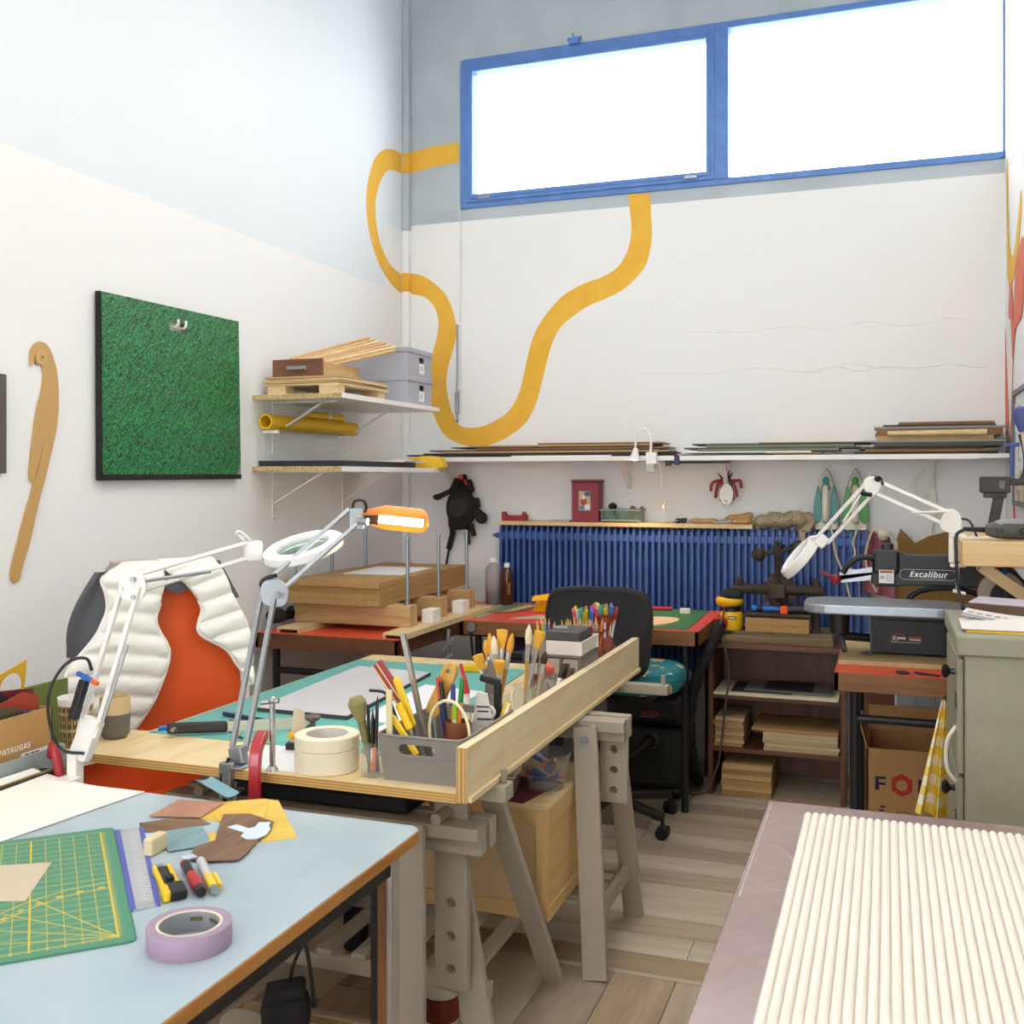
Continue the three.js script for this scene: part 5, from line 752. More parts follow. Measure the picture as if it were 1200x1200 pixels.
// cartons below the saw table
{
  const t = thing('brown_carton', 'open brown carton printed with dark letters and a red hexagon', 'carton');
  const x0 = -0.075, x1 = 0.34, h = 0.45, z0 = -4.62, z1 = -4.3;
  mesh('walls', [span(x0, x1, 0.002, 0.006, z0, z1), span(x0, x1, 0, h, z0, z0 + 0.005), span(x0, x0 + 0.005, 0, h, z0, z1), span(x1 - 0.005, x1, 0, h, z0, z1)], MT.card, t);
  const W = x1 - x0;
  mesh('front_wall', plate(W, h, 0.005, [(x0 + x1) / 2, h / 2, z1 - 0.0025]), canvasMat(768, 834, (c, w, h2) => {
    c.fillStyle = '#b48a58'; c.fillRect(0, 0, w, h2);
    for (let i = 0; i < 260; i++) { c.fillStyle = i % 2 ? 'rgba(160,118,70,.35)' : 'rgba(196,152,100,.35)'; c.fillRect((i * 197) % w, (i * 331) % h2, 40, 2); }
    c.fillStyle = '#27304f'; c.font = 'bold 138px sans-serif'; c.textBaseline = 'alphabetic';
    c.save(); c.scale(1.3, 1); c.fillText('F', 30, 300); c.fillText('R', 252, 300); c.fillText('CH', 366, 300); c.restore();
    c.fillStyle = '#b5372c'; c.beginPath(); for (let i = 0; i < 6; i++) c[i ? 'lineTo' : 'moveTo'](236 + 80 * Math.sin(i * Math.PI / 3), 250 + 84 * Math.cos(i * Math.PI / 3)); c.fill();
    c.fillStyle = '#b48a58'; c.beginPath(); c.arc(236, 252, 38, 0, 7); c.fill();
    c.strokeStyle = '#5a452f'; c.lineWidth = 5; c.beginPath(); c.arc(250, 520, 80, 0, 7); c.stroke(); c.beginPath(); c.arc(420, 540, 60, 0, 7); c.stroke(); c.fillStyle = '#27304f'; for (let i = 0; i < 6; i++) c.fillRect(90 - i * 9, 410 + i * 26, 34, 15);
  }, 0.9), t);
  mesh('flap', [box(W, 0.005, 0.11, [(x0 + x1) / 2, h + 0.045, z0 - 0.035], [0.95, 0, 0])], MT.card, t);
  mesh('side_flap', [box(0.005, 0.09, 0.3, [x0 - 0.012, h + 0.04, (z0 + z1) / 2], [0, 0, 0.28])], MT.card, t);
  const c2 = thing('white_carton', 'white carton with pale blue printed lines behind the brown carton', 'carton');
  mesh('body', span(0.04, 0.48, 0, 0.62, -5.05, -4.72, 0.002), mat(0xaab1b8, 0.85), c2);
  mesh('front_print', plate(0.44, 0.62, 0.001, [0.26, 0.31, -4.7195]), canvasMat(352, 496, (c, w, h2) => { c.fillStyle = '#b9c0c8'; c.fillRect(0, 0, w, h2); c.strokeStyle = '#7f9cc4'; c.lineWidth = 3; c.strokeRect(60, -20, 240, 90); c.strokeRect(120, -20, 60, 70); c.fillStyle = '#1f86a8'; c.fillRect(90, 82, 240, 18); c.fillStyle = '#8fb4d8'; c.fillRect(36, 90, 40, 22); }, 0.85), c2);
  one('brown_board', span(-0.12, 0.03, 0.005, 0.75, -5.0, -4.96, 0.002), MT.dark, 'dark brown board standing between bookcase and cartons under the saw table', 'board');
}
// yellow gingham towel
{
  const N = 14; const gz = tex(256, (u, v) => { const a = Math.floor(u * 8) % 2, b = Math.floor(v * 8) % 2; return a && b ? hex(0xf4c70a) : a || b ? hex(0xf8dc66) : hex(0xfaf3dd); }, true, [0.9, 1.5]);
  one('gingham_towel', grid(28, 30, (u, v) => { const sp = 0.01 + 0.05 * v, a = (u - 0.5) * 2; return [0.175 - 0.005 * v + a * sp - 0.026 * v + 0.006 * Math.sin(u * 18) * v, 0.78 - v * (0.385 - 0.05 * u * (1 - v)) + 0.03 * v * u * 0 + 0.02 * v * Math.abs(a), -3.66 + 0.028 * Math.sin(u * 12.5 + 0.6) * (0.3 + v)]; }), tmat(gz, 0.85, { side: THREE.DoubleSide }), 'yellow and white gingham towel hanging beside the grey-green cabinet', 'towel');
  const h = thing('towel_hook', 'small dark hook holding the gingham towel', 'hook'); mesh('arm', tube([[0.215, 0.79, -3.604], [0.2, 0.79, -3.63], [0.18, 0.78, -3.655], [0.175, 0.79, -3.665]], 0.005, 20), MT.darkSteel, h);
}
// ---------- on the cabinet (top at 1.082) ----------
{
  const Y = 1.0825;
  const t = thing('brown_box_lid', 'shallow brown box turned over with a pale lilac top, lying on the cabinet', 'box', [0.372, Y, -3.36], -0.24);
  const bw = 0.27, bh = 0.04, bd = 0.17;
  mesh('rim', box(bw, bh, bd, [0, bh / 2 + 0.012, 0], [0, 0, -0.02], 0.002), tmat(woodTex(0x6d4d33, 0x4a3120, 121, 2, 16), 0.6), t); mesh('top_panel', box(bw - 0.002, 0.003, bd - 0.002, [0, bh + 0.0135, 0], [0, 0, -0.02], 0.001), mat(0xbfb6c6, 0.5), t); mesh('foot_blocks', [box(0.03, 0.012, bd - 0.02, [-0.11, 0.007, 0]), box(0.03, 0.012, bd - 0.02, [0.11, 0.005, 0])], MT.dark, t);
  const cover = canvasMat(512, 128, (c, w, h) => { c.fillStyle = '#d8dad6'; c.fillRect(0, 0, w, h); c.fillStyle = '#7d8a97'; c.fillRect(0, 10, w, 26); c.fillStyle = '#c9655a'; for (let i = 0; i < 12; i++) c.fillRect(20 + i * 40, 58, 26, 22); c.fillStyle = '#e2a79d'; c.fillRect(260, 12, 240, 30); }, 0.6, { side: THREE.DoubleSide });
  one('magazine', grid(20, 4, (u, v) => [0.213 + 0.29 * u - 0.02 * v, Y + 0.034 + 0.012 * (1 - u) - 0.02 * v * (0.6 + 0.4 * u) - 0.01 * Math.sin(u * 3.1), -3.255 + 0.045 * u + 0.055 * v + 0.03 * u * v]), cover, 'curled printed magazine leaning on the overturned brown box', 'magazine');
  one('yellow_envelope', sheet([[0.2, -3.08], [0.46, -3.07], [0.46, -3.2], [0.215, -3.24]], 0.006, Y), mat(0xf0c23a, 0.7), 'yellow envelope on the cabinet beneath loose white paper', 'envelope');
  one('loose_paper', grid(16, 8, (u, v) => [0.19 + 0.27 * u, Y + 0.0075 + 0.018 * Math.sin(v * 1.6) * (0.5 + 0.5 * Math.sin(u * 2.6)) + 0.001, -3.075 - 0.16 * v]), mat(0xe9e2dc, 0.85, { side: THREE.DoubleSide }), 'white paper bent upward on the yellow envelope', 'paper');
  for (let i = 0; i < 3; i++) one('pale_stick', box(0.13, 0.012, 0.02, [0.475, Y + 0.046 + i * 0.0125, -3.49 + i * 0.004], [0, 0.05 * i, 0], 0.001), MT.pine, 'pale wooden strip in the little stack on the dark block', 'strip', 'wooden strips on the cabinet');
  one('dark_block', span(0.41, 0.53, Y, Y + 0.0395, -3.55, -3.46, 0.002), MT.dark, 'dark wooden block under the pale strips on the cabinet', 'block');
  const tub = thing('clear_tub', 'clear plastic tub standing on the pale strips on the cabinet', 'tub'); mesh('tub', [box(0.09, 0.05, 0.06, [0.485, Y + 0.111, -3.49], [0, 0, 0], 0.008)], mat(0xf2f4f5, 0.15, { transmission: 0.7, thickness: 0 }), tub);
}
// ---------- on the beech shelf (top at 1.296) ----------
{
  const Y = 1.2965, t = thing('rotary_tool', 'grey and black rotary hand tool lying on the beech shelf', 'rotary tool');
  const dm = mat(0x4a4a46, 0.45), lg = mat(0x8d8f93, 0.4);
  mesh('body', between([0.3, Y + 0.034, -3.75], [0.5, Y + 0.034, -3.74], lathe([[0, 0], [0.018, 0.003], [0.026, 0.025], [0.031, 0.06], [0.032, 0.15], [0.028, 0.19], [0, 0.2]], [0, -0.1, 0])), dm, t);
  mesh('top_shell', between([0.31, Y + 0.042, -3.75], [0.46, Y + 0.044, -3.745], lathe([[0, 0], [0.012, 0.004], [0.026, 0.035], [0.0285, 0.1], [0.02, 0.15], [0, 0.15]], [0, -0.075, 0])), lg, t);
  for (let i = 0; i < 4; i++) mesh('vent_slot', box(0.006, 0.02, 0.006, [0.335 + i * 0.014, Y + 0.032, -3.7195], [0, 0, 0.4], 0.001), MT.black, t);
  mesh('dial', rod([0.41, Y + 0.03, -3.722], [0.41, Y + 0.03, -3.713], 0.014), MT.black, t);
  mesh('cord_guard', rod([0.302, Y + 0.033, -3.75], [0.235, Y + 0.036, -3.72], 0.009, 0.007), MT.black, t);
  mesh('cord', tube([[0.238, Y + 0.035, -3.72], [0.212, Y + 0.02, -3.68], [0.208, Y - 0.04, -3.645], [0.214, Y - 0.15, -3.645], [0.225, Y - 0.2095, -3.58]], 0.0055, 50), MT.black, t);
  one('paper_slip', box(0.1, 0.004, 0.07, [0.28, Y + 0.002, -3.86], [0, 0.2, 0]), MT.paper, 'white paper slip beside the rotary tool on the beech shelf', 'paper');
  // lever tool with blue grip
  const l = thing('lever_press', 'black lever stand with a beige arm ending in a blue bulb grip', 'lever press');
  const z = -4.2, k = mat(0x35312f, 0.5);
  mesh('stand_foot', [box(0.1, 0.012, 0.1, [0.4, Y + 0.006, z], [0, 0, 0], 0.003)], k, l);
  mesh('stand_post', [bar([0.36, Y + 0.01, z], [0.385, 1.44, z], 0.035, 0.03, 0.004), bar([0.42, Y + 0.01, z], [0.38, 1.34, z], 0.02, 0.03, 0.004)], k, l);
  mesh('head', [box(0.1, 0.06, 0.07, [0.37, 1.475, z], [0, 0, 0], 0.006), box(0.075, 0.02, 0.06, [0.37, 1.437, z], [0, 0, 0], 0.004)], k, l);
  mesh('head_window', box(0.02, 0.03, 0.004, [0.39, 1.475, z + 0.036], [0, 0, 0], 0.002), mat(0x6c6a68, 0.4), l);
  mesh('side_arm', [box(0.07, 0.025, 0.04, [0.445, 1.485, z], [0, 0, 0], 0.006), tube([[0.46, 1.485, z], [0.475, 1.53, z], [0.473, 1.6, z], [0.458, 1.66, z]], 0.013, 30, 10)], k, l);
  mesh('lever_arm', bar([0.487, 1.5, z + 0.01], [0.462, 1.672, z + 0.01], 0.018, 0.01, 0.003), mat(0xcbb8a3, 0.5), l);
  mesh('bulb_grip', lathe([[0, 0], [0.014, 0.002], [0.021, 0.03], [0.029, 0.065], [0.024, 0.088], [0, 0.098]], [0.462, 1.665, z + 0.01], [0, 0, 0.12]), mat(0x49518a, 0.5), l);
  mesh('blue_screw', [rod([0.425, 1.5, z], [0.428, 1.62, z], 0.006), rod([0.405, 1.618, z], [0.452, 1.622, z], 0.007), rod([0.427, 1.55, z], [0.427, 1.565, z], 0.009)], mat(0x3d549c, 0.45), l);
  one('blue_orange_marker', [rod([0.5, Y, -4.12], [0.5, 1.36, -4.12], 0.008)], mat(0x2a43a8, 0.4), 'blue marker standing on the beech shelf near the lever stand', 'marker');
  one('orange_rod', [rod([0.515, Y, -4.2], [0.515, 1.39, -4.2], 0.009)], mat(0xe8742a, 0.5), 'orange rod standing on the beech shelf by the right wall', 'rod');
}
// framed picture on the right wall
{
  const t = thing('framed_picture', 'grey framed picture with pale collage on the right wall', 'picture');
  mesh('frame', [span(RX - 0.018, RX, 1.38, 1.4, -5.09, -4.6), span(RX - 0.018, RX, 1.86, 1.88, -5.09, -4.6), span(RX - 0.018, RX, 1.4, 1.86, -5.09, -5.07), span(RX - 0.018, RX, 1.4, 1.86, -4.62, -4.6)], mat(0x6d6c70, 0.5), t);
  mesh('print', plate(0.45, 0.46, 0.004, [RX - 0.006, 1.63, -4.845], [0, -Math.PI / 2, 0]), canvasMat(256, 256, (c, w, h) => { c.fillStyle = '#dfe4e6'; c.fillRect(0, 0, w, h); const p = ['#b9a6ae', '#9fb4c4', '#d6d1a0', '#6f7f96', '#c98f86', '#eef0ee']; for (let i = 0; i < 26; i++) { c.fillStyle = p[i % 6]; c.fillRect((i * 71) % 230, (i * 113) % 230, 30 + (i * 17) % 40, 20 + (i * 29) % 40); } }), t);
  one('red_cable', tube([[RX - 0.006, 1.6, -5.25], [RX - 0.006, 1.5, -5.2], [RX - 0.006, 1.35, -5.12], [RX - 0.006, 1.1, -5.1]], 0.004, 30), mat(0xd3493a, 0.5), 'thin red cable running down the right wall', 'cable');
}
// ---------- jointed lamps ----------
function armPair(a, b, w, m, parent, name = 'arm', off = [0, 0.022, 0], r = 0.008) {   // two parallel square bars from a to b
  const o = V(...off);
  for (const s of [-1, 1]) { const d = o.clone().multiplyScalar(s); mesh(name, bar(V(...a).add(d).toArray(), V(...b).add(d).toArray(), w, w, 0.002, [0, 0, 1]), m, parent); }
}
// white magnifier lamp, switched on, at the back corner of the blue table
{
  const w = mat(0xf1eeea, 0.35), t = thing('magnifier_lamp', 'white magnifier lamp with a glowing ring, clamped beside the patterned cup', 'lamp');
  const base = [-1.9, 0.8, -2.075], low = [-1.875, 0.86, -2.09], elbow = [-1.83, 1.226, -2.2], head = [-1.70, 1.296, -2.53];
  mesh('clamp', [box(0.03, 0.1, 0.03, [-1.9, 0.77, -2.078], [0, 0, 0], 0.004), box(0.05, 0.012, 0.05, [-1.9, 0.756, -2.045], [0, 0, 0], 0.002), box(0.05, 0.012, 0.06, [-1.9, 0.712, -2.05], [0, 0, 0], 0.002), rod([-1.9, 0.7, -2.04], [-1.9, 0.64, -2.04], 0.006)], w, t);
  mesh('base_joint', [bar([-1.895, 0.8, -2.085], [-1.865, 0.9, -2.105], 0.055, 0.03, 0.006)], w, t);
  armPair(low, elbow, 0.012, w, t, 'lower_arm', [0.024, -0.006, 0]);
  mesh('spring', [tube(Array.from({ length: 60 }, (_, i) => { const s = i / 59; return [-1.845 + 0.014 * s + 0.006 * Math.cos(i * 1.6), 0.9 + 0.16 * s, -2.105 - 0.05 * s + 0.006 * Math.sin(i * 1.6)]; }), 0.0015, 240, 5), rod([-1.835, 0.89, -2.1], [-1.8, 1.08, -2.15], 0.003)], MT.steel, t);
  const el = mesh('elbow_plate', extr(smooth([[-0.03, -0.03], [0.0, -0.045], [0.028, -0.03], [0.03, 0.01], [0.01, 0.035], [-0.02, 0.03], [-0.035, 0.0]], 40), 0.022, 0.003).rotateY(0.5).translate(-1.83, 1.226, -2.21), w, t);
  for (const [x, y] of [[-0.02, -0.01], [0.015, -0.03], [0.012, 0.015]]) mesh('screw', rod([-1.83 + x, 1.226 + y, -2.2], [-1.824 + x, 1.226 + y, -2.178], 0.006), MT.steel, el);
  armPair([-1.82, 1.23, -2.22], head, 0.011, w, t, 'upper_arm', [0, 0.022, 0]);
  mesh('upper_spring', rod([-1.8, 1.235, -2.215], [-1.735, 1.245, -2.4], 0.005), MT.steel, t);
  mesh('head_joint', [box(0.05, 0.06, 0.03, [-1.695, 1.292, -2.545], [0, 0.9, 0], 0.008), tube([[-1.71, 1.325, -2.52], [-1.72, 1.345, -2.5], [-1.7, 1.35, -2.49], [-1.695, 1.325, -2.53]], 0.004, 20)], w, t);
  const hc = V(-1.565, 1.298, -2.6), tilt = new THREE.Euler(0.32, 0, 0.1), R = 0.115;
  const turn = (g) => g.applyMatrix4(new THREE.Matrix4().makeRotationFromEuler(tilt)).translate(...hc.toArray());
  const rg = mesh('ring_housing', turn(join(lathe([[R * 0.93, 0.016], [R, 0.012], [R, -0.008], [R * 0.96, -0.012]], [0, 0, 0], [0, 0, 0], 48), lathe([[R * 0.66, -0.006], [R * 0.66, 0.012], [R * 0.7, 0.014]], [0, 0, 0], [0, 0, 0], 48))), mat(0xf4f3f1, 0.35, { side: THREE.DoubleSide }), t);
  mesh('ring_tube', turn(place(new THREE.TorusGeometry(R * 0.81, 0.0135, 12, 48).toNonIndexed(), [0, 0.0, 0], [Math.PI / 2, 0, 0])), mat(0xffffff, 0.4, { emissive: 0xf3f8ff, emissiveIntensity: 2.2 }), rg);
  mesh('lens', turn(lathe([[0, 0.006], [R * 0.65, 0.004], [R * 0.65, 0.0], [0, -0.002]], [0, 0, 0], [0, 0, 0], 40)), mat(0xdfeae4, 0.03, { transmission: 0.95, thickness: 0 }), rg);
  const ml = new THREE.RectAreaLight(0xf3f8ff, 6, 0.17, 0.17); ml.rotation.set(-Math.PI / 2 + 0.32, 0.1, 0); ml.position.copy(V(0, -0.022, 0).applyEuler(tilt).add(hc)); ml.castShadow = true; t.add(ml);
  mesh('cable', tube([[-1.865, 0.82, -2.07], [-1.915, 0.83, -2.05], [-1.945, 0.9, -2.04], [-1.95, 0.98, -2.05], [-1.91, 1.045, -2.07], [-1.875, 1.05, -2.09], [-1.868, 1.02, -2.1]], 0.004, 60), MT.black, t);
  mesh('cable_box', bar([-1.89, 0.905, -2.06], [-1.872, 1.0, -2.08], 0.022, 0.02, 0.004), MT.black, t);
  const pen = thing('blue_pen_clip', 'blue plastic clip with an orange tip pinched on the lower lamp arm', 'clip');
  mesh('body', [bar([-1.895, 1.015, -2.08], [-1.845, 1.0, -2.075], 0.012, 0.012, 0.004, [0, 0, 1]), rod([-1.868, 1.013, -2.078], [-1.868, 0.998, -2.078], 0.007)], mat(0x2566b5, 0.4), pen); mesh('tip', bar([-1.846, 1.0, -2.075], [-1.825, 0.994, -2.073], 0.01, 0.01, 0.002, [0, 0, 1]), mat(0xe8641e, 0.4), pen);
}
// silver desk lamp with a glowing amber shade, on the middle table
{
  const s = MT.steel, t = thing('amber_desk_lamp', 'silver jointed desk lamp with a glowing amber tube shade', 'lamp');
  const low = [-1.575, 0.8, -2.3], elbow = [-1.58, 1.198, -2.45], head = [-1.405, 1.393, -2.602];
  mesh('clamp', [box(0.035, 0.09, 0.02, [-1.575, 0.735, -2.247], [0, 0, 0], 0.003), box(0.06, 0.008, 0.07, [-1.565, 0.7645, -2.28], [0, 0, 0], 0.003), box(0.035, 0.008, 0.06, [-1.575, 0.7, -2.27], [0, 0, 0], 0.002), rod([-1.575, 0.72, -2.285], [-1.575, 0.64, -2.285], 0.006)], s, t);
  mesh('base_joint', [box(0.04, 0.045, 0.03, [-1.566, 0.79, -2.285], [0, 0, 0.2], 0.005), rod([-1.575, 0.76, -2.285], [-1.575, 0.81, -2.285], 0.013)], s, t);
  armPair(low, elbow, 0.013, s, t, 'lower_arm', [0.02, -0.004, 0]);
  mesh('elbow_plate', [extr(smooth([[-0.02, -0.035], [0.03, -0.035], [0.04, 0], [0.02, 0.03], [-0.025, 0.03], [-0.035, -0.01]], 36), 0.03, 0.003).rotateY(0.5).translate(-1.575, 1.19, -2.465), rod([-1.55, 1.185, -2.44], [-1.53, 1.185, -2.41], 0.008)], s, t);
  armPair([-1.573, 1.205, -2.46], head, 0.012, s, t, 'upper_arm', [0.014, -0.019, 0]);
  mesh('head_joint', [box(0.04, 0.06, 0.03, [-1.4, 1.385, -2.61], [0, 0.5, 0], 0.004), rod([-1.39, 1.38, -2.6], [-1.36, 1.378, -2.6], 0.01)], s, t);
  mesh('cable', [tube([[-1.57, 0.79, -2.25], [-1.585, 0.74, -2.24], [-1.575, 0.66, -2.245], [-1.59, 0.6, -2.25]], 0.005, 30), tube([[-1.41, 1.41, -2.6], [-1.4, 1.435, -2.6], [-1.375, 1.435, -2.605], [-1.37, 1.415, -2.61], [-1.378, 1.4, -2.61]], 0.004, 30), tube([[-1.6, 1.19, -2.45], [-1.605, 1.215, -2.45], [-1.59, 1.228, -2.455], [-1.565, 1.235, -2.46]], 0.006, 20)], MT.black, t);
  // shade: a half tube, open below, from the joint toward the right
  const A = V(-1.392, 1.392, -2.62), B = V(-1.222, 1.372, -2.7), L = A.distanceTo(B), q = new THREE.Quaternion().setFromUnitVectors(V(1, 0, 0), B.clone().sub(A).normalize());
  const put = (g) => g.applyQuaternion(q).translate(...A.toArray());
  const sh = mesh('shade', put(grid(30, 20, (u, v) => { const e = Math.min(1, Math.sqrt(Math.max(0, 1 - Math.pow(Math.max(0, (v - 0.85) / 0.15), 2)))) * Math.min(1, 0.45 + 1.6 * v), a = Math.PI * (-0.05 + 1.1 * u) + 0.6; return [v * L * 1.02, 0.042 * e * Math.sin(a) - 0.004, 0.052 * e * Math.cos(a)]; })), mat(0xff9a2a, 0.5, { transmission: 0.55, thickness: 0, side: THREE.DoubleSide }), t);
  mesh('lamp_tube', put(join(rod([0.05, -0.002, 0.015], [L * 0.93, -0.002, 0.015], 0.011, 0.011, 14), rod([0.05, -0.002, -0.015], [L * 0.93, -0.002, -0.015], 0.011, 0.011, 14))), mat(0xfff1d8, 0.4, { emissive: 0xffdfae, emissiveIntensity: 8 }), sh);
  mesh('socket', put(join(rod([0.0, 0, 0], [0.05, 0, 0], 0.018, 0.02, 14))), mat(0x3a2a20, 0.5), sh);
  const l = new THREE.RectAreaLight(new THREE.Color(1, 0.84, 0.6), 42, L * 0.8, 0.05), mid = A.clone().lerp(B, 0.55), down = V(0.25, -0.85, 0.48).normalize(); down.addScaledVector(B.clone().sub(A).normalize(), -down.dot(B.clone().sub(A).normalize())).normalize();
  const zx = down.clone().negate(), xx = B.clone().sub(A).normalize(), yx = zx.clone().cross(xx); l.quaternion.setFromRotationMatrix(new THREE.Matrix4().makeBasis(xx, yx, zx)); l.position.copy(mid).addScaledVector(down, 0.016); l.castShadow = true; t.add(l);
}
// white jointed magnifier on the right shelf, switched off
{
  const w = mat(0xefeae4, 0.38), t = thing('white_magnifier', 'white jointed magnifier lamp, unlit, clamped to the beech shelf', 'lamp');
  const low = [0.212, 1.352, -3.9], elbow = [-0.05, 1.474, -3.93], head = [-0.222, 1.275, -3.98];
  mesh('clamp', [rod([0.208, 1.21, -3.9], [0.208, 1.33, -3.9], 0.01), box(0.05, 0.012, 0.04, [0.228, 1.3025, -3.9], [0, 0, 0], 0.003), box(0.05, 0.012, 0.04, [0.228, 1.2, -3.9], [0, 0, 0], 0.003), rod([0.226, 1.12, -3.88], [0.226, 1.2, -3.9], 0.006), rod([0.21, 1.115, -3.87], [0.25, 1.105, -3.87], 0.006)], w, t);
  mesh('base_joint', extr(smooth([[-0.035, -0.03], [0.02, -0.04], [0.03, 0.0], [0.015, 0.035], [-0.01, 0.04], [-0.03, 0.02]], 36), 0.026, 0.003).translate(0.21, 1.352, -3.915), w, t);
  armPair(low, elbow, 0.013, w, t, 'lower_arm', [0.008, 0.02, 0]);
  mesh('spring_bar', rod([0.2, 1.385, -3.89], [0.08, 1.378, -3.9], 0.004), w, t);
  mesh('elbow_plate', extr(smooth([[-0.025, -0.02], [0.0, -0.042], [0.03, -0.005], [0.025, 0.025], [-0.01, 0.03], [-0.03, 0.015]], 36), 0.026, 0.003).translate(-0.05, 1.474, -3.945), w, t);
  mesh('elbow_cap', [rod([-0.05, 1.5, -3.95], [-0.03, 1.495, -3.91], 0.01), rod([-0.085, 1.445, -3.93], [-0.055, 1.44, -3.91], 0.008)], MT.black, t);
  armPair(elbow, head, 0.013, w, t, 'upper_arm', [0.016, -0.014, 0]);
  mesh('spring_bar', rod([-0.09, 1.44, -3.93], [-0.15, 1.34, -3.95], 0.004), w, t);
  mesh('head_joint', [box(0.045, 0.04, 0.03, [-0.225, 1.268, -3.985], [0, 0, 0.8], 0.006), rod([-0.24, 1.285, -3.985], [-0.265, 1.28, -3.975], 0.006)], w, t);
  const c = V(-0.305, 1.205, -4.02), e = new THREE.Euler(0.28, 0.0, 0.86), R = 0.092, turn = (g) => g.applyMatrix4(new THREE.Matrix4().makeRotationFromEuler(e)).translate(...c.toArray());
  const rg = mesh('ring_housing', turn(lathe([[R * 0.7, -0.004], [R * 0.7, 0.014], [R * 0.8, 0.022], [R * 0.96, 0.018], [R, 0.005], [R, -0.014], [R * 0.9, -0.018], [R * 0.7, -0.012]], [0, 0, 0], [0, 0, 0], 40)), w, t);
  mesh('lens', turn(lathe([[0, 0.006], [R * 0.69, 0.002], [R * 0.69, -0.002], [0, -0.006]], [0, 0, 0], [0, 0, 0], 36)), mat(0xcfe3e2, 0.05, { transmission: 0.7, thickness: 0 }), rg);
  mesh('cable', [tube([[0.235, 1.36, -3.9], [0.26, 1.355, -3.89], [0.275, 1.33, -3.87], [0.285, 1.3, -3.86]], 0.004, 30), tube([[-0.045, 1.505, -3.93], [-0.025, 1.5, -3.925], [-0.015, 1.475, -3.92]], 0.005, 20)], MT.black, t);
}
// ---------- on the plywood table (top at 0.76) ----------
const YM = 0.7602;
one('teal_cutting_mat', sheet([[-2.015, -2.5], [-1.22, -2.5], [-1.3, -3.8], [-2.02, -3.78]], 0.003, YM), tmat(speckTex(0x6fb8b0, 0x5ca79f, 6, 0.8, 10, 3), 0.55), 'large teal cutting mat covering the plywood table', 'cutting mat');
{
  const Y = YM + 0.0032;
  const t = thing('grey_sketch_pad', 'grey-topped pad with dark edges lying on the teal mat', 'pad');
  mesh('pad_block', sheet([[-1.87, -2.83], [-1.545, -2.82], [-1.6, -3.56], [-1.92, -3.59]], 0.012, Y), mat(0x3c3b3e, 0.7), t); mesh('top_sheet', sheet([[-1.868, -2.832], [-1.547, -2.822], [-1.602, -3.558], [-1.918, -3.588]], 0.0015, Y + 0.0122), mat(0xc7c4c6, 0.8), t);
  one('clear_cover', sheet([[-1.84, -3.4], [-1.66, -3.36], [-1.62, -3.54], [-1.82, -3.57]], 0.001, Y + 0.0139), mat(0xe8e9ec, 0.2), 'small shiny pale sheet on the grey pad', 'sheet');
  one('white_paper', sheet([[-1.52, -2.85], [-1.3, -2.8], [-1.31, -3.35], [-1.55, -3.4]], 0.0012, Y), MT.paperCool, 'white paper sheet beside the grey pad on the teal mat', 'paper');
  one('white_paper', sheet([[-1.42, -2.62], [-1.24, -2.6], [-1.26, -2.95], [-1.4, -2.98]], 0.0012, Y + 0.0015), MT.paper, 'white paper sheet behind the grey tool basket', 'paper');
  one('white_paper', sheet([[-1.62, -2.28], [-1.36, -2.29], [-1.34, -2.5], [-1.6, -2.52]], 0.0012, YM), MT.paperCool, 'white paper by the red clamp at the plywood table edge', 'paper');
  const pencil = (label, a, b, r, c, tip, tc) => { const q = thing('pencil', label, 'pencil'); mesh('shaft', rod(a, b, r, r, 8), mat(c, 0.4), q); mesh('tip', rod(b, V(...b).add(V(...b).sub(V(...a)).normalize().multiplyScalar(tip)).toArray(), r, r * 0.6, 8), mat(tc, 0.4), q); };
  pencil('thick dark blue pen with a silver and orange end by the grey pad', [-1.93, Y + 0.008, -2.74], [-1.75, Y + 0.008, -2.7], 0.007, 0x27335a, 0.03, 0xc8b9a8);
  pencil('green and yellow pencil lying on the teal mat', [-1.9, Y + 0.005, -2.66], [-1.72, Y + 0.005, -2.52], 0.004, 0xa9a13f, 0.02, 0x2c3a30);
  pencil('grey pencil lying on the teal mat', [-1.88, Y + 0.004, -2.7], [-1.72, Y + 0.004, -2.64], 0.0035, 0x9aa0a2, 0.015, 0x6a6a6a);
  // saw with black handle
  const s = thing('small_saw', 'small saw with a rounded black handle lying on the teal mat', 'saw');
  mesh('handle', bar([-1.94, Y + 0.02, -2.48], [-1.79, Y + 0.02, -2.56], 0.02, 0.032, 0.009, [0, 0, 1]), mat(0x2b2522, 0.5), s); mesh('rivet', rod([-1.915, Y + 0.02, -2.49], [-1.912, Y + 0.02, -2.468], 0.006), MT.steel, s);
  mesh('blade', extr([[0, 0], [0.2, 0.0], [0.2, 0.035], [0, 0.028]], 0.0015).rotateY(0.49).translate(-1.795, Y + 0.006, -2.557), mat(0xcfc7b4, 0.35, { metalness: 0.3 }), s);
  one('leather_flap', extr([[0, 0], [0.06, 0], [0.042, 0.1], [0.028, 0.115], [0.012, 0.11]], 0.003).rotateY(0.2).translate(-1.535, YM + 0.001, -2.48), mat(0xd9cdb3, 0.7), 'cream leather flap standing behind the red clamp', 'flap');
}
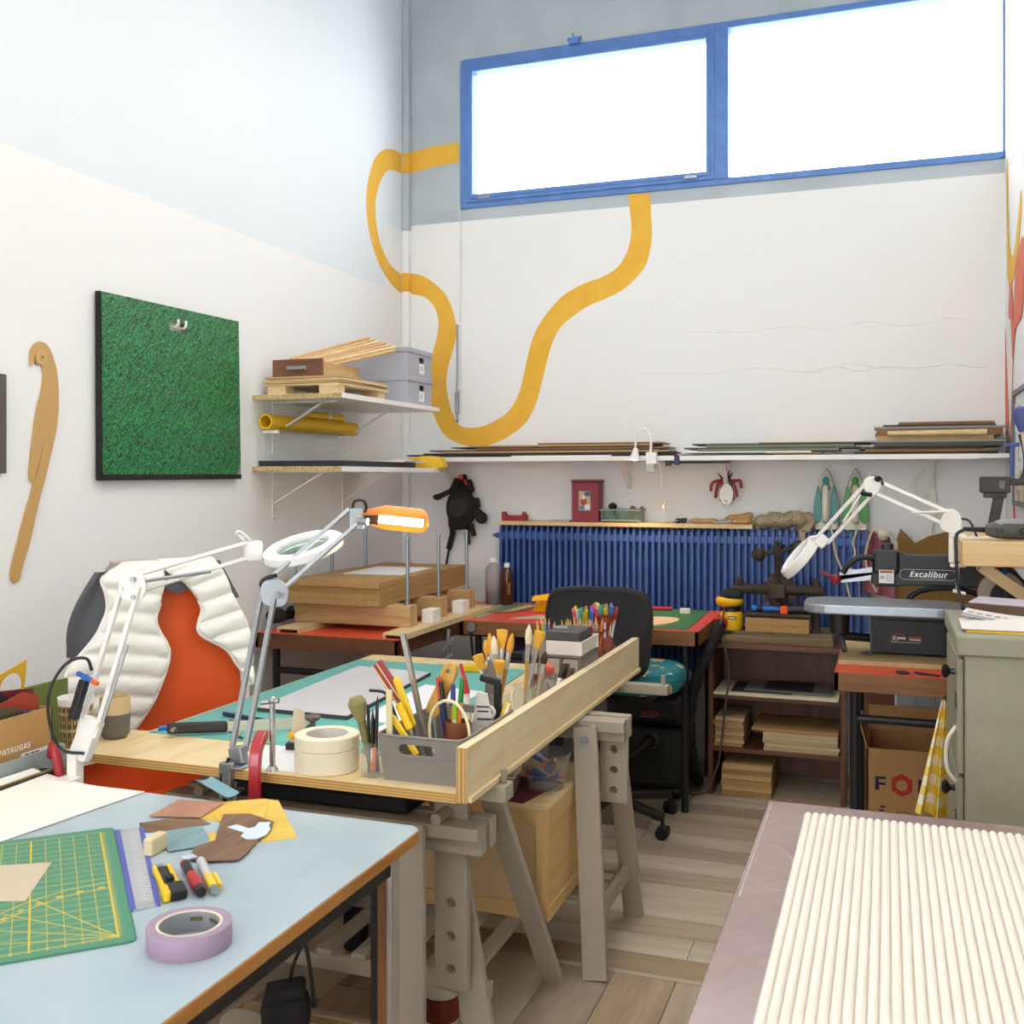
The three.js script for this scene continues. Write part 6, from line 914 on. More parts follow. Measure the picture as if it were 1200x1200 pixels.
// masking tape, two rolls
{
  const tape = (label, y, h) => { const t = thing('masking_tape', label, 'tape', [-1.345, y, -2.35]); mesh('tape_roll', lathe([[0.056, 0], [0.08, 0], [0.082, 0.002], [0.082, h - 0.002], [0.08, h], [0.056, h]], [0, 0, 0], [0, 0, 0], 56), mat(0xeadfc4, 0.65), t); mesh('core', lathe([[0.056, h], [0.053, h], [0.053, 0], [0.056, 0]], [0, 0, 0], [0, 0, 0], 48), mat(0xd8d3cc, 0.8), t); };
  tape('wide cream masking tape roll, lower of two on the plywood table', YM, 0.055); tape('narrow cream masking tape roll stacked on the wide one', YM + 0.0555, 0.034);
}
// red clamp at the table edge
{
  const t = thing('red_c_clamp', 'red C-clamp with a steel screw gripping the plywood table edge', 'clamp'), r = mat(0xb3202a, 0.35, { clearcoat: 0.5 });
  const o = smooth([[-0.008, 0.03], [0.012, 0.05], [0.06, 0.062], [0.062, 0.082], [0.012, 0.078], [-0.025, 0.055], [-0.035, 0.02], [-0.035, -0.09], [-0.02, -0.115], [0.05, -0.115], [0.05, -0.098], [0.0, -0.093], [-0.012, -0.08], [-0.012, 0.0]], 90);
  mesh('frame', extr(o, 0.028, 0.004).rotateY(Math.PI / 2 + 0.35).translate(-1.487, 0.775, -2.227), r, t);
  mesh('screw', [rod([-1.463, 0.765, -2.282], [-1.463, 0.935, -2.282], 0.0075), rod([-1.463, 0.7605, -2.282], [-1.463, 0.772, -2.282], 0.016, 0.01)], MT.chrome, t);
  mesh('screw_head', [rod([-1.49, 0.932, -2.275], [-1.446, 0.938, -2.285], 0.007), ball(0.011, [-1.463, 0.938, -2.282])], MT.steel, t);
}
{
  const t = thing('spokeshave', 'small black clamp block with a round brown knob beside the masking tape', 'tool');
  mesh('block', [box(0.018, 0.07, 0.06, [-1.465, YM + 0.0355, -2.46], [0, 0.3, 0], 0.003), box(0.09, 0.018, 0.03, [-1.5, YM + 0.0095, -2.49], [0, 0.3, 0], 0.003)], MT.black, t);
  mesh('knob', lathe([[0.008, 0], [0.007, 0.012], [0.02, 0.02], [0.022, 0.027], [0.014, 0.033], [0, 0.033]], [-1.455, YM + 0.071, -2.465]), mat(0x5d5148, 0.5), t);
  mesh('yellow_shaft', rod([-1.53, YM + 0.04, -2.47], [-1.47, YM + 0.04, -2.462], 0.009), mat(0xf0b41e, 0.4), t);
}
// glass jars
const glassJar = (label, x, z, r, h, group) => { const t = thing('glass_jar', label, 'jar', [x, YM, z], 0, group); mesh('glass', lathe([[0, 0], [r * 0.93, 0], [r, 0.006], [r, h * 0.74], [r * 0.86, h * 0.84], [r * 0.86, h * 0.9], [r * 0.92, h], [r * 0.86, h], [r * 0.8, h * 0.9], [r * 0.8, h * 0.84], [r * 0.94, h * 0.73], [r * 0.94, 0.008], [0, 0.005]], [0, 0, 0]), MT.clear, t); return t; };
const brush = (label, a, b, kind, col, group) => {                 // a at the bottom, b at the tip
  const t = thing('paint_brush', label, 'brush', [0, 0, 0], 0, group), A = V(...a), B = V(...b), L = A.distanceTo(B), p = (s) => A.clone().lerp(B, s).toArray();
  const w = kind === 'fan' ? 2.4 : 1;
  mesh('handle', rod(p(0), p(0.62), 0.0045, 0.0065, 10), mat(col, 0.4), t); mesh('ferrule', rod(p(0.62), p(0.8), 0.007, 0.0085 * (w > 1 ? 1.3 : 1), 12), mat(0xd9dadb, 0.25, { metalness: 0.8 }), t);
  mesh('bristles', between(p(0.8), p(1), w > 1 ? lathe([[0.009, 0], [0.017, L * 0.11], [0.018, L * 0.19], [0, L * 0.2]], [0, -L * 0.1, 0], [0, 0, 0], 16).scale(1, 1, 0.45) : lathe([[0.0085, 0], [0.011, L * 0.06], [0.009, L * 0.14], [0.002, L * 0.2], [0, L * 0.2]], [0, -L * 0.1, 0], [0, 0, 0], 14)), mat(w > 1 ? 0xe2a93a : kind === 'dark' ? 0x4a3a2a : kind === 'gold' ? 0xd99a3a : 0xe6dcbc, 0.85), t);
};
{
  glassJar('short glass jar holding black pencils and a shaving brush at the table edge', -1.205, -2.335, 0.033, 0.085);
  const t = thing('shaving_brush', 'round cream bristle brush with olive handle in the short glass jar', 'brush');
  mesh('handle', rod([-1.21, 0.77, -2.335], [-1.235, 0.9, -2.325], 0.007, 0.011), mat(0x7b7440, 0.5), t); mesh('bristles', between([-1.234, 0.895, -2.325], [-1.247, 0.957, -2.318], lathe([[0.011, 0], [0.02, 0.025], [0.024, 0.045], [0.016, 0.06], [0, 0.062]], [0, -0.031, 0])), mat(0xb7ab74, 0.9, { bumpMap: T.cloth, bumpScale: 0.002 }), t);
  [[-1.222, 0.935, -2.34, 0x25252a], [-1.205, 0.925, -2.33, 0x2f2c2a], [-1.2, 0.955, -2.345, 0x2a2a30], [-1.19, 0.945, -2.325, 0x34302c], [-1.212, 0.905, -2.35, 0x223a78]].forEach(([x, y, z, c], i) => one('dark_pencil', [rod([-1.205 + (i - 2) * 0.006, 0.768, -2.335], [x, y - 0.02, z], 0.0045, 0.0045, 8), rod([x, y - 0.02, z], [x + (x + 1.205) * 0.15, y, z], 0.0045, 0.0008, 8)], mat(c, 0.5), ['black pencil beside the shaving brush in the short jar', 'black pencil in the short glass jar', 'black pencil in the short glass jar', 'black pencil in the short glass jar', 'short dark blue pencil in the short glass jar'][i], 'pencil', i > 0 && i < 4 ? 'black pencils in the short jar' : undefined));
  one('orange_cutter', box(0.014, 0.06, 0.01, [-1.195, 0.803, -2.318], [0.1, 0, -0.1], 0.003), mat(0xd9681f, 0.45), 'small orange cutter inside the short glass jar', 'cutter');
  one('cream_stick', bar([-1.155, 0.7605, -2.325], [-1.162, 0.975, -2.335], 0.016, 0.006, 0.001), mat(0xe3d3a1, 0.6), 'upright cream wooden stick beside the grey tool basket', 'stick');
}
// grey basket with tools
{
  const t = thing('tool_basket', 'taupe plastic basket with a cut-out grip, full of tools', 'basket', [-1.066, YM, -2.485]), m = mat(0x86807b, 0.5);
  const hw = 0.1, hd = 0.175, h = 0.112, f = 0.012;
  const ringAt = (y, g, k) => rrect((hw + f * y / h - g) * 2, (hd + f * y / h - g) * 2, 0.03, 6)[k];
  const n = rrect(1, 1, 0.1, 6).length;
  const wall = (g, flip) => { const gr = grid(n, 10, (u, v) => { const k = Math.round(u * n) % n, p = ringAt(v * h, g, k); return [p[0], 0.004 + v * (h - 0.004), p[1]]; }); return gr; };
  // side walls as flat trapezoids; the near one has the grip
  const side = (w0, w1, hole) => extr([[-w0, 0], [w0, 0], [w1, h], [-w1, h]], 0.004, 0, hole ? [rrect(0.095, 0.026, 0.012).map(([x, y]) => [x - 0.005, y + 0.081])] : []);
  mesh('front_wall', side(hw - 0.012, hw + f - 0.012, true).rotateX(f / h).translate(0, 0, hd - 0.003), m, t);
  mesh('back_wall', side(hw - 0.012, hw + f - 0.012, true).rotateX(-f / h).translate(0, 0, -hd - 0.001), m, t);
  for (const s of [-1, 1]) mesh('side_wall', side(hd - 0.012, hd + f - 0.012).rotateX(f / h).rotateY(s * Math.PI / 2).translate(s * (hw - 0.003), 0, 0), m, t);
  for (const [sx, sz] of [[1, 1], [1, -1], [-1, 1], [-1, -1]]) mesh('corner', grid(8, 4, (u, v) => { const a = u * Math.PI / 2, r = 0.0135; const k = f * v; return [sx * (hw - 0.012 + k + r * Math.cos(a)), v * h, sz * (hd - 0.012 + k + r * Math.sin(a))]; }), mat(0x86807b, 0.5, { side: THREE.DoubleSide }), t);
  mesh('bottom', box(hw * 2 - 0.004, 0.004, hd * 2 - 0.004, [0, 0.002, 0], [0, 0, 0], 0.001), m, t);
  mesh('rim', tube(rrect((hw + f) * 2, (hd + f) * 2, 0.022, 5).map(([x, z]) => [x, h, z]), 0.0035, 120, 6, true), m, t);
  mesh('rib_line', box(hw * 2 - 0.015, 0.003, 0.003, [0, 0.06, hd + 0.008], [0, 0, 0], 0.001), m, t);
  const yb = YM + 0.006, tool = (name, label, cat, parts) => { const o = thing(name, label, cat); parts.forEach(([n, g, mm]) => mesh(n, g, mm, o)); };
  const red = mat(0x9c3836, 0.4), yel = mat(0xf2c81f, 0.4);
  tool('red_handled_file', 'file with a red and cream striped handle leaning in the taupe basket', 'file', [['handle', bar([-1.165, 0.915, -2.43], [-1.25, 1.02, -2.44], 0.032, 0.018, 0.006, [0.8, 0.6, 0]), red], ['stripe', [bar([-1.162, 0.918, -2.4205], [-1.247, 1.02, -2.4305], 0.003, 0.001, 0, [0.8, 0.6, 0]), bar([-1.174, 0.912, -2.4205], [-1.258, 1.012, -2.4305], 0.003, 0.001, 0, [0.8, 0.6, 0])], mat(0xe8d9a8, 0.5)], ['shaft', rod([-1.1, yb, -2.41], [-1.166, 0.916, -2.43], 0.006), MT.steel]]);
  tool('steel_bar', 'long square steel bar standing in the taupe basket', 'bar', [['bar', bar([-1.095, yb, -2.44], [-1.185, 1.095, -2.46], 0.013, 0.013, 0.001), mat(0xa8a69c, 0.35, { metalness: 0.8 })]]);
  tool('yellow_knife', 'longer yellow-handled knife in the taupe basket', 'knife', [['handle', [bar([-1.122, 0.875, -2.39], [-1.18, 0.99, -2.41], 0.02, 0.012, 0.005)], yel], ['blade', bar([-1.09, yb, -2.38], [-1.122, 0.876, -2.39], 0.012, 0.003), MT.steel]]);
  tool('yellow_knife', 'yellow-handled bent knife before the longer one in the taupe basket', 'knife', [['handle', [bar([-1.118, 0.872, -2.365], [-1.155, 0.935, -2.37], 0.02, 0.014, 0.006)], yel], ['blade', bar([-1.1, yb, -2.355], [-1.118, 0.873, -2.365], 0.01, 0.003), MT.steel]]);
  tool('yellow_knife', 'short yellow snap-blade knife showing through the basket grip', 'knife', [['handle', [bar([-1.09, 0.815, -2.345], [-1.162, 0.905, -2.352], 0.016, 0.012, 0.004)], yel], ['tip', bar([-1.078, 0.8, -2.342], [-1.09, 0.815, -2.345], 0.01, 0.003), MT.black]]);
  tool('hex_key', 'black bent hex key hooked in the taupe basket', 'hex key', [['bar', tube([[-1.12, yb, -2.42], [-1.165, 0.87, -2.4], [-1.2, 0.945, -2.4], [-1.21, 0.953, -2.4], [-1.25, 0.955, -2.4]], 0.004, 60, 6), MT.black]]);
  tool('wood_handled_scraper', 'scraper with a pale wooden handle and hanging hole in the taupe basket', 'scraper', [['handle', extr(smooth([[-0.016, 0], [-0.019, 0.08], [-0.02, 0.13], [-0.008, 0.15], [0.01, 0.15], [0.02, 0.13], [0.019, 0.08], [0.016, 0]], 40), 0.018, 0.004, [circle(0.006, 14, 0, 0.125)]).rotateZ(-0.42).translate(-1.125, 0.88, -2.52), tmat(woodTex(0xdcab52, 0xbb8632, 131, 3, 10), 0.5)], ['shaft', rod([-1.1, yb, -2.5], [-1.122, 0.885, -2.511], 0.006), MT.steel]]);
  tool('leather_cup', 'reddish brown leather cup holding felt pens in the taupe basket', 'cup', [['cup', lathe([[0, 0], [0.03, 0], [0.033, 0.115], [0.03, 0.115], [0.027, 0.004]], [-1.03, yb, -2.46], [0, 0, 0], 10), mat(0x8a4a2e, 0.6)]]);
  [[[-1.05, 0.97, -2.475], 0xe8862a, 0x2b3f8f, 'orange felt pen with a blue cap in the leather cup'], [[-1.022, 0.987, -2.47], 0xe8862a, 0x1f8a3f, 'orange felt pen with a green cap in the leather cup'], [[-1.035, 0.93, -2.45], 0xd9e4c2, 0x9ccc2c, 'pale felt pen with a lime end in the leather cup'], [[-1.095, 0.985, -2.48], 0x8a2a2a, 0xd33a2c, 'thin red-tipped pen in the taupe basket'], [[-1.082, 0.975, -2.47], 0x3a3a3a, 0x202022, 'black capped pen in the taupe basket'], [[-1.06, 0.96, -2.5], 0xb6b6b6, 0xa82a32, 'dark red capped pen behind the leather cup'], [[-1.075, 0.935, -2.45], 0x202a5a, 0x27356a, 'navy pen beside the leather cup']].forEach(([p, c, k, lab], i) => { const A = V(-1.04 + (p[0] + 1.04) * 0.2, yb + 0.008, -2.46), B = V(...p); tool('felt_pen', lab, 'pen', [['barrel', rod(A.toArray(), A.clone().lerp(B, 0.72).toArray(), 0.0062, 0.0062, 10), mat(c, 0.4)], ['cap', rod(A.clone().lerp(B, 0.72).toArray(), p, 0.007, 0.006, 10), mat(k, 0.4)]]); });
  tool('cream_hoop', 'cream plastic hoop standing at the front of the taupe basket', 'hoop', [['hoop', tube(Array.from({ length: 24 }, (_, i) => { const a = i / 24 * 2 * Math.PI; return [-1.018 + 0.062 * Math.cos(a), 0.872 + 0.078 * Math.sin(a), -2.375 + 0.02 * Math.cos(a)]; }), 0.004, 90, 8, true), mat(0xe6dcae, 0.4)]]);
  tool('paper_pouch', 'white printed paper pouch standing in the taupe basket', 'pouch', [['pouch', extr([[-0.035, 0], [0.035, 0], [0.01, 0.125], [-0.018, 0.13]], 0.006, 0.002).rotateY(0.2).translate(-0.998, 0.81, -2.56), mat(0xdcd8d0, 0.8)], ['print', [box(0.035, 0.004, 0.001, [-0.998, 0.9, -2.5525], [0, 0.2, 0]), box(0.03, 0.004, 0.001, [-0.998, 0.888, -2.5525], [0, 0.2, 0]), box(0.04, 0.004, 0.001, [-0.993, 0.868, -2.5525], [0, 0.2, 0])], MT.black]]);
  tool('black_stapler', 'black angular stapler head rising behind the paper pouch', 'stapler', [['body', [bar([-0.985, 0.88, -2.63], [-0.985, 0.95, -2.63], 0.02, 0.02, 0.005), bar([-1.035, 0.962, -2.63], [-0.978, 0.95, -2.63], 0.02, 0.02, 0.005, [0, 0, 1]), bar([-0.985, yb, -2.63], [-0.985, 0.9, -2.63], 0.016, 0.016)], MT.black]]);
  tool('yellow_label_roll', 'yellow and white striped label roll in the taupe basket', 'roll', [['roll', bar([-0.985, 0.81, -2.62], [-0.958, 0.895, -2.64], 0.02, 0.014, 0.004), yel], ['stripe', bar([-0.98, 0.815, -2.611], [-0.953, 0.893, -2.631], 0.008, 0.004), MT.white]]);
  tool('spool', 'small red and white spool in the taupe basket', 'spool', [['spool', place(new THREE.TorusGeometry(0.014, 0.006, 10, 24).toNonIndexed(), [-1.0, 0.875, -2.6], [0, 0.3, 0]), MT.white], ['core', rod([-1.0, 0.875, -2.606], [-1.0, 0.875, -2.594], 0.008), mat(0xb83a33, 0.5)]]);
}
// jars of brushes along the upstand
{
  const spots = [[-1.068, -2.86], [-1.03, -2.985], [-1.03, -3.085], [-1.03, -3.19]];
  const labs = ['tall glass jar with a palette knife and brushes beside the taupe basket', 'second glass jar of brushes counted from the taupe basket', 'third glass jar of brushes counted from the taupe basket', 'nearly empty glass jar at the end of the jar row by the plastic drawers'];
  spots.forEach(([x, z], i) => glassJar(labs[i], x, z, 0.039, 0.115, 'jars of brushes along the upstand'));
  glassJar('small glass jar holding a red marker beside the tall brush jar', -1.148, -2.83, 0.025, 0.085);
  const b = (j, dx, dz, y, kind, col, lab) => brush(lab, [spots[j][0] - dx * 0.25, YM + 0.012, spots[j][1] - dz * 0.25], [spots[j][0] + dx, y, spots[j][1] + dz], kind, col, 'brushes in the glass jars');
  b(0, -0.055, -0.03, 1.02, 'gold', 0xc98a3f, 'small golden bristle brush leaning outward in the tall jar');
  b(0, -0.03, 0.0, 1.045, 'gold', 0xd9962f, 'round golden brush with long bare handle in the tall jar');
  b(0, 0.0, -0.03, 1.055, 'fan', 0xcaa46a, 'flat golden fan brush standing highest in the tall jar');
  b(0, -0.012, 0.01, 1.04, 'white', 0xe9e6e0, 'cream round brush in a pale ferrule in the tall jar');
  b(0, 0.035, -0.02, 1.045, 'gold', 0xb98545, 'golden oval brush beside the fan brush');
  b(1, 0.02, 0.02, 1.06, 'white', 0xcf9a4a, 'large white round brush leaning over the second jar');
  b(1, 0.045, -0.01, 1.04, 'fan', 0xb5b7b9, 'small golden flat brush behind the large white one');
  b(0, -0.06, 0.02, 0.985, 'fan', 0x8a7a5a, 'worn brown fan brush low in the tall jar');
  b(0, 0.015, 0.035, 0.975, 'fan', 0xdfae3a, 'wide yellow mop brush low in the tall jar');
  b(2, -0.03, 0.02, 0.96, 'dark', 0x6e4a2c, 'dark tipped thin brush in the third jar');
  b(2, 0.0, 0.0, 0.965, 'dark', 0x8a2f2a, 'dark tipped red-handled brush in the third jar');
  b(2, 0.03, -0.01, 0.96, 'dark', 0xc7b78f, 'dark tipped pale brush in the third jar');
  const k = thing('palette_knife', 'broad grey palette knife standing in the tall jar', 'palette knife');
  mesh('blade', extr(smooth([[-0.022, 0], [-0.024, 0.09], [-0.02, 0.14], [-0.012, 0.165], [0.01, 0.12], [0.022, 0.06], [0.024, 0]], 40), 0.0016).rotateY(0.3).translate(-1.075, 0.81, -2.835), mat(0x8d8a80, 0.35, { metalness: 0.8 }), k); mesh('handle', rod([-1.072, YM + 0.012, -2.845], [-1.075, 0.815, -2.835], 0.008), mat(0x6b4a2a, 0.5), k);
  const r = thing('red_marker', 'red marker with pointed red cap in the small glass jar', 'marker'); mesh('barrel', rod([-1.145, YM + 0.008, -2.828], [-1.158, 0.87, -2.83], 0.009), MT.white, r); mesh('cap', [rod([-1.158, 0.87, -2.83], [-1.168, 0.92, -2.832], 0.011, 0.007), rod([-1.168, 0.92, -2.832], [-1.178, 0.955, -2.834], 0.006, 0.005)], mat(0xd02c2a, 0.35), r);
  const c = thing('cardboard_sleeve', 'small taupe card sleeve standing among the brushes', 'sleeve'); mesh('sleeve', [span(-1.06, -1.015, YM + 0.0, 1.0, -3.145, -3.13, 0.001)], mat(0x9a917f, 0.7), c);
  // orange bottle, tiles, slabs near the drawers
  const ob = thing('orange_bottle', 'small round orange bottle in front of the plastic drawers', 'bottle'); mesh('body', [lathe([[0, 0], [0.018, 0], [0.022, 0.05], [0.02, 0.07], [0, 0.075]], [-1.06, YM, -3.25]), ball(0.03, [-1.05, 0.87, -3.25], [1, 0.85, 0.9])], mat(0xe2502a, 0.35), ob);
  one('dark_slab', bar([-1.015, YM + 0.004, -3.215], [-0.978, 0.9, -3.24], 0.07, 0.012, 0.002, [0, 0, 1]), mat(0x4a362a, 0.4), 'dark brown slab leaning before the plastic drawers', 'slab');
  one('dark_slab', bar([-0.998, YM + 0.004, -3.225], [-0.96, 0.885, -3.25], 0.05, 0.01, 0.002, [0, 0, 1]), mat(0x5d4128, 0.4), 'narrower brown slab leaning behind the dark slab', 'slab');
  one('white_tile', bar([-0.985, YM + 0.003, -3.14], [-0.966, 0.865, -3.165], 0.09, 0.012, 0.002, [0, 0, 1]), mat(0xe6e2da, 0.35), 'white tile with pale edge leaning against the upstand', 'tile');
  one('glass_slip', bar([-1.045, YM + 0.003, -3.26], [-1.02, 0.855, -3.3], 0.1, 0.004, 0.001, [0.3, 0, 1]), mat(0xe8d9cc, 0.2), 'thin pale frame standing before the plastic drawers', 'frame');
  const d = thing('drawer_cabinet', 'small grey drawer unit with translucent drawers at the end of the upstand', 'drawer unit'), X0 = -1.09, X1 = -0.953, z0 = -3.55, z1 = -3.32;
  mesh('case', [span(X0, X1, YM, YM + 0.006, z0, z1), span(X0, X1, YM + 0.142, YM + 0.15, z0, z1, 0.002), span(X0, X0 + 0.008, YM, YM + 0.145, z0, z1), span(X1 - 0.008, X1, YM, YM + 0.145, z0, z1), span(X0, X1, YM + 0.07, YM + 0.076, z0, z1), span(X0, X1, YM, YM + 0.145, z0, z0 + 0.005), span(-1.025, -1.017, YM, YM + 0.145, z0, z1)], mat(0x77716c, 0.5), d);
  for (const [a, b2] of [[X0 + 0.01, -1.027], [-1.015, X1 - 0.01]]) for (const y of [0.008, 0.078]) mesh('drawer_front', span(a, b2, YM + y, YM + y + 0.06, z1 - 0.01, z1 - 0.004, 0.001), mat(0xd9cdbf, 0.35, { transmission: 0.3, thickness: 0 }), d);
  const w = thing('white_tray', 'white plastic tray standing on the small drawer unit', 'tray'); mesh('floor_panel', box(0.13, 0.004, 0.2, [-1.022, YM + 0.153, -3.43]), mat(0xf1e9e0, 0.45), w); for (const [bw, bd, bx, bz, rx, rz] of [[0.146, 0.004, 0, 0.103, 0.12, 0], [0.146, 0.004, 0, -0.103, -0.12, 0], [0.004, 0.21, 0.068, 0, 0, -0.12], [0.004, 0.21, -0.068, 0, 0, 0.12]]) mesh('wall', box(bw, 0.046, bd, [-1.022 + bx, YM + 0.174, -3.43 + bz], [rx, 0, rz]), mat(0xf1e9e0, 0.45), w);
  one('slate_block', box(0.118, 0.07, 0.16, [-1.022, YM + 0.1905, -3.425], [0, 0, 0], 0.003), mat(0x4b4642, 0.6), 'dark slate sharpening block lying in the white tray', 'block');
  one('small_steel_plate', box(0.045, 0.006, 0.05, [-1.05, YM + 0.229, -3.42], [0, 0.3, 0], 0.001), MT.steel, 'small steel plate lying on the slate block', 'plate');
  // pink glass vases with felt pens and a jar of pencils
  const vase = (label, x, z, s) => { const t = thing('pink_glass_vase', label, 'vase', [x, YM, z]); mesh('glass', lathe([[0, 0], [0.03, 0], [0.042, 0.02], [0.044, 0.06], [0.032, 0.1], [0.02, 0.125], [0.024, 0.15], [0.042, 0.185], [0.044, 0.19], [0.038, 0.186], [0.02, 0.15], [0.017, 0.125], [0.029, 0.098], [0.041, 0.06], [0.039, 0.022], [0, 0.004]].map(([a, b2]) => [a * s, b2 * s]), [0, 0, 0], [0, 0, 0], 36), mat(0xd9836a, 0.06, { transmission: 0.75, thickness: 0 }), t); };
  vase('smaller pink glass vase full of pencils beside the white tray', -1.0, -3.66, 1.0); vase('larger pink glass vase full of felt pens at the end of the table', -1.008, -3.84, 1.2);
  glassJar('clear jar of felt pens behind the slate block', -1.075, -3.64, 0.038, 0.13); glassJar('clear jar of sharpened pencils behind the slate block', -1.165, -3.62, 0.036, 0.13); glassJar('clear jar of mixed pens between the pencil jar and the vases', -1.07, -3.78, 0.045, 0.14);
  const pc = [0xd9a428, 0xe07c2a, 0xc98a3a, 0x6a3fae, 0x2e9a55, 0xd23f8f, 0x3e7fd0, 0xf0c22c, 0x8fcf3a, 0xa052c8, 0xf08a3a, 0x2f6fb8, 0xe05a9a, 0x35b0a0, 0xcf3a3a, 0xe8d4b8].map((c) => mat(c, 0.4)), wood = mat(0xd9a566, 0.6);
  const names = ['ochre', 'orange', 'tan', 'violet', 'green', 'magenta', 'blue', 'yellow', 'lime', 'purple', 'light orange', 'steel blue', 'pink', 'turquoise', 'red', 'beige'];
  const G = rod([0, 0, 0], [0, 0.15, 0], 0.0044, 0.0044, 7), TIP = rod([0, 0.15, 0], [0, 0.17, 0], 0.0044, 0.001, 7), CAP = join(rod([0, 0.11, 0], [0, 0.155, 0], 0.0062, 0.0058, 9), ball(0.0058, [0, 0.155, 0], [1, 0.7, 1], 8));
  const put = (x, z, n, y, rad, felt, label, group) => { for (let i = 0; i < n; i++) { const a = i * 2.4, r = rad * Math.sqrt((i + 0.5) / n), cn = names[felt ? (i * 7 + 3) % 16 : (i * 5 + n) % 16], t = thing(felt ? 'felt_pen' : 'pencil', cn + ' ' + label, felt ? 'pen' : 'pencil', [x + r * 0.45 * Math.cos(a), y + rr(-0.006, 0.012), z + r * 0.45 * Math.sin(a)], 0, group); mesh('shaft', G, felt ? MT.white : pc[(i * 5 + n) % 16], t); if (felt) mesh('cap', CAP, pc[(i * 7 + 3) % 16], t); else mesh('tip', TIP, wood, t); const q = r * 0.55 / 0.14; t.rotation.set(Math.sin(a) * q, 0, -Math.cos(a) * q); } };
  put(-1.165, -3.62, 10, YM + 0.05, 0.034, false, 'sharpened pencil in the clear pencil jar', 'pencils in the clear jar');
  put(-1.075, -3.64, 10, YM + 0.055, 0.036, false, 'pencil in the clear jar behind the slate block', 'coloured pencils behind the slate block');
  put(-1.07, -3.78, 16, YM + 0.09, 0.05, true, 'capped felt pen in the clear jar beside the vases', 'felt pens in the clear jar');
  put(-1.0, -3.66, 9, YM + 0.055, 0.036, false, 'pencil in the smaller pink vase', 'pencils in the smaller pink vase');
  put(-1.008, -3.84, 16, YM + 0.1, 0.048, true, 'capped felt pen in the larger pink vase', 'felt pens in the larger pink vase');
  one('yellow_sponge', box(0.085, 0.024, 0.05, [-1.478, YM + 0.0155, -3.7], [0, 0.1, 0], 0.004), mat(0xf2c321, 0.85, { bumpMap: T.cloth, bumpScale: 0.003 }), 'bright yellow sponge at the far end of the teal mat', 'sponge');
}
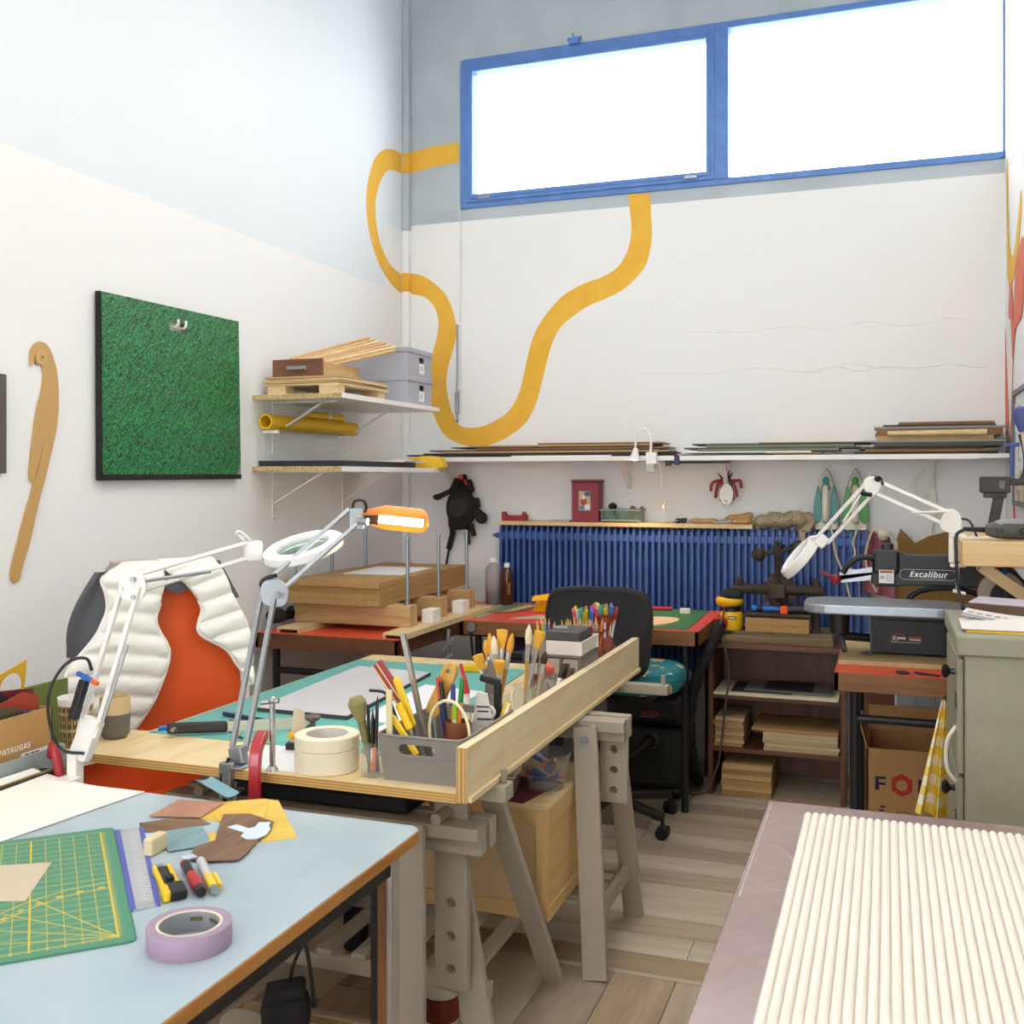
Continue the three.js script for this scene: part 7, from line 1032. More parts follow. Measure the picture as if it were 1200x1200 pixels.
// ---------- under the plywood table ----------
{
  const t = thing('wooden_chest', 'small pale wooden chest with framed front panel on the trestle shelves', 'chest');
  const x0 = -1.42, x1 = -0.925, y0 = 0.2165, y1 = 0.55, z0 = -3.36, z1 = -2.88, m = tmat(woodTex(0xd9b377, 0xb98a4c, 141, 1.6, 18), 0.6);
  mesh('carcass', span(x0, x1, y0, y1 - 0.014, z0, z1 - 0.016, 0.002), m, t); mesh('lid', span(x0 - 0.006, x1 + 0.004, y1 - 0.014, y1, z0, z1 + 0.004, 0.002), MT.pine, t);
  mesh('front_frame', [span(x0, x0 + 0.045, y0, y1 - 0.014, z1 - 0.016, z1), span(x1 - 0.035, x1, y0, y1 - 0.014, z1 - 0.016, z1), span(x0 + 0.045, x1 - 0.035, y0, y0 + 0.045, z1 - 0.016, z1), span(x0 + 0.045, x1 - 0.035, y1 - 0.055, y1 - 0.014, z1 - 0.016, z1)], m, t);
  mesh('front_panel', span(x0 + 0.045, x1 - 0.035, y0 + 0.045, y1 - 0.055, z1 - 0.016, z1 - 0.009), mat(0xcfb084, 0.7), t);
  mesh('side_rail', span(x1, x1 + 0.004, y0, y0 + 0.04, z0, z1), m, t); mesh('side_rail', span(x1, x1 + 0.004, y1 - 0.06, y1 - 0.016, z0, z1), m, t);
  one('burgundy_sheet', sheet([[-1.2, -2.9], [-1.0, -2.88], [-0.95, -3.12], [-1.2, -3.14]], 0.003, y1 + 0.0003), mat(0x5e2233, 0.7), 'burgundy sheet lying on the small wooden chest', 'sheet');
  const b = thing('clear_bowl', 'clear plastic bowl of blue clips on the small wooden chest', 'bowl'); mesh('bowl', lathe([[0, 0], [0.055, 0], [0.075, 0.1], [0.079, 0.105], [0.076, 0.108], [0.07, 0.102], [0.052, 0.004], [0, 0.004]], [-0.985, y1 + 0.0035, -3.05]), MT.clear, b);
  for (let i = 0; i < 8; i++) { const c = thing('blue_clip', 'blue plastic spring clip in the clear bowl', 'clip', [0, 0, 0], 0, 'blue clips in the clear bowl'); const a = i * 2.3, x = -0.985 + 0.028 * Math.cos(a), z = -3.05 + 0.028 * Math.sin(a), y = y1 + 0.02 + (i % 4) * 0.016; mesh('jaw', bar([x - 0.025 * Math.cos(a * 1.7), y, z - 0.02], [x + 0.025 * Math.cos(a * 1.7), y + 0.03, z + 0.02], 0.016, 0.01, 0.003), mat(0x2446a0, 0.35), c); mesh('tip', ball(0.007, [x + 0.025 * Math.cos(a * 1.7), y + 0.03, z + 0.02], [1, 1, 1], 10), mat(0xd96a2a, 0.4), c); }
  const k = thing('card_packet', 'clear packet of small cut cards beside the clear bowl', 'packet'); mesh('cards', [box(0.1, 0.045, 0.12, [-1.11, y1 + 0.0265, -2.99], [0, 0.2, 0], 0.003)], mat(0x7f6a55, 0.7), k); mesh('lid', box(0.105, 0.014, 0.125, [-1.11, y1 + 0.0565, -2.99], [0, 0.2, 0], 0.004), mat(0xe6e1d9, 0.5), k);
  one('white_slip', box(0.05, 0.005, 0.05, [-1.08, y1 + 0.067, -3.02], [0, 0.4, 0.1], 0.001), MT.paper, 'little white card on the packet of cut cards', 'card');
  // below the blue table
  const tray = thing('wooden_tray', 'low wooden tray on the floor holding pale moulded blocks', 'tray'); const tm = tmat(woodTex(0xcbb28c, 0xa98d64, 143, 1.6, 16), 0.7);
  mesh('bottom', span(-1.64, -1.19, 0.0, 0.012, -2.42, -2.1), tm, tray); for (const g of [span(-1.202, -1.19, 0.0, 0.08, -2.42, -2.1), span(-1.64, -1.202, 0.0, 0.08, -2.432, -2.42), span(-1.652, -1.64, 0, 0.08, -2.432, -2.1), span(-1.64, -1.202, 0, 0.08, -2.1, -2.088)]) mesh('side', g, tm, tray);
  const cloud = smooth([[-0.16, 0], [-0.16, 0.05], [-0.11, 0.06], [-0.06, 0.05], [-0.01, 0.06], [0.04, 0.05], [0.09, 0.06], [0.14, 0.04], [0.14, 0], [0.09, -0.06], [0.04, -0.05], [-0.01, -0.06], [-0.06, -0.05], [-0.11, -0.06]], 80);
  for (let i = 0; i < 3; i++) one('moulded_block', flatXZ(extr(cloud, 0.036, 0.003)).translate(-1.45 + i * 0.004, 0.0125 + i * 0.0365, -2.26), mat(0xd8d0c0, 0.7), ['lowest pale scalloped wooden block in the floor tray', 'middle pale scalloped wooden block in the floor tray', 'topmost pale scalloped wooden block in the floor tray'][i], 'block');
  const bag = thing('black_pouch', 'black round pouch with a cord lying on the scalloped blocks', 'pouch'); mesh('pouch', [box(0.12, 0.1, 0.1, [-1.41, 0.172, -2.26], [0, 0.5, 0.08], 0.035), box(0.1, 0.03, 0.085, [-1.412, 0.222, -2.26], [0, 0.5, 0.12], 0.012)], MT.blackSoft, bag); mesh('cord', tube([[-1.4, 0.245, -2.26], [-1.385, 0.3, -2.26], [-1.365, 0.34, -2.27], [-1.345, 0.27, -2.27], [-1.335, 0.19, -2.27]], 0.005, 40), MT.black, bag);
  const bo = (label, x, z, c2) => { const q = thing('white_bottle', label, 'bottle', [x, 0, z]); mesh('body', lathe([[0, 0], [0.045, 0], [0.048, 0.01], [0.048, 0.11], [0.04, 0.135], [0.02, 0.15], [0.018, 0.185], [0, 0.187]], [0, 0, 0]), mat(0xe6ded2, 0.35), q); mesh('label', lathe([[0.0488, 0.02], [0.0488, 0.085]], [0, 0, 0]), mat(c2, 0.5), q); };
  bo('white plastic bottle with a crimson and navy label under the blue table', -1.17, -2.42, 0x8f2748); bo('white plastic bottle with a dark red label behind the hole post of the stand', -1.155, -2.64, 0x7d2a26);
  one('black_shoe_block', box(0.07, 0.14, 0.1, [-1.6, 0.0705, -2.98], [0, 0.3, 0], 0.02), MT.blackSoft, 'black soft block on the floor behind the near trestle', 'block');
  one('black_tool_roll', box(0.54, 0.038, 0.17, [-1.42, 0.6585, -2.5], [0, 0, 0], 0.01), MT.blackSoft, 'long black case lying on the trestle cross beams under the tabletop', 'case');
}
// ---------- on the blue table (top at 0.75) ----------
const YT = 0.7502;
{
  const t = thing('green_grid_mat', 'green cutting mat with a yellow printed grid on the blue table', 'cutting mat', [-1.512, YT, -1.444], 0.7697);
  mesh('mat_edge', flatXZ(extr(rrect(0.452, 0.602, 0.015), 0.0026, 0.0004)), mat(0x3f7d66, 0.6), t);
  mesh('printed_face', plate(0.446, 0.0006, 0.596, [0, 0.0029, 0]), canvasMat(1120, 1500, (c, w, h) => {
    c.fillStyle = '#4f8f72'; c.fillRect(0, 0, w, h); c.strokeStyle = '#e2bd3c'; c.fillStyle = '#e2bd3c';
    const m = 62, cw = (w - 2 * m) / 15, ch = (h - 2 * m) / 20; c.lineWidth = 3;
    for (let i = 0; i <= 15; i++) { c.lineWidth = i % 5 ? 3 : 8; c.beginPath(); c.moveTo(w - m - i * cw, m); c.lineTo(w - m - i * cw, h - m); c.stroke(); }
    for (let i = 0; i <= 20; i++) { c.lineWidth = i % 5 ? 3 : 5; c.beginPath(); c.moveTo(m, m + i * ch); c.lineTo(w - m, m + i * ch); c.stroke(); }
    c.lineWidth = 2; for (let i = 0; i < 240; i++) { const y = m + i * (h - 2 * m) / 240; c.beginPath(); c.moveTo(w - m + 4, y); c.lineTo(w - m + (i % 5 ? 16 : 28), y); c.stroke(); }
    for (let i = 0; i < 150; i++) { const x = m + i * (w - 2 * m) / 150; c.beginPath(); c.moveTo(x, h - m + 4); c.lineTo(x, h - m + (i % 5 ? 12 : 22)); c.stroke(); }
    for (let i = 0; i < 15; i++) { c.beginPath(); c.arc(w - m - i * cw, h - m + 8, 6, 0, 7); c.fill(); }
    const X = w - m, Y = h - m; c.lineWidth = 6; for (const a of [15, 30, 45, 60]) { c.beginPath(); c.moveTo(X, Y); c.lineTo(X - 620 * Math.cos(a * D), Y - 620 * Math.sin(a * D)); c.stroke(); }
    c.lineWidth = 7; for (const r of [560, 630]) { c.beginPath(); c.arc(X, Y, r, Math.PI, 1.5 * Math.PI); c.stroke(); }
    c.lineWidth = 16; for (let a = 4; a < 90; a += 9) { c.beginPath(); c.arc(X, Y, 578, Math.PI + a * D, Math.PI + (a + 3) * D); c.stroke(); }
  }, 0.6), t);
}
const lay = (name, pts, y, m, label, cat, t = 0.0012) => one(name, sheet(pts, t, YT + y), m, label, cat);
lay('beige_scrap', [[-1.66, -1.53], [-1.524, -1.604], [-1.429, -1.443], [-1.51, -1.415], [-1.62, -1.46]], 0.0036, mat(0xcdbfa5, 0.8), 'beige veneer scrap lying on the green grid mat', 'veneer');
one('white_drawing', grid(14, 10, (u, v) => { const a = [-2.0, -2.045], b = [-1.665, -2.05], c = [-1.715, -1.66], d = [-2.02, -1.66]; const P = (k) => (a[k] * (1 - u) + b[k] * u) * (1 - v) + (d[k] * (1 - u) + c[k] * u) * v; return [P(0), YT + 0.002 + 0.026 * Math.pow(Math.max(0, 1 - u * 1.6), 2), P(1)]; }), mat(0xf5f0e6, 0.85, { side: THREE.DoubleSide }), 'large white drawing sheet at the back of the blue table', 'paper');
// paper trimmer, grey tray and carton of veneers
{
  const t = thing('paper_trimmer', 'black paper trimmer bar with a brass line along the carton', 'trimmer');
  mesh('bar', span(-2.005, -1.955, YT, YT + 0.02, -2.08, -1.5, 0.003), MT.darkSteel, t); mesh('brass_line', span(-1.974, -1.966, YT + 0.0195, YT + 0.022, -2.07, -1.5), mat(0xc9a94a, 0.35, { metalness: 0.7 }), t);
  const g = thing('grey_tray', 'low blue-grey metal tray in front of the shoe carton', 'tray'); const gm = mat(0x93a09c, 0.55);
  mesh('tray', [span(-2.31, -2.01, YT, YT + 0.005, -2.165, -1.5), span(-2.016, -2.01, YT, YT + 0.06, -2.165, -1.5, 0.001), span(-2.31, -2.016, YT, YT + 0.06, -2.165, -2.159, 0.001)], gm, g);
  const c = thing('shoe_carton', 'open brown shoe carton with white lettering, full of veneer pieces', 'carton');
  const x0 = -2.3, x1 = -2.045, y0 = YT + 0.006, y1 = 0.905, z0 = -2.155, z1 = -1.6;
  mesh('walls', [span(x0, x1, y0, y0 + 0.004, z0, z1), span(x0, x0 + 0.004, y0, y1, z0, z1), span(x0, x1, y0, y1, z0, z0 + 0.004), span(x0, x1, y0, y1, z1 - 0.004, z1)], MT.card, c);
  mesh('printed_side', plate(z1 - z0, y1 - y0, 0.004, [x1 - 0.002, (y0 + y1) / 2, (z0 + z1) / 2], [0, Math.PI / 2, 0]), canvasMat(1030, 276, (k, w, h) => { k.fillStyle = '#bf9359'; k.fillRect(0, 0, w, h); for (let i = 0; i < 200; i++) { k.fillStyle = i % 2 ? 'rgba(170,125,70,.3)' : 'rgba(205,160,105,.3)'; k.fillRect((i * 197) % w, (i * 331) % h, 60, 2); } k.fillStyle = '#f4efe8'; k.font = 'bold 38px sans-serif'; k.textBaseline = 'middle'; k.textAlign = 'right'; k.fillText('PATAUGAS', 896, 150); k.fillRect(836, 180, 184, 66); k.fillStyle = '#4a4656'; for (const [x, q] of [[862, 20], [888, 6], [900, 20], [926, 20]]) k.fillRect(x, 188, q, 34); k.fillStyle = '#8f9a92'; k.fillRect(968, 200, 22, 16); }, 0.85), c);
  const stand = (label, pts, x, col, hole, lean = 0.12, z = -0.06) => one('veneer_piece', wallX(pts, 0.002, 0, hole).applyMatrix4(new THREE.Matrix4().makeRotationZ(-lean)).translate(x, 0, z), mat(col, 0.6), label, 'veneer');
  const dy = y0 + 0.01;
  stand('yellow veneer with a round cut-out standing tallest in the carton', [[-2.085, dy], [-2.08, dy], [-2.075, 1.035], [-1.85, 0.965], [-1.85, dy]], -2.235, 0xd9a81e, [circle(0.036, 24, -2.03, 0.97)]);
  stand('dark red veneer strip behind the brick-red one in the carton', [[-2.085, dy], [-2.088, 0.93], [-2.08, 0.96], [-1.82, 0.99], [-1.82, dy]], -2.21, 0x7d2430);
  stand('brick red veneer in the carton', [[-2.085, dy], [-2.088, 0.94], [-2.03, 0.96], [-1.93, 0.935], [-1.93, dy]], -2.195, 0xb5492f);
  stand('tan veneer in front of the brick red one in the carton', [[-2.08, dy], [-2.085, 0.905], [-1.98, 0.92], [-1.98, dy]], -2.18, 0xb79a66);
  stand('violet-grey veneer in the carton', [[-2.03, dy], [-2.04, 0.915], [-1.99, 0.92], [-1.99, dy]], -2.173, 0x5d5470);
  stand('olive dark veneer at the near end of the carton', [[-1.99, dy], [-1.995, 0.93], [-1.9, 0.945], [-1.9, dy]], -2.167, 0x4d4a36);
  stand('black veneer strip in the carton', [[-2.0, dy], [-2.02, 0.93], [-1.94, 0.99], [-1.92, dy]], -2.202, 0x231d22);
  one('olive_board', span(-2.306, -2.294, 0, 0.905, -2.48, -2.24), mat(0x6d7a3a, 0.7), 'olive green board standing behind the carton', 'board');
}
{
  const t = thing('small_red_clamp', 'small red clamp at the back edge of the blue table beside the carton', 'clamp');
  mesh('frame', tube([[-1.985, 0.8, -2.09], [-1.965, 0.83, -2.075], [-1.945, 0.82, -2.06], [-1.94, 0.78, -2.065], [-1.94, 0.7, -2.07]], 0.013, 40, 10), mat(0xa81f2a, 0.35, { clearcoat: 0.5 }), t); mesh('screw', rod([-1.97, 0.66, -2.08], [-1.97, 0.725, -2.04], 0.006), MT.steel, t);
}
// cups on the corner of the plywood table
{
  const pat = tex(256, (u, v) => { const a = Math.abs(((u * 9) % 1) - 0.5), b = Math.abs(((v * 7) % 1) - 0.5), n = 0.12 * vnoise(u * 60, v * 60, 3, 60, 60); return a < 0.11 || b < 0.09 ? mixc(hex(0xcfc3a2), hex(0xa89a72), n * 4) : a > 0.42 && b > 0.4 ? hex(0xe9e2d2) : mixc(hex(0x8a6a26), hex(0x6d5220), n * 5); }, true, [2, 1]);
  const c = thing('patterned_cup', 'tall white-rimmed cup with brown printed pattern beside the white magnifier lamp', 'cup', [-2.115, YM, -2.315]);
  mesh('cup_wall', lathe([[0, 0.004], [0.036, 0], [0.039, 0.01], [0.046, 0.115]], [0, 0, 0]), tmat(pat, 0.4), c); mesh('white_rim', lathe([[0.046, 0.115], [0.0475, 0.135], [0.0445, 0.135], [0.036, 0.02], [0, 0.012]], [0, 0, 0]), MT.white, c);
  const d = thing('dipped_cup', 'beige stoneware cup with a dark grey glazed lower half', 'cup', [-2.075, YM, -2.425]);
  mesh('glazed_base', lathe([[0, 0.002], [0.03, 0], [0.04, 0.012], [0.042, 0.07]], [0, 0, 0]), mat(0x6d6a62, 0.35), d); mesh('raw_rim', lathe([[0.042, 0.07], [0.0415, 0.118], [0.038, 0.118], [0.038, 0.02], [0, 0.012]], [0, 0, 0]), mat(0xcfb586, 0.6), d);
  one('blue_marker_stub', [rod([-2.0, YM + 0.008, -2.52], [-1.975, YM + 0.008, -2.55], 0.008)], mat(0x2a6fc4, 0.4), 'small blue marker stub lying on the plywood table near the cups', 'marker');
}
// ruler, eraser, knives, pens
{
  const t = thing('plastic_ruler', 'clear plastic ruler with blue edges beside the green grid mat', 'ruler');
  mesh('body', sheet([[-1.538, -1.803], [-1.498, -1.835], [-1.2, -1.512], [-1.226, -1.477]], 0.003, YT + 0.0002), mat(0xc4c6cb, 0.2, { transmission: 0.25, thickness: 0 }), t);
  mesh('blue_edge', [sheet([[-1.541, -1.801], [-1.533, -1.807], [-1.223, -1.482], [-1.23, -1.475]], 0.0036, YT + 0.0002), sheet([[-1.504, -1.831], [-1.497, -1.837], [-1.197, -1.514], [-1.204, -1.508]], 0.0036, YT + 0.0002)], mat(0x4d57ae, 0.4), t);
  mesh('scale_print', plate(0.036, 0.0004, 0.41, [-1.3685, YT + 0.0035, -1.657], [0, 0.753, 0]), canvasMat(96, 1024, (c, w, h) => { c.fillStyle = '#b4b6bb'; c.fillRect(0, 0, w, h); c.fillStyle = '#8b8e94'; for (let i = 0; i < 31; i++) { c.fillRect(4, 12 + i * 33, i % 5 ? 34 : 60, 4); c.fillRect(70, 18 + i * 33, 20, 3); } c.fillStyle = '#d3d5d8'; for (let i = 0; i < 26; i++) c.fillRect(30 + (i * 13) % 20, 24 + i * 38, 46, 7); }, 0.3), t);
  const e = one('eraser', box(0.022, 0.036, 0.055, [-1.378, YT + 0.0182, -1.726], [0, 0.1, 0], 0.005), mat(0xdccaa0, 0.7), 'cream block eraser beside the ruler', 'eraser');
  const k = thing('snap_knife', 'yellow and black snap-blade knife on the blue table', 'knife', [-1.243, YT, -1.593], 0.82);
  mesh('side_rail', [box(0.008, 0.014, 0.15, [-0.013, 0.008, -0.005], [0, 0, 0], 0.003)], mat(0xf0c51a, 0.4), k); mesh('side_rail', [box(0.008, 0.014, 0.12, [0.013, 0.008, -0.02], [0, 0, 0], 0.003)], mat(0xf0c51a, 0.4), k);
  mesh('body', [box(0.018, 0.012, 0.14, [0, 0.007, -0.005], [0, 0, 0], 0.003)], MT.black, k); mesh('end_cap', box(0.034, 0.02, 0.05, [0.005, 0.0105, 0.055], [0, 0, 0], 0.006), MT.black, k); mesh('yellow_end', box(0.014, 0.021, 0.045, [-0.014, 0.011, 0.06], [0, 0, 0], 0.006), mat(0xf0c51a, 0.4), k); mesh('slider', box(0.014, 0.008, 0.02, [0.002, 0.017, 0.005], [0, 0, 0], 0.002), MT.blackSoft, k); mesh('blade', box(0.012, 0.001, 0.03, [0, 0.007, -0.088]), MT.steel, k);
  const p = thing('red_grip_knife', 'red-handled craft knife with black ends on the blue table', 'knife', [-1.206, YT, -1.617], 0.83);
  mesh('grip', between([0, 0.011, -0.02], [0, 0.011, 0.055], lathe([[0.008, 0], [0.011, 0.02], [0.0115, 0.055], [0.009, 0.075]], [0, -0.0375, 0])), mat(0xb8222c, 0.4), p); mesh('barrel', rod([0, 0.011, -0.075], [0, 0.011, -0.02], 0.009, 0.0085), mat(0x2b2226, 0.4), p); mesh('cap', rod([0, 0.011, 0.055], [0, 0.011, 0.075], 0.0105, 0.009), MT.black, p); mesh('red_tip', rod([0, 0.011, -0.083], [0, 0.011, -0.075], 0.009), mat(0xb8222c, 0.4), p);
  const w = thing('yellow_white_pen', 'white pen with a yellow clip cap beside the red craft knife', 'pen', [-1.192, YT, -1.641], 0.79);
  mesh('barrel', rod([0, 0.01, -0.08], [0, 0.01, 0.01], 0.0085, 0.0095), mat(0xc9c6cc, 0.35), w); mesh('cap', rod([0, 0.01, 0.01], [0, 0.01, 0.07], 0.0095, 0.009), mat(0xf0cf4a, 0.4), w); mesh('clip', bar([0.01, 0.014, 0.015], [0.012, 0.012, 0.07], 0.006, 0.012, 0.003), mat(0xf0cf4a, 0.4), w); mesh('end', rod([0, 0.01, 0.07], [0, 0.01, 0.082], 0.008), MT.steel, w);
}
// lilac tape
{
  const t = thing('lilac_tape', 'lilac paper tape roll with a grey printed core on the blue table', 'tape', [-1.055, YT, -1.405]);
  mesh('tape_roll', lathe([[0.048, 0], [0.066, 0], [0.0665, 0.001], [0.0665, 0.034], [0.066, 0.035], [0.0515, 0.035]], [0, 0, 0], [0, 0, 0], 64), mat(0xa58ea4, 0.6), t);
  mesh('cream_ring', lathe([[0.0515, 0.0352], [0.048, 0.0355], [0.0475, 0.034]], [0, 0, 0], [0, 0, 0], 56), mat(0xeee2c6, 0.6), t);
  mesh('core', lathe([[0.0478, 0.0345], [0.0478, 0.0], [0.05, 0.0]], [0, 0, 0], [0, 0, 0], 56), mat(0x97979b, 0.6), t);
  const pr = canvasMat(96, 40, (c, w, h) => { c.fillStyle = '#8d8f95'; c.fillRect(0, 0, w, h); c.fillStyle = '#24261f'; c.fillRect(2, 6, 92, 28); c.fillStyle = '#b8a628'; c.font = 'bold 24px sans-serif'; c.textAlign = 'center'; c.textBaseline = 'middle'; c.fillText('Scotch', 48, 20); }, 0.6);
  for (const a of [3.55, 2.85]) mesh('core_print', plate(0.02, 0.008, 0.0004, [0.0468 * Math.sin(a), 0.022, 0.0468 * Math.cos(a)], [0, a + Math.PI, 0]), pr, t);
}
// veneer offcuts
{
  const yv = tmat(woodTex(0xe9c55a, 0xd6a93f, 151, 3, 12), 0.55), dk = tmat(woodTex(0x8a6a52, 0x5f4634, 153, 4, 22), 0.6), pk = tmat(woodTex(0xbd8d72, 0xa0705a, 155, 4, 14), 0.6), bl = tmat(woodTex(0x86a3a8, 0x6f8e95, 157, 4, 20), 0.6), wt = mat(0xd5e2f0, 0.6), sky = mat(0xbdd3e6, 0.5);
  lay('yellow_veneer', [[-1.43, -1.93], [-1.52, -2.0], [-1.37, -2.1], [-1.33, -2.1], [-1.157, -1.898], [-1.21, -1.85], [-1.3, -1.93]], 0.0, yv, 'large yellow veneer lying lowest under the dark offcuts', 'veneer');
  lay('yellow_veneer', [[-1.4, -1.95], [-1.345, -2.085], [-1.28, -1.96], [-1.33, -1.9]], 0.0016, tmat(yv.map, 0.6), 'small yellow veneer triangle on the large yellow one', 'veneer');
  lay('yellow_veneer', [[-1.27, -1.81], [-1.21, -1.83], [-1.235, -1.88], [-1.31, -1.87], [-1.35, -1.85], [-1.33, -1.81]], 0.0016, yv, 'torn yellow veneer strip under the dark brown veneer', 'veneer');
  lay('brown_veneer', [[-1.528, -1.861], [-1.45, -1.945], [-1.38, -1.91], [-1.44, -1.82], [-1.49, -1.82]], 0.0, dk, 'dark brown veneer piece under the blue one beside the ruler', 'veneer');
  lay('pink_veneer', [[-1.534, -1.9], [-1.545, -2.02], [-1.432, -2.035], [-1.42, -1.93]], 0.0032, pk, 'pinkish brown veneer lying on the yellow veneer', 'veneer');
  lay('pale_blue_paper', [[-1.48, -1.8], [-1.42, -1.84], [-1.385, -1.79], [-1.43, -1.75]], 0.0016, sky, 'pale blue paper slip beside the eraser', 'paper');
  lay('blue_veneer', [[-1.447, -1.816], [-1.384, -1.884], [-1.319, -1.823], [-1.3, -1.79], [-1.351, -1.734], [-1.4, -1.77]], 0.0032, bl, 'blue-grey veneer piece behind the eraser', 'veneer');
  lay('brown_veneer', [[-1.286, -1.707], [-1.245, -1.71], [-1.189, -1.737], [-1.2, -1.79], [-1.215, -1.834], [-1.228, -1.911], [-1.25, -1.955], [-1.33, -1.985], [-1.383, -1.962], [-1.35, -1.9], [-1.3, -1.815], [-1.315, -1.77]], 0.0048, dk, 'large jagged dark brown veneer with torn white tape', 'veneer');
  lay('white_tape_scrap', [[-1.268, -1.872], [-1.262, -1.85], [-1.24, -1.838], [-1.222, -1.846], [-1.216, -1.872], [-1.228, -1.908], [-1.246, -1.93], [-1.252, -1.946], [-1.276, -1.936], [-1.266, -1.908], [-1.274, -1.896], [-1.312, -1.908], [-1.322, -1.888], [-1.284, -1.876]], 0.0064, wt, 'torn white tape stuck on the jagged dark veneer', 'tape scrap');
  lay('white_tape_scrap', [[-1.305, -1.71], [-1.285, -1.698], [-1.272, -1.72], [-1.292, -1.73]], 0.0064, sky, 'small pale blue tape scrap on the corner of the dark veneer', 'tape scrap');
  one('teal_slip', grid(8, 6, (u, v) => [-1.545 + 0.03 * u + 0.1 * v, YT + 0.02 + 0.02 * (1 - v) - 0.008 * Math.sin(u * 3.1), -2.07 - 0.03 * u + 0.03 * v]), mat(0x7da3ad, 0.5, { side: THREE.DoubleSide }), 'curled teal slip of veneer at the back edge of the blue table', 'veneer');
}
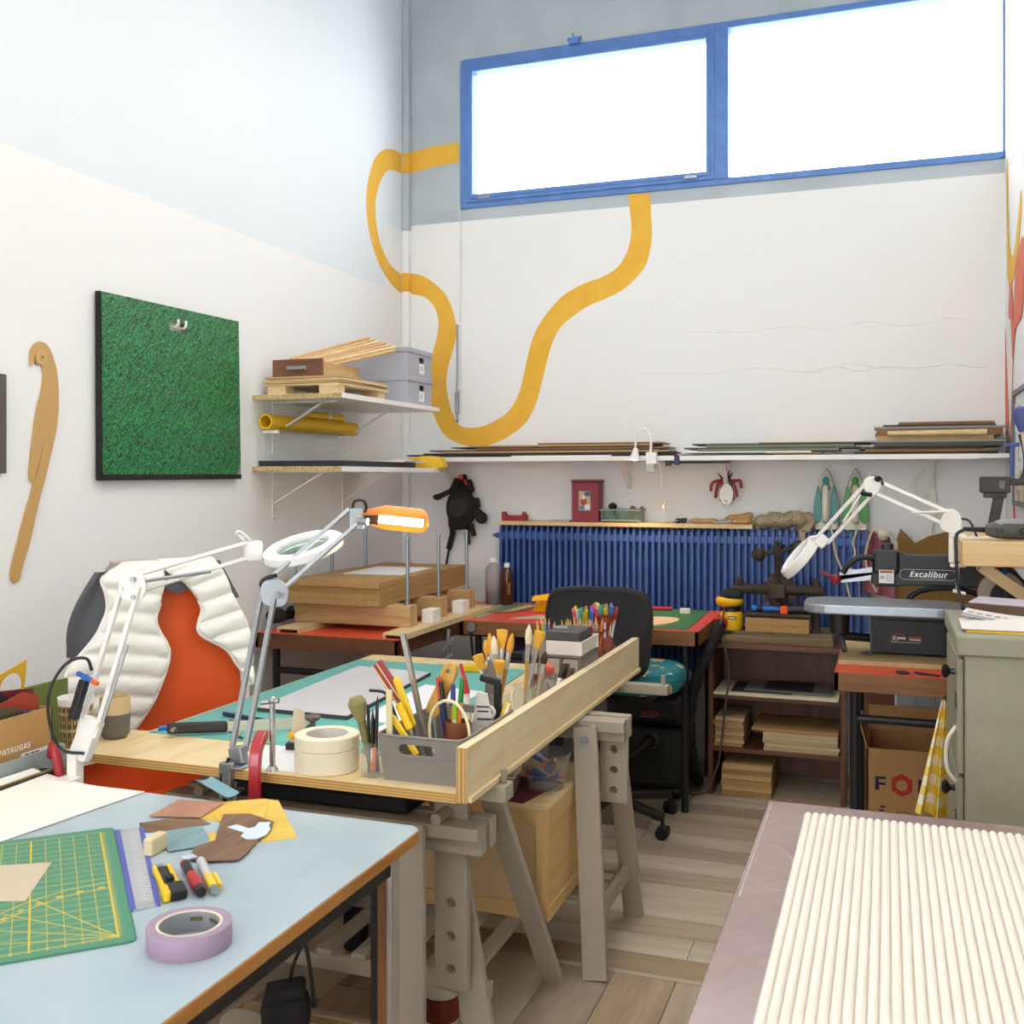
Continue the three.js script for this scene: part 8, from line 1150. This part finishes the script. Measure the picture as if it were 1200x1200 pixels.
// ---------- orange chair with a white quilted vest ----------
{
  const P = [-2.22, 0, -2.8], A = 0.974;
  const t = thing('orange_chair', 'orange shell chair with black legs wearing a white quilted vest', 'chair', P, A), om = mat(0xe2571a, 0.6, { bumpMap: T.cloth, bumpScale: 0.0004 });
  mesh('backrest', extr(smooth([[-0.26, 0.46], [-0.27, 0.8], [-0.235, 1.08], [-0.15, 1.15], [0, 1.165], [0.15, 1.15], [0.235, 1.08], [0.285, 0.8], [0.29, 0.46], [0, 0.44]], 70), 0.03, 0.01).rotateX(-0.03).translate(0, 0, -0.02), om, t);
  mesh('seat', box(0.5, 0.05, 0.36, [0, 0.455, 0.14], [0.05, 0, 0], 0.02), om, t);
  for (const x of [-0.19, 0.19]) for (const z of [-0.02, 0.28]) mesh('leg', rod([x, 0.43, z], [x * 1.15, 0, z + (z > 0 ? 0.01 : -0.06)], 0.012), MT.black, t);
  const VL = [[1.232, -0.098, -0.001], [1.196, -0.197, 0.01], [1.146, -0.177, 0.004], [1.092, -0.169, -0.01], [1.052, -0.185, -0.026], [1.012, -0.203, -0.015], [0.959, -0.248, 0.018], [0.92, -0.286, 0.021], [0.855, -0.305, 0.001], [0.777, -0.313, -0.034], [0.7, -0.303, -0.093], [0.622, -0.283, -0.151]];
  const VR = [[1.236, -0.001, 0.18], [1.205, -0.001, 0.197], [1.16, 0.071, 0.215], [1.116, 0.105, 0.23], [1.072, 0.133, 0.254], [1.028, 0.116, 0.278], [0.991, 0.11, 0.293], [0.96, 0.165, 0.299], [0.931, 0.215, 0.302], [0.878, 0.245, 0.302], [0.832, 0.281, 0.304], [0.8, 0.292, 0.304]];
  const g = thing('quilted_vest', 'white quilted vest with grey lining draped over the orange chair', 'vest', P, A), vm = mat(0xf0ece4, 0.6, { sheen: 0.3 });
  const at = (rows, y) => { for (let i = 0; i < rows.length - 1; i++) if (y <= rows[i][0] && y >= rows[i + 1][0]) { let s = (rows[i][0] - y) / (rows[i][0] - rows[i + 1][0]); return [rows[i][1] + (rows[i + 1][1] - rows[i][1]) * s, rows[i][2] + (rows[i + 1][2] - rows[i][2]) * s]; } return y > rows[0][0] ? rows[0].slice(1) : rows[rows.length - 1].slice(1); };
  const soft = (rows, y) => { const o = [0, 0]; for (let k = -2; k <= 2; k++) { const q = at(rows, Math.min(rows[0][0], Math.max(rows[rows.length - 1][0], y + k * 0.009))); o[0] += q[0] / 5; o[1] += q[1] / 5; } return o; };
  const panel = (rows, slant, q) => grid(56, 110, (u, v) => {
    const y = rows[0][0] + (rows[rows.length - 1][0] - rows[0][0]) * v, [a, b] = soft(rows, y), th = u * 2 * Math.PI, c = Math.cos(th), s = Math.sin(th), x = (a + b) / 2 - (b - a) / 2 * Math.sign(c) * Math.pow(Math.abs(c), 0.75);
    const yy = y + slant * x + 0.008 * Math.sin(x * 14 + q), ph = Math.abs(Math.sin(Math.PI * yy / 0.066)), puff = 0.012 + 0.021 * Math.pow(ph, 0.55) + 0.003 * vnoise(x * 40 + 50, y * 55 + 50, 5, 1e6, 1e6) + 0.004 * Math.sin(x * 55 + y * 18 + Math.sin(y * 40)) * (1 - ph);
    const e = Math.pow(Math.abs(s), 0.45), over = Math.max(0, y - 1.17) * 1.1;
    return [x, y + 0.004 * Math.sin(x * 30) * (v > 0.95 ? 1 : 0), 0.03 - over * over * 10 + (s > 0 ? e * puff : -e * 0.008)];
  });
  mesh('front_panel', panel(VL, 0.15, 0), vm, g); mesh('front_panel', panel(VR, -0.25, 2), vm, g);
  mesh('back_panel', grid(40, 60, (u, v) => { const y = 1.235 - 0.62 * v, q = Math.min(1, Math.max(0, v * 1.5)), w = 0.165 + 0.135 * q * q * (3 - 2 * q), a = (u - 0.5) * Math.PI * 1.06, ph = Math.abs(Math.sin(Math.PI * y / 0.066)); return [w * Math.sin(a) * (v < 0.03 ? 0.93 : 1), y, -0.035 - (0.03 + 0.014 * Math.sqrt(ph)) * Math.cos(a) + 0.05 * Math.pow(Math.abs(Math.sin(a)), 8) * (v > 0.5 ? 1 : 0.4)]; }), mat(0xf0ece4, 0.6, { side: THREE.DoubleSide }), g);
  const grey = mat(0x56565c, 0.75, { side: THREE.DoubleSide });
  mesh('lining', grid(16, 24, (u, v) => { const y = 1.205 - 0.26 * v, x0 = -0.2 - 0.085 * Math.sin(Math.min(1, v * 1.15) * 1.75), x1 = -0.13; return [x0 + (x1 - x0) * u, y, 0.018 - 0.02 * (1 - u) + 0.006 * Math.sin(u * 9 + v * 3)]; }), grey, g);
  mesh('lining', grid(10, 10, (u, v) => [-0.02 + 0.15 * u, 1.2 - 0.075 * v * Math.sin(0.3 + u * 2.5), 0.02]), grey, g);
  mesh('lining', grid(6, 14, (u, v) => [0.17 + 0.03 * u + 0.07 * v, 1.225 - 0.13 * v, 0.015 - 0.012 * u]), grey, g);
  const edge = (rows, k, y0, y1, d) => Array.from({ length: 26 }, (_, i) => { const y = y0 + (y1 - y0) * i / 25; return [soft(rows, y)[k] + d, y, 0.038]; });
  mesh('zip_edge', tube(edge(VL, 1, 1.1, 0.625, -0.001), 0.007, 120, 8), vm, g); mesh('zip_edge', tube(edge(VR, 0, 1.1, 0.803, 0.001), 0.007, 120, 8), vm, g);
  mesh('armhole_trim', tube(edge(VL, 0, 1.195, 0.86, 0.001), 0.007, 100, 8), vm, g);
  mesh('zip_pull', [rod([0.006, 0.985, 0.045], [0.016, 0.955, 0.05], 0.002), rod([0.016, 0.955, 0.05], [0.018, 0.945, 0.05], 0.004)], MT.white, g);
}
scene.traverse((o) => { if (o.isMesh) { o.castShadow = true; o.receiveShadow = true; } });
// put the origin of every thing at its base
for (const o of scene.children) {
  if (!o.userData.category || o.position.lengthSq() > 0) continue;
  o.updateMatrixWorld(true);
  const b = new THREE.Box3().setFromObject(o), c = V((b.min.x + b.max.x) / 2, b.min.y, (b.min.z + b.max.z) / 2);
  if (o.isMesh) { o.geometry = o.geometry.clone().translate(-c.x, -c.y, -c.z); o.children.forEach((k) => k.position.sub(c)); } else o.children.forEach((k) => k.position.sub(c));
  o.position.copy(c);
}
renderer.render(scene, camera);
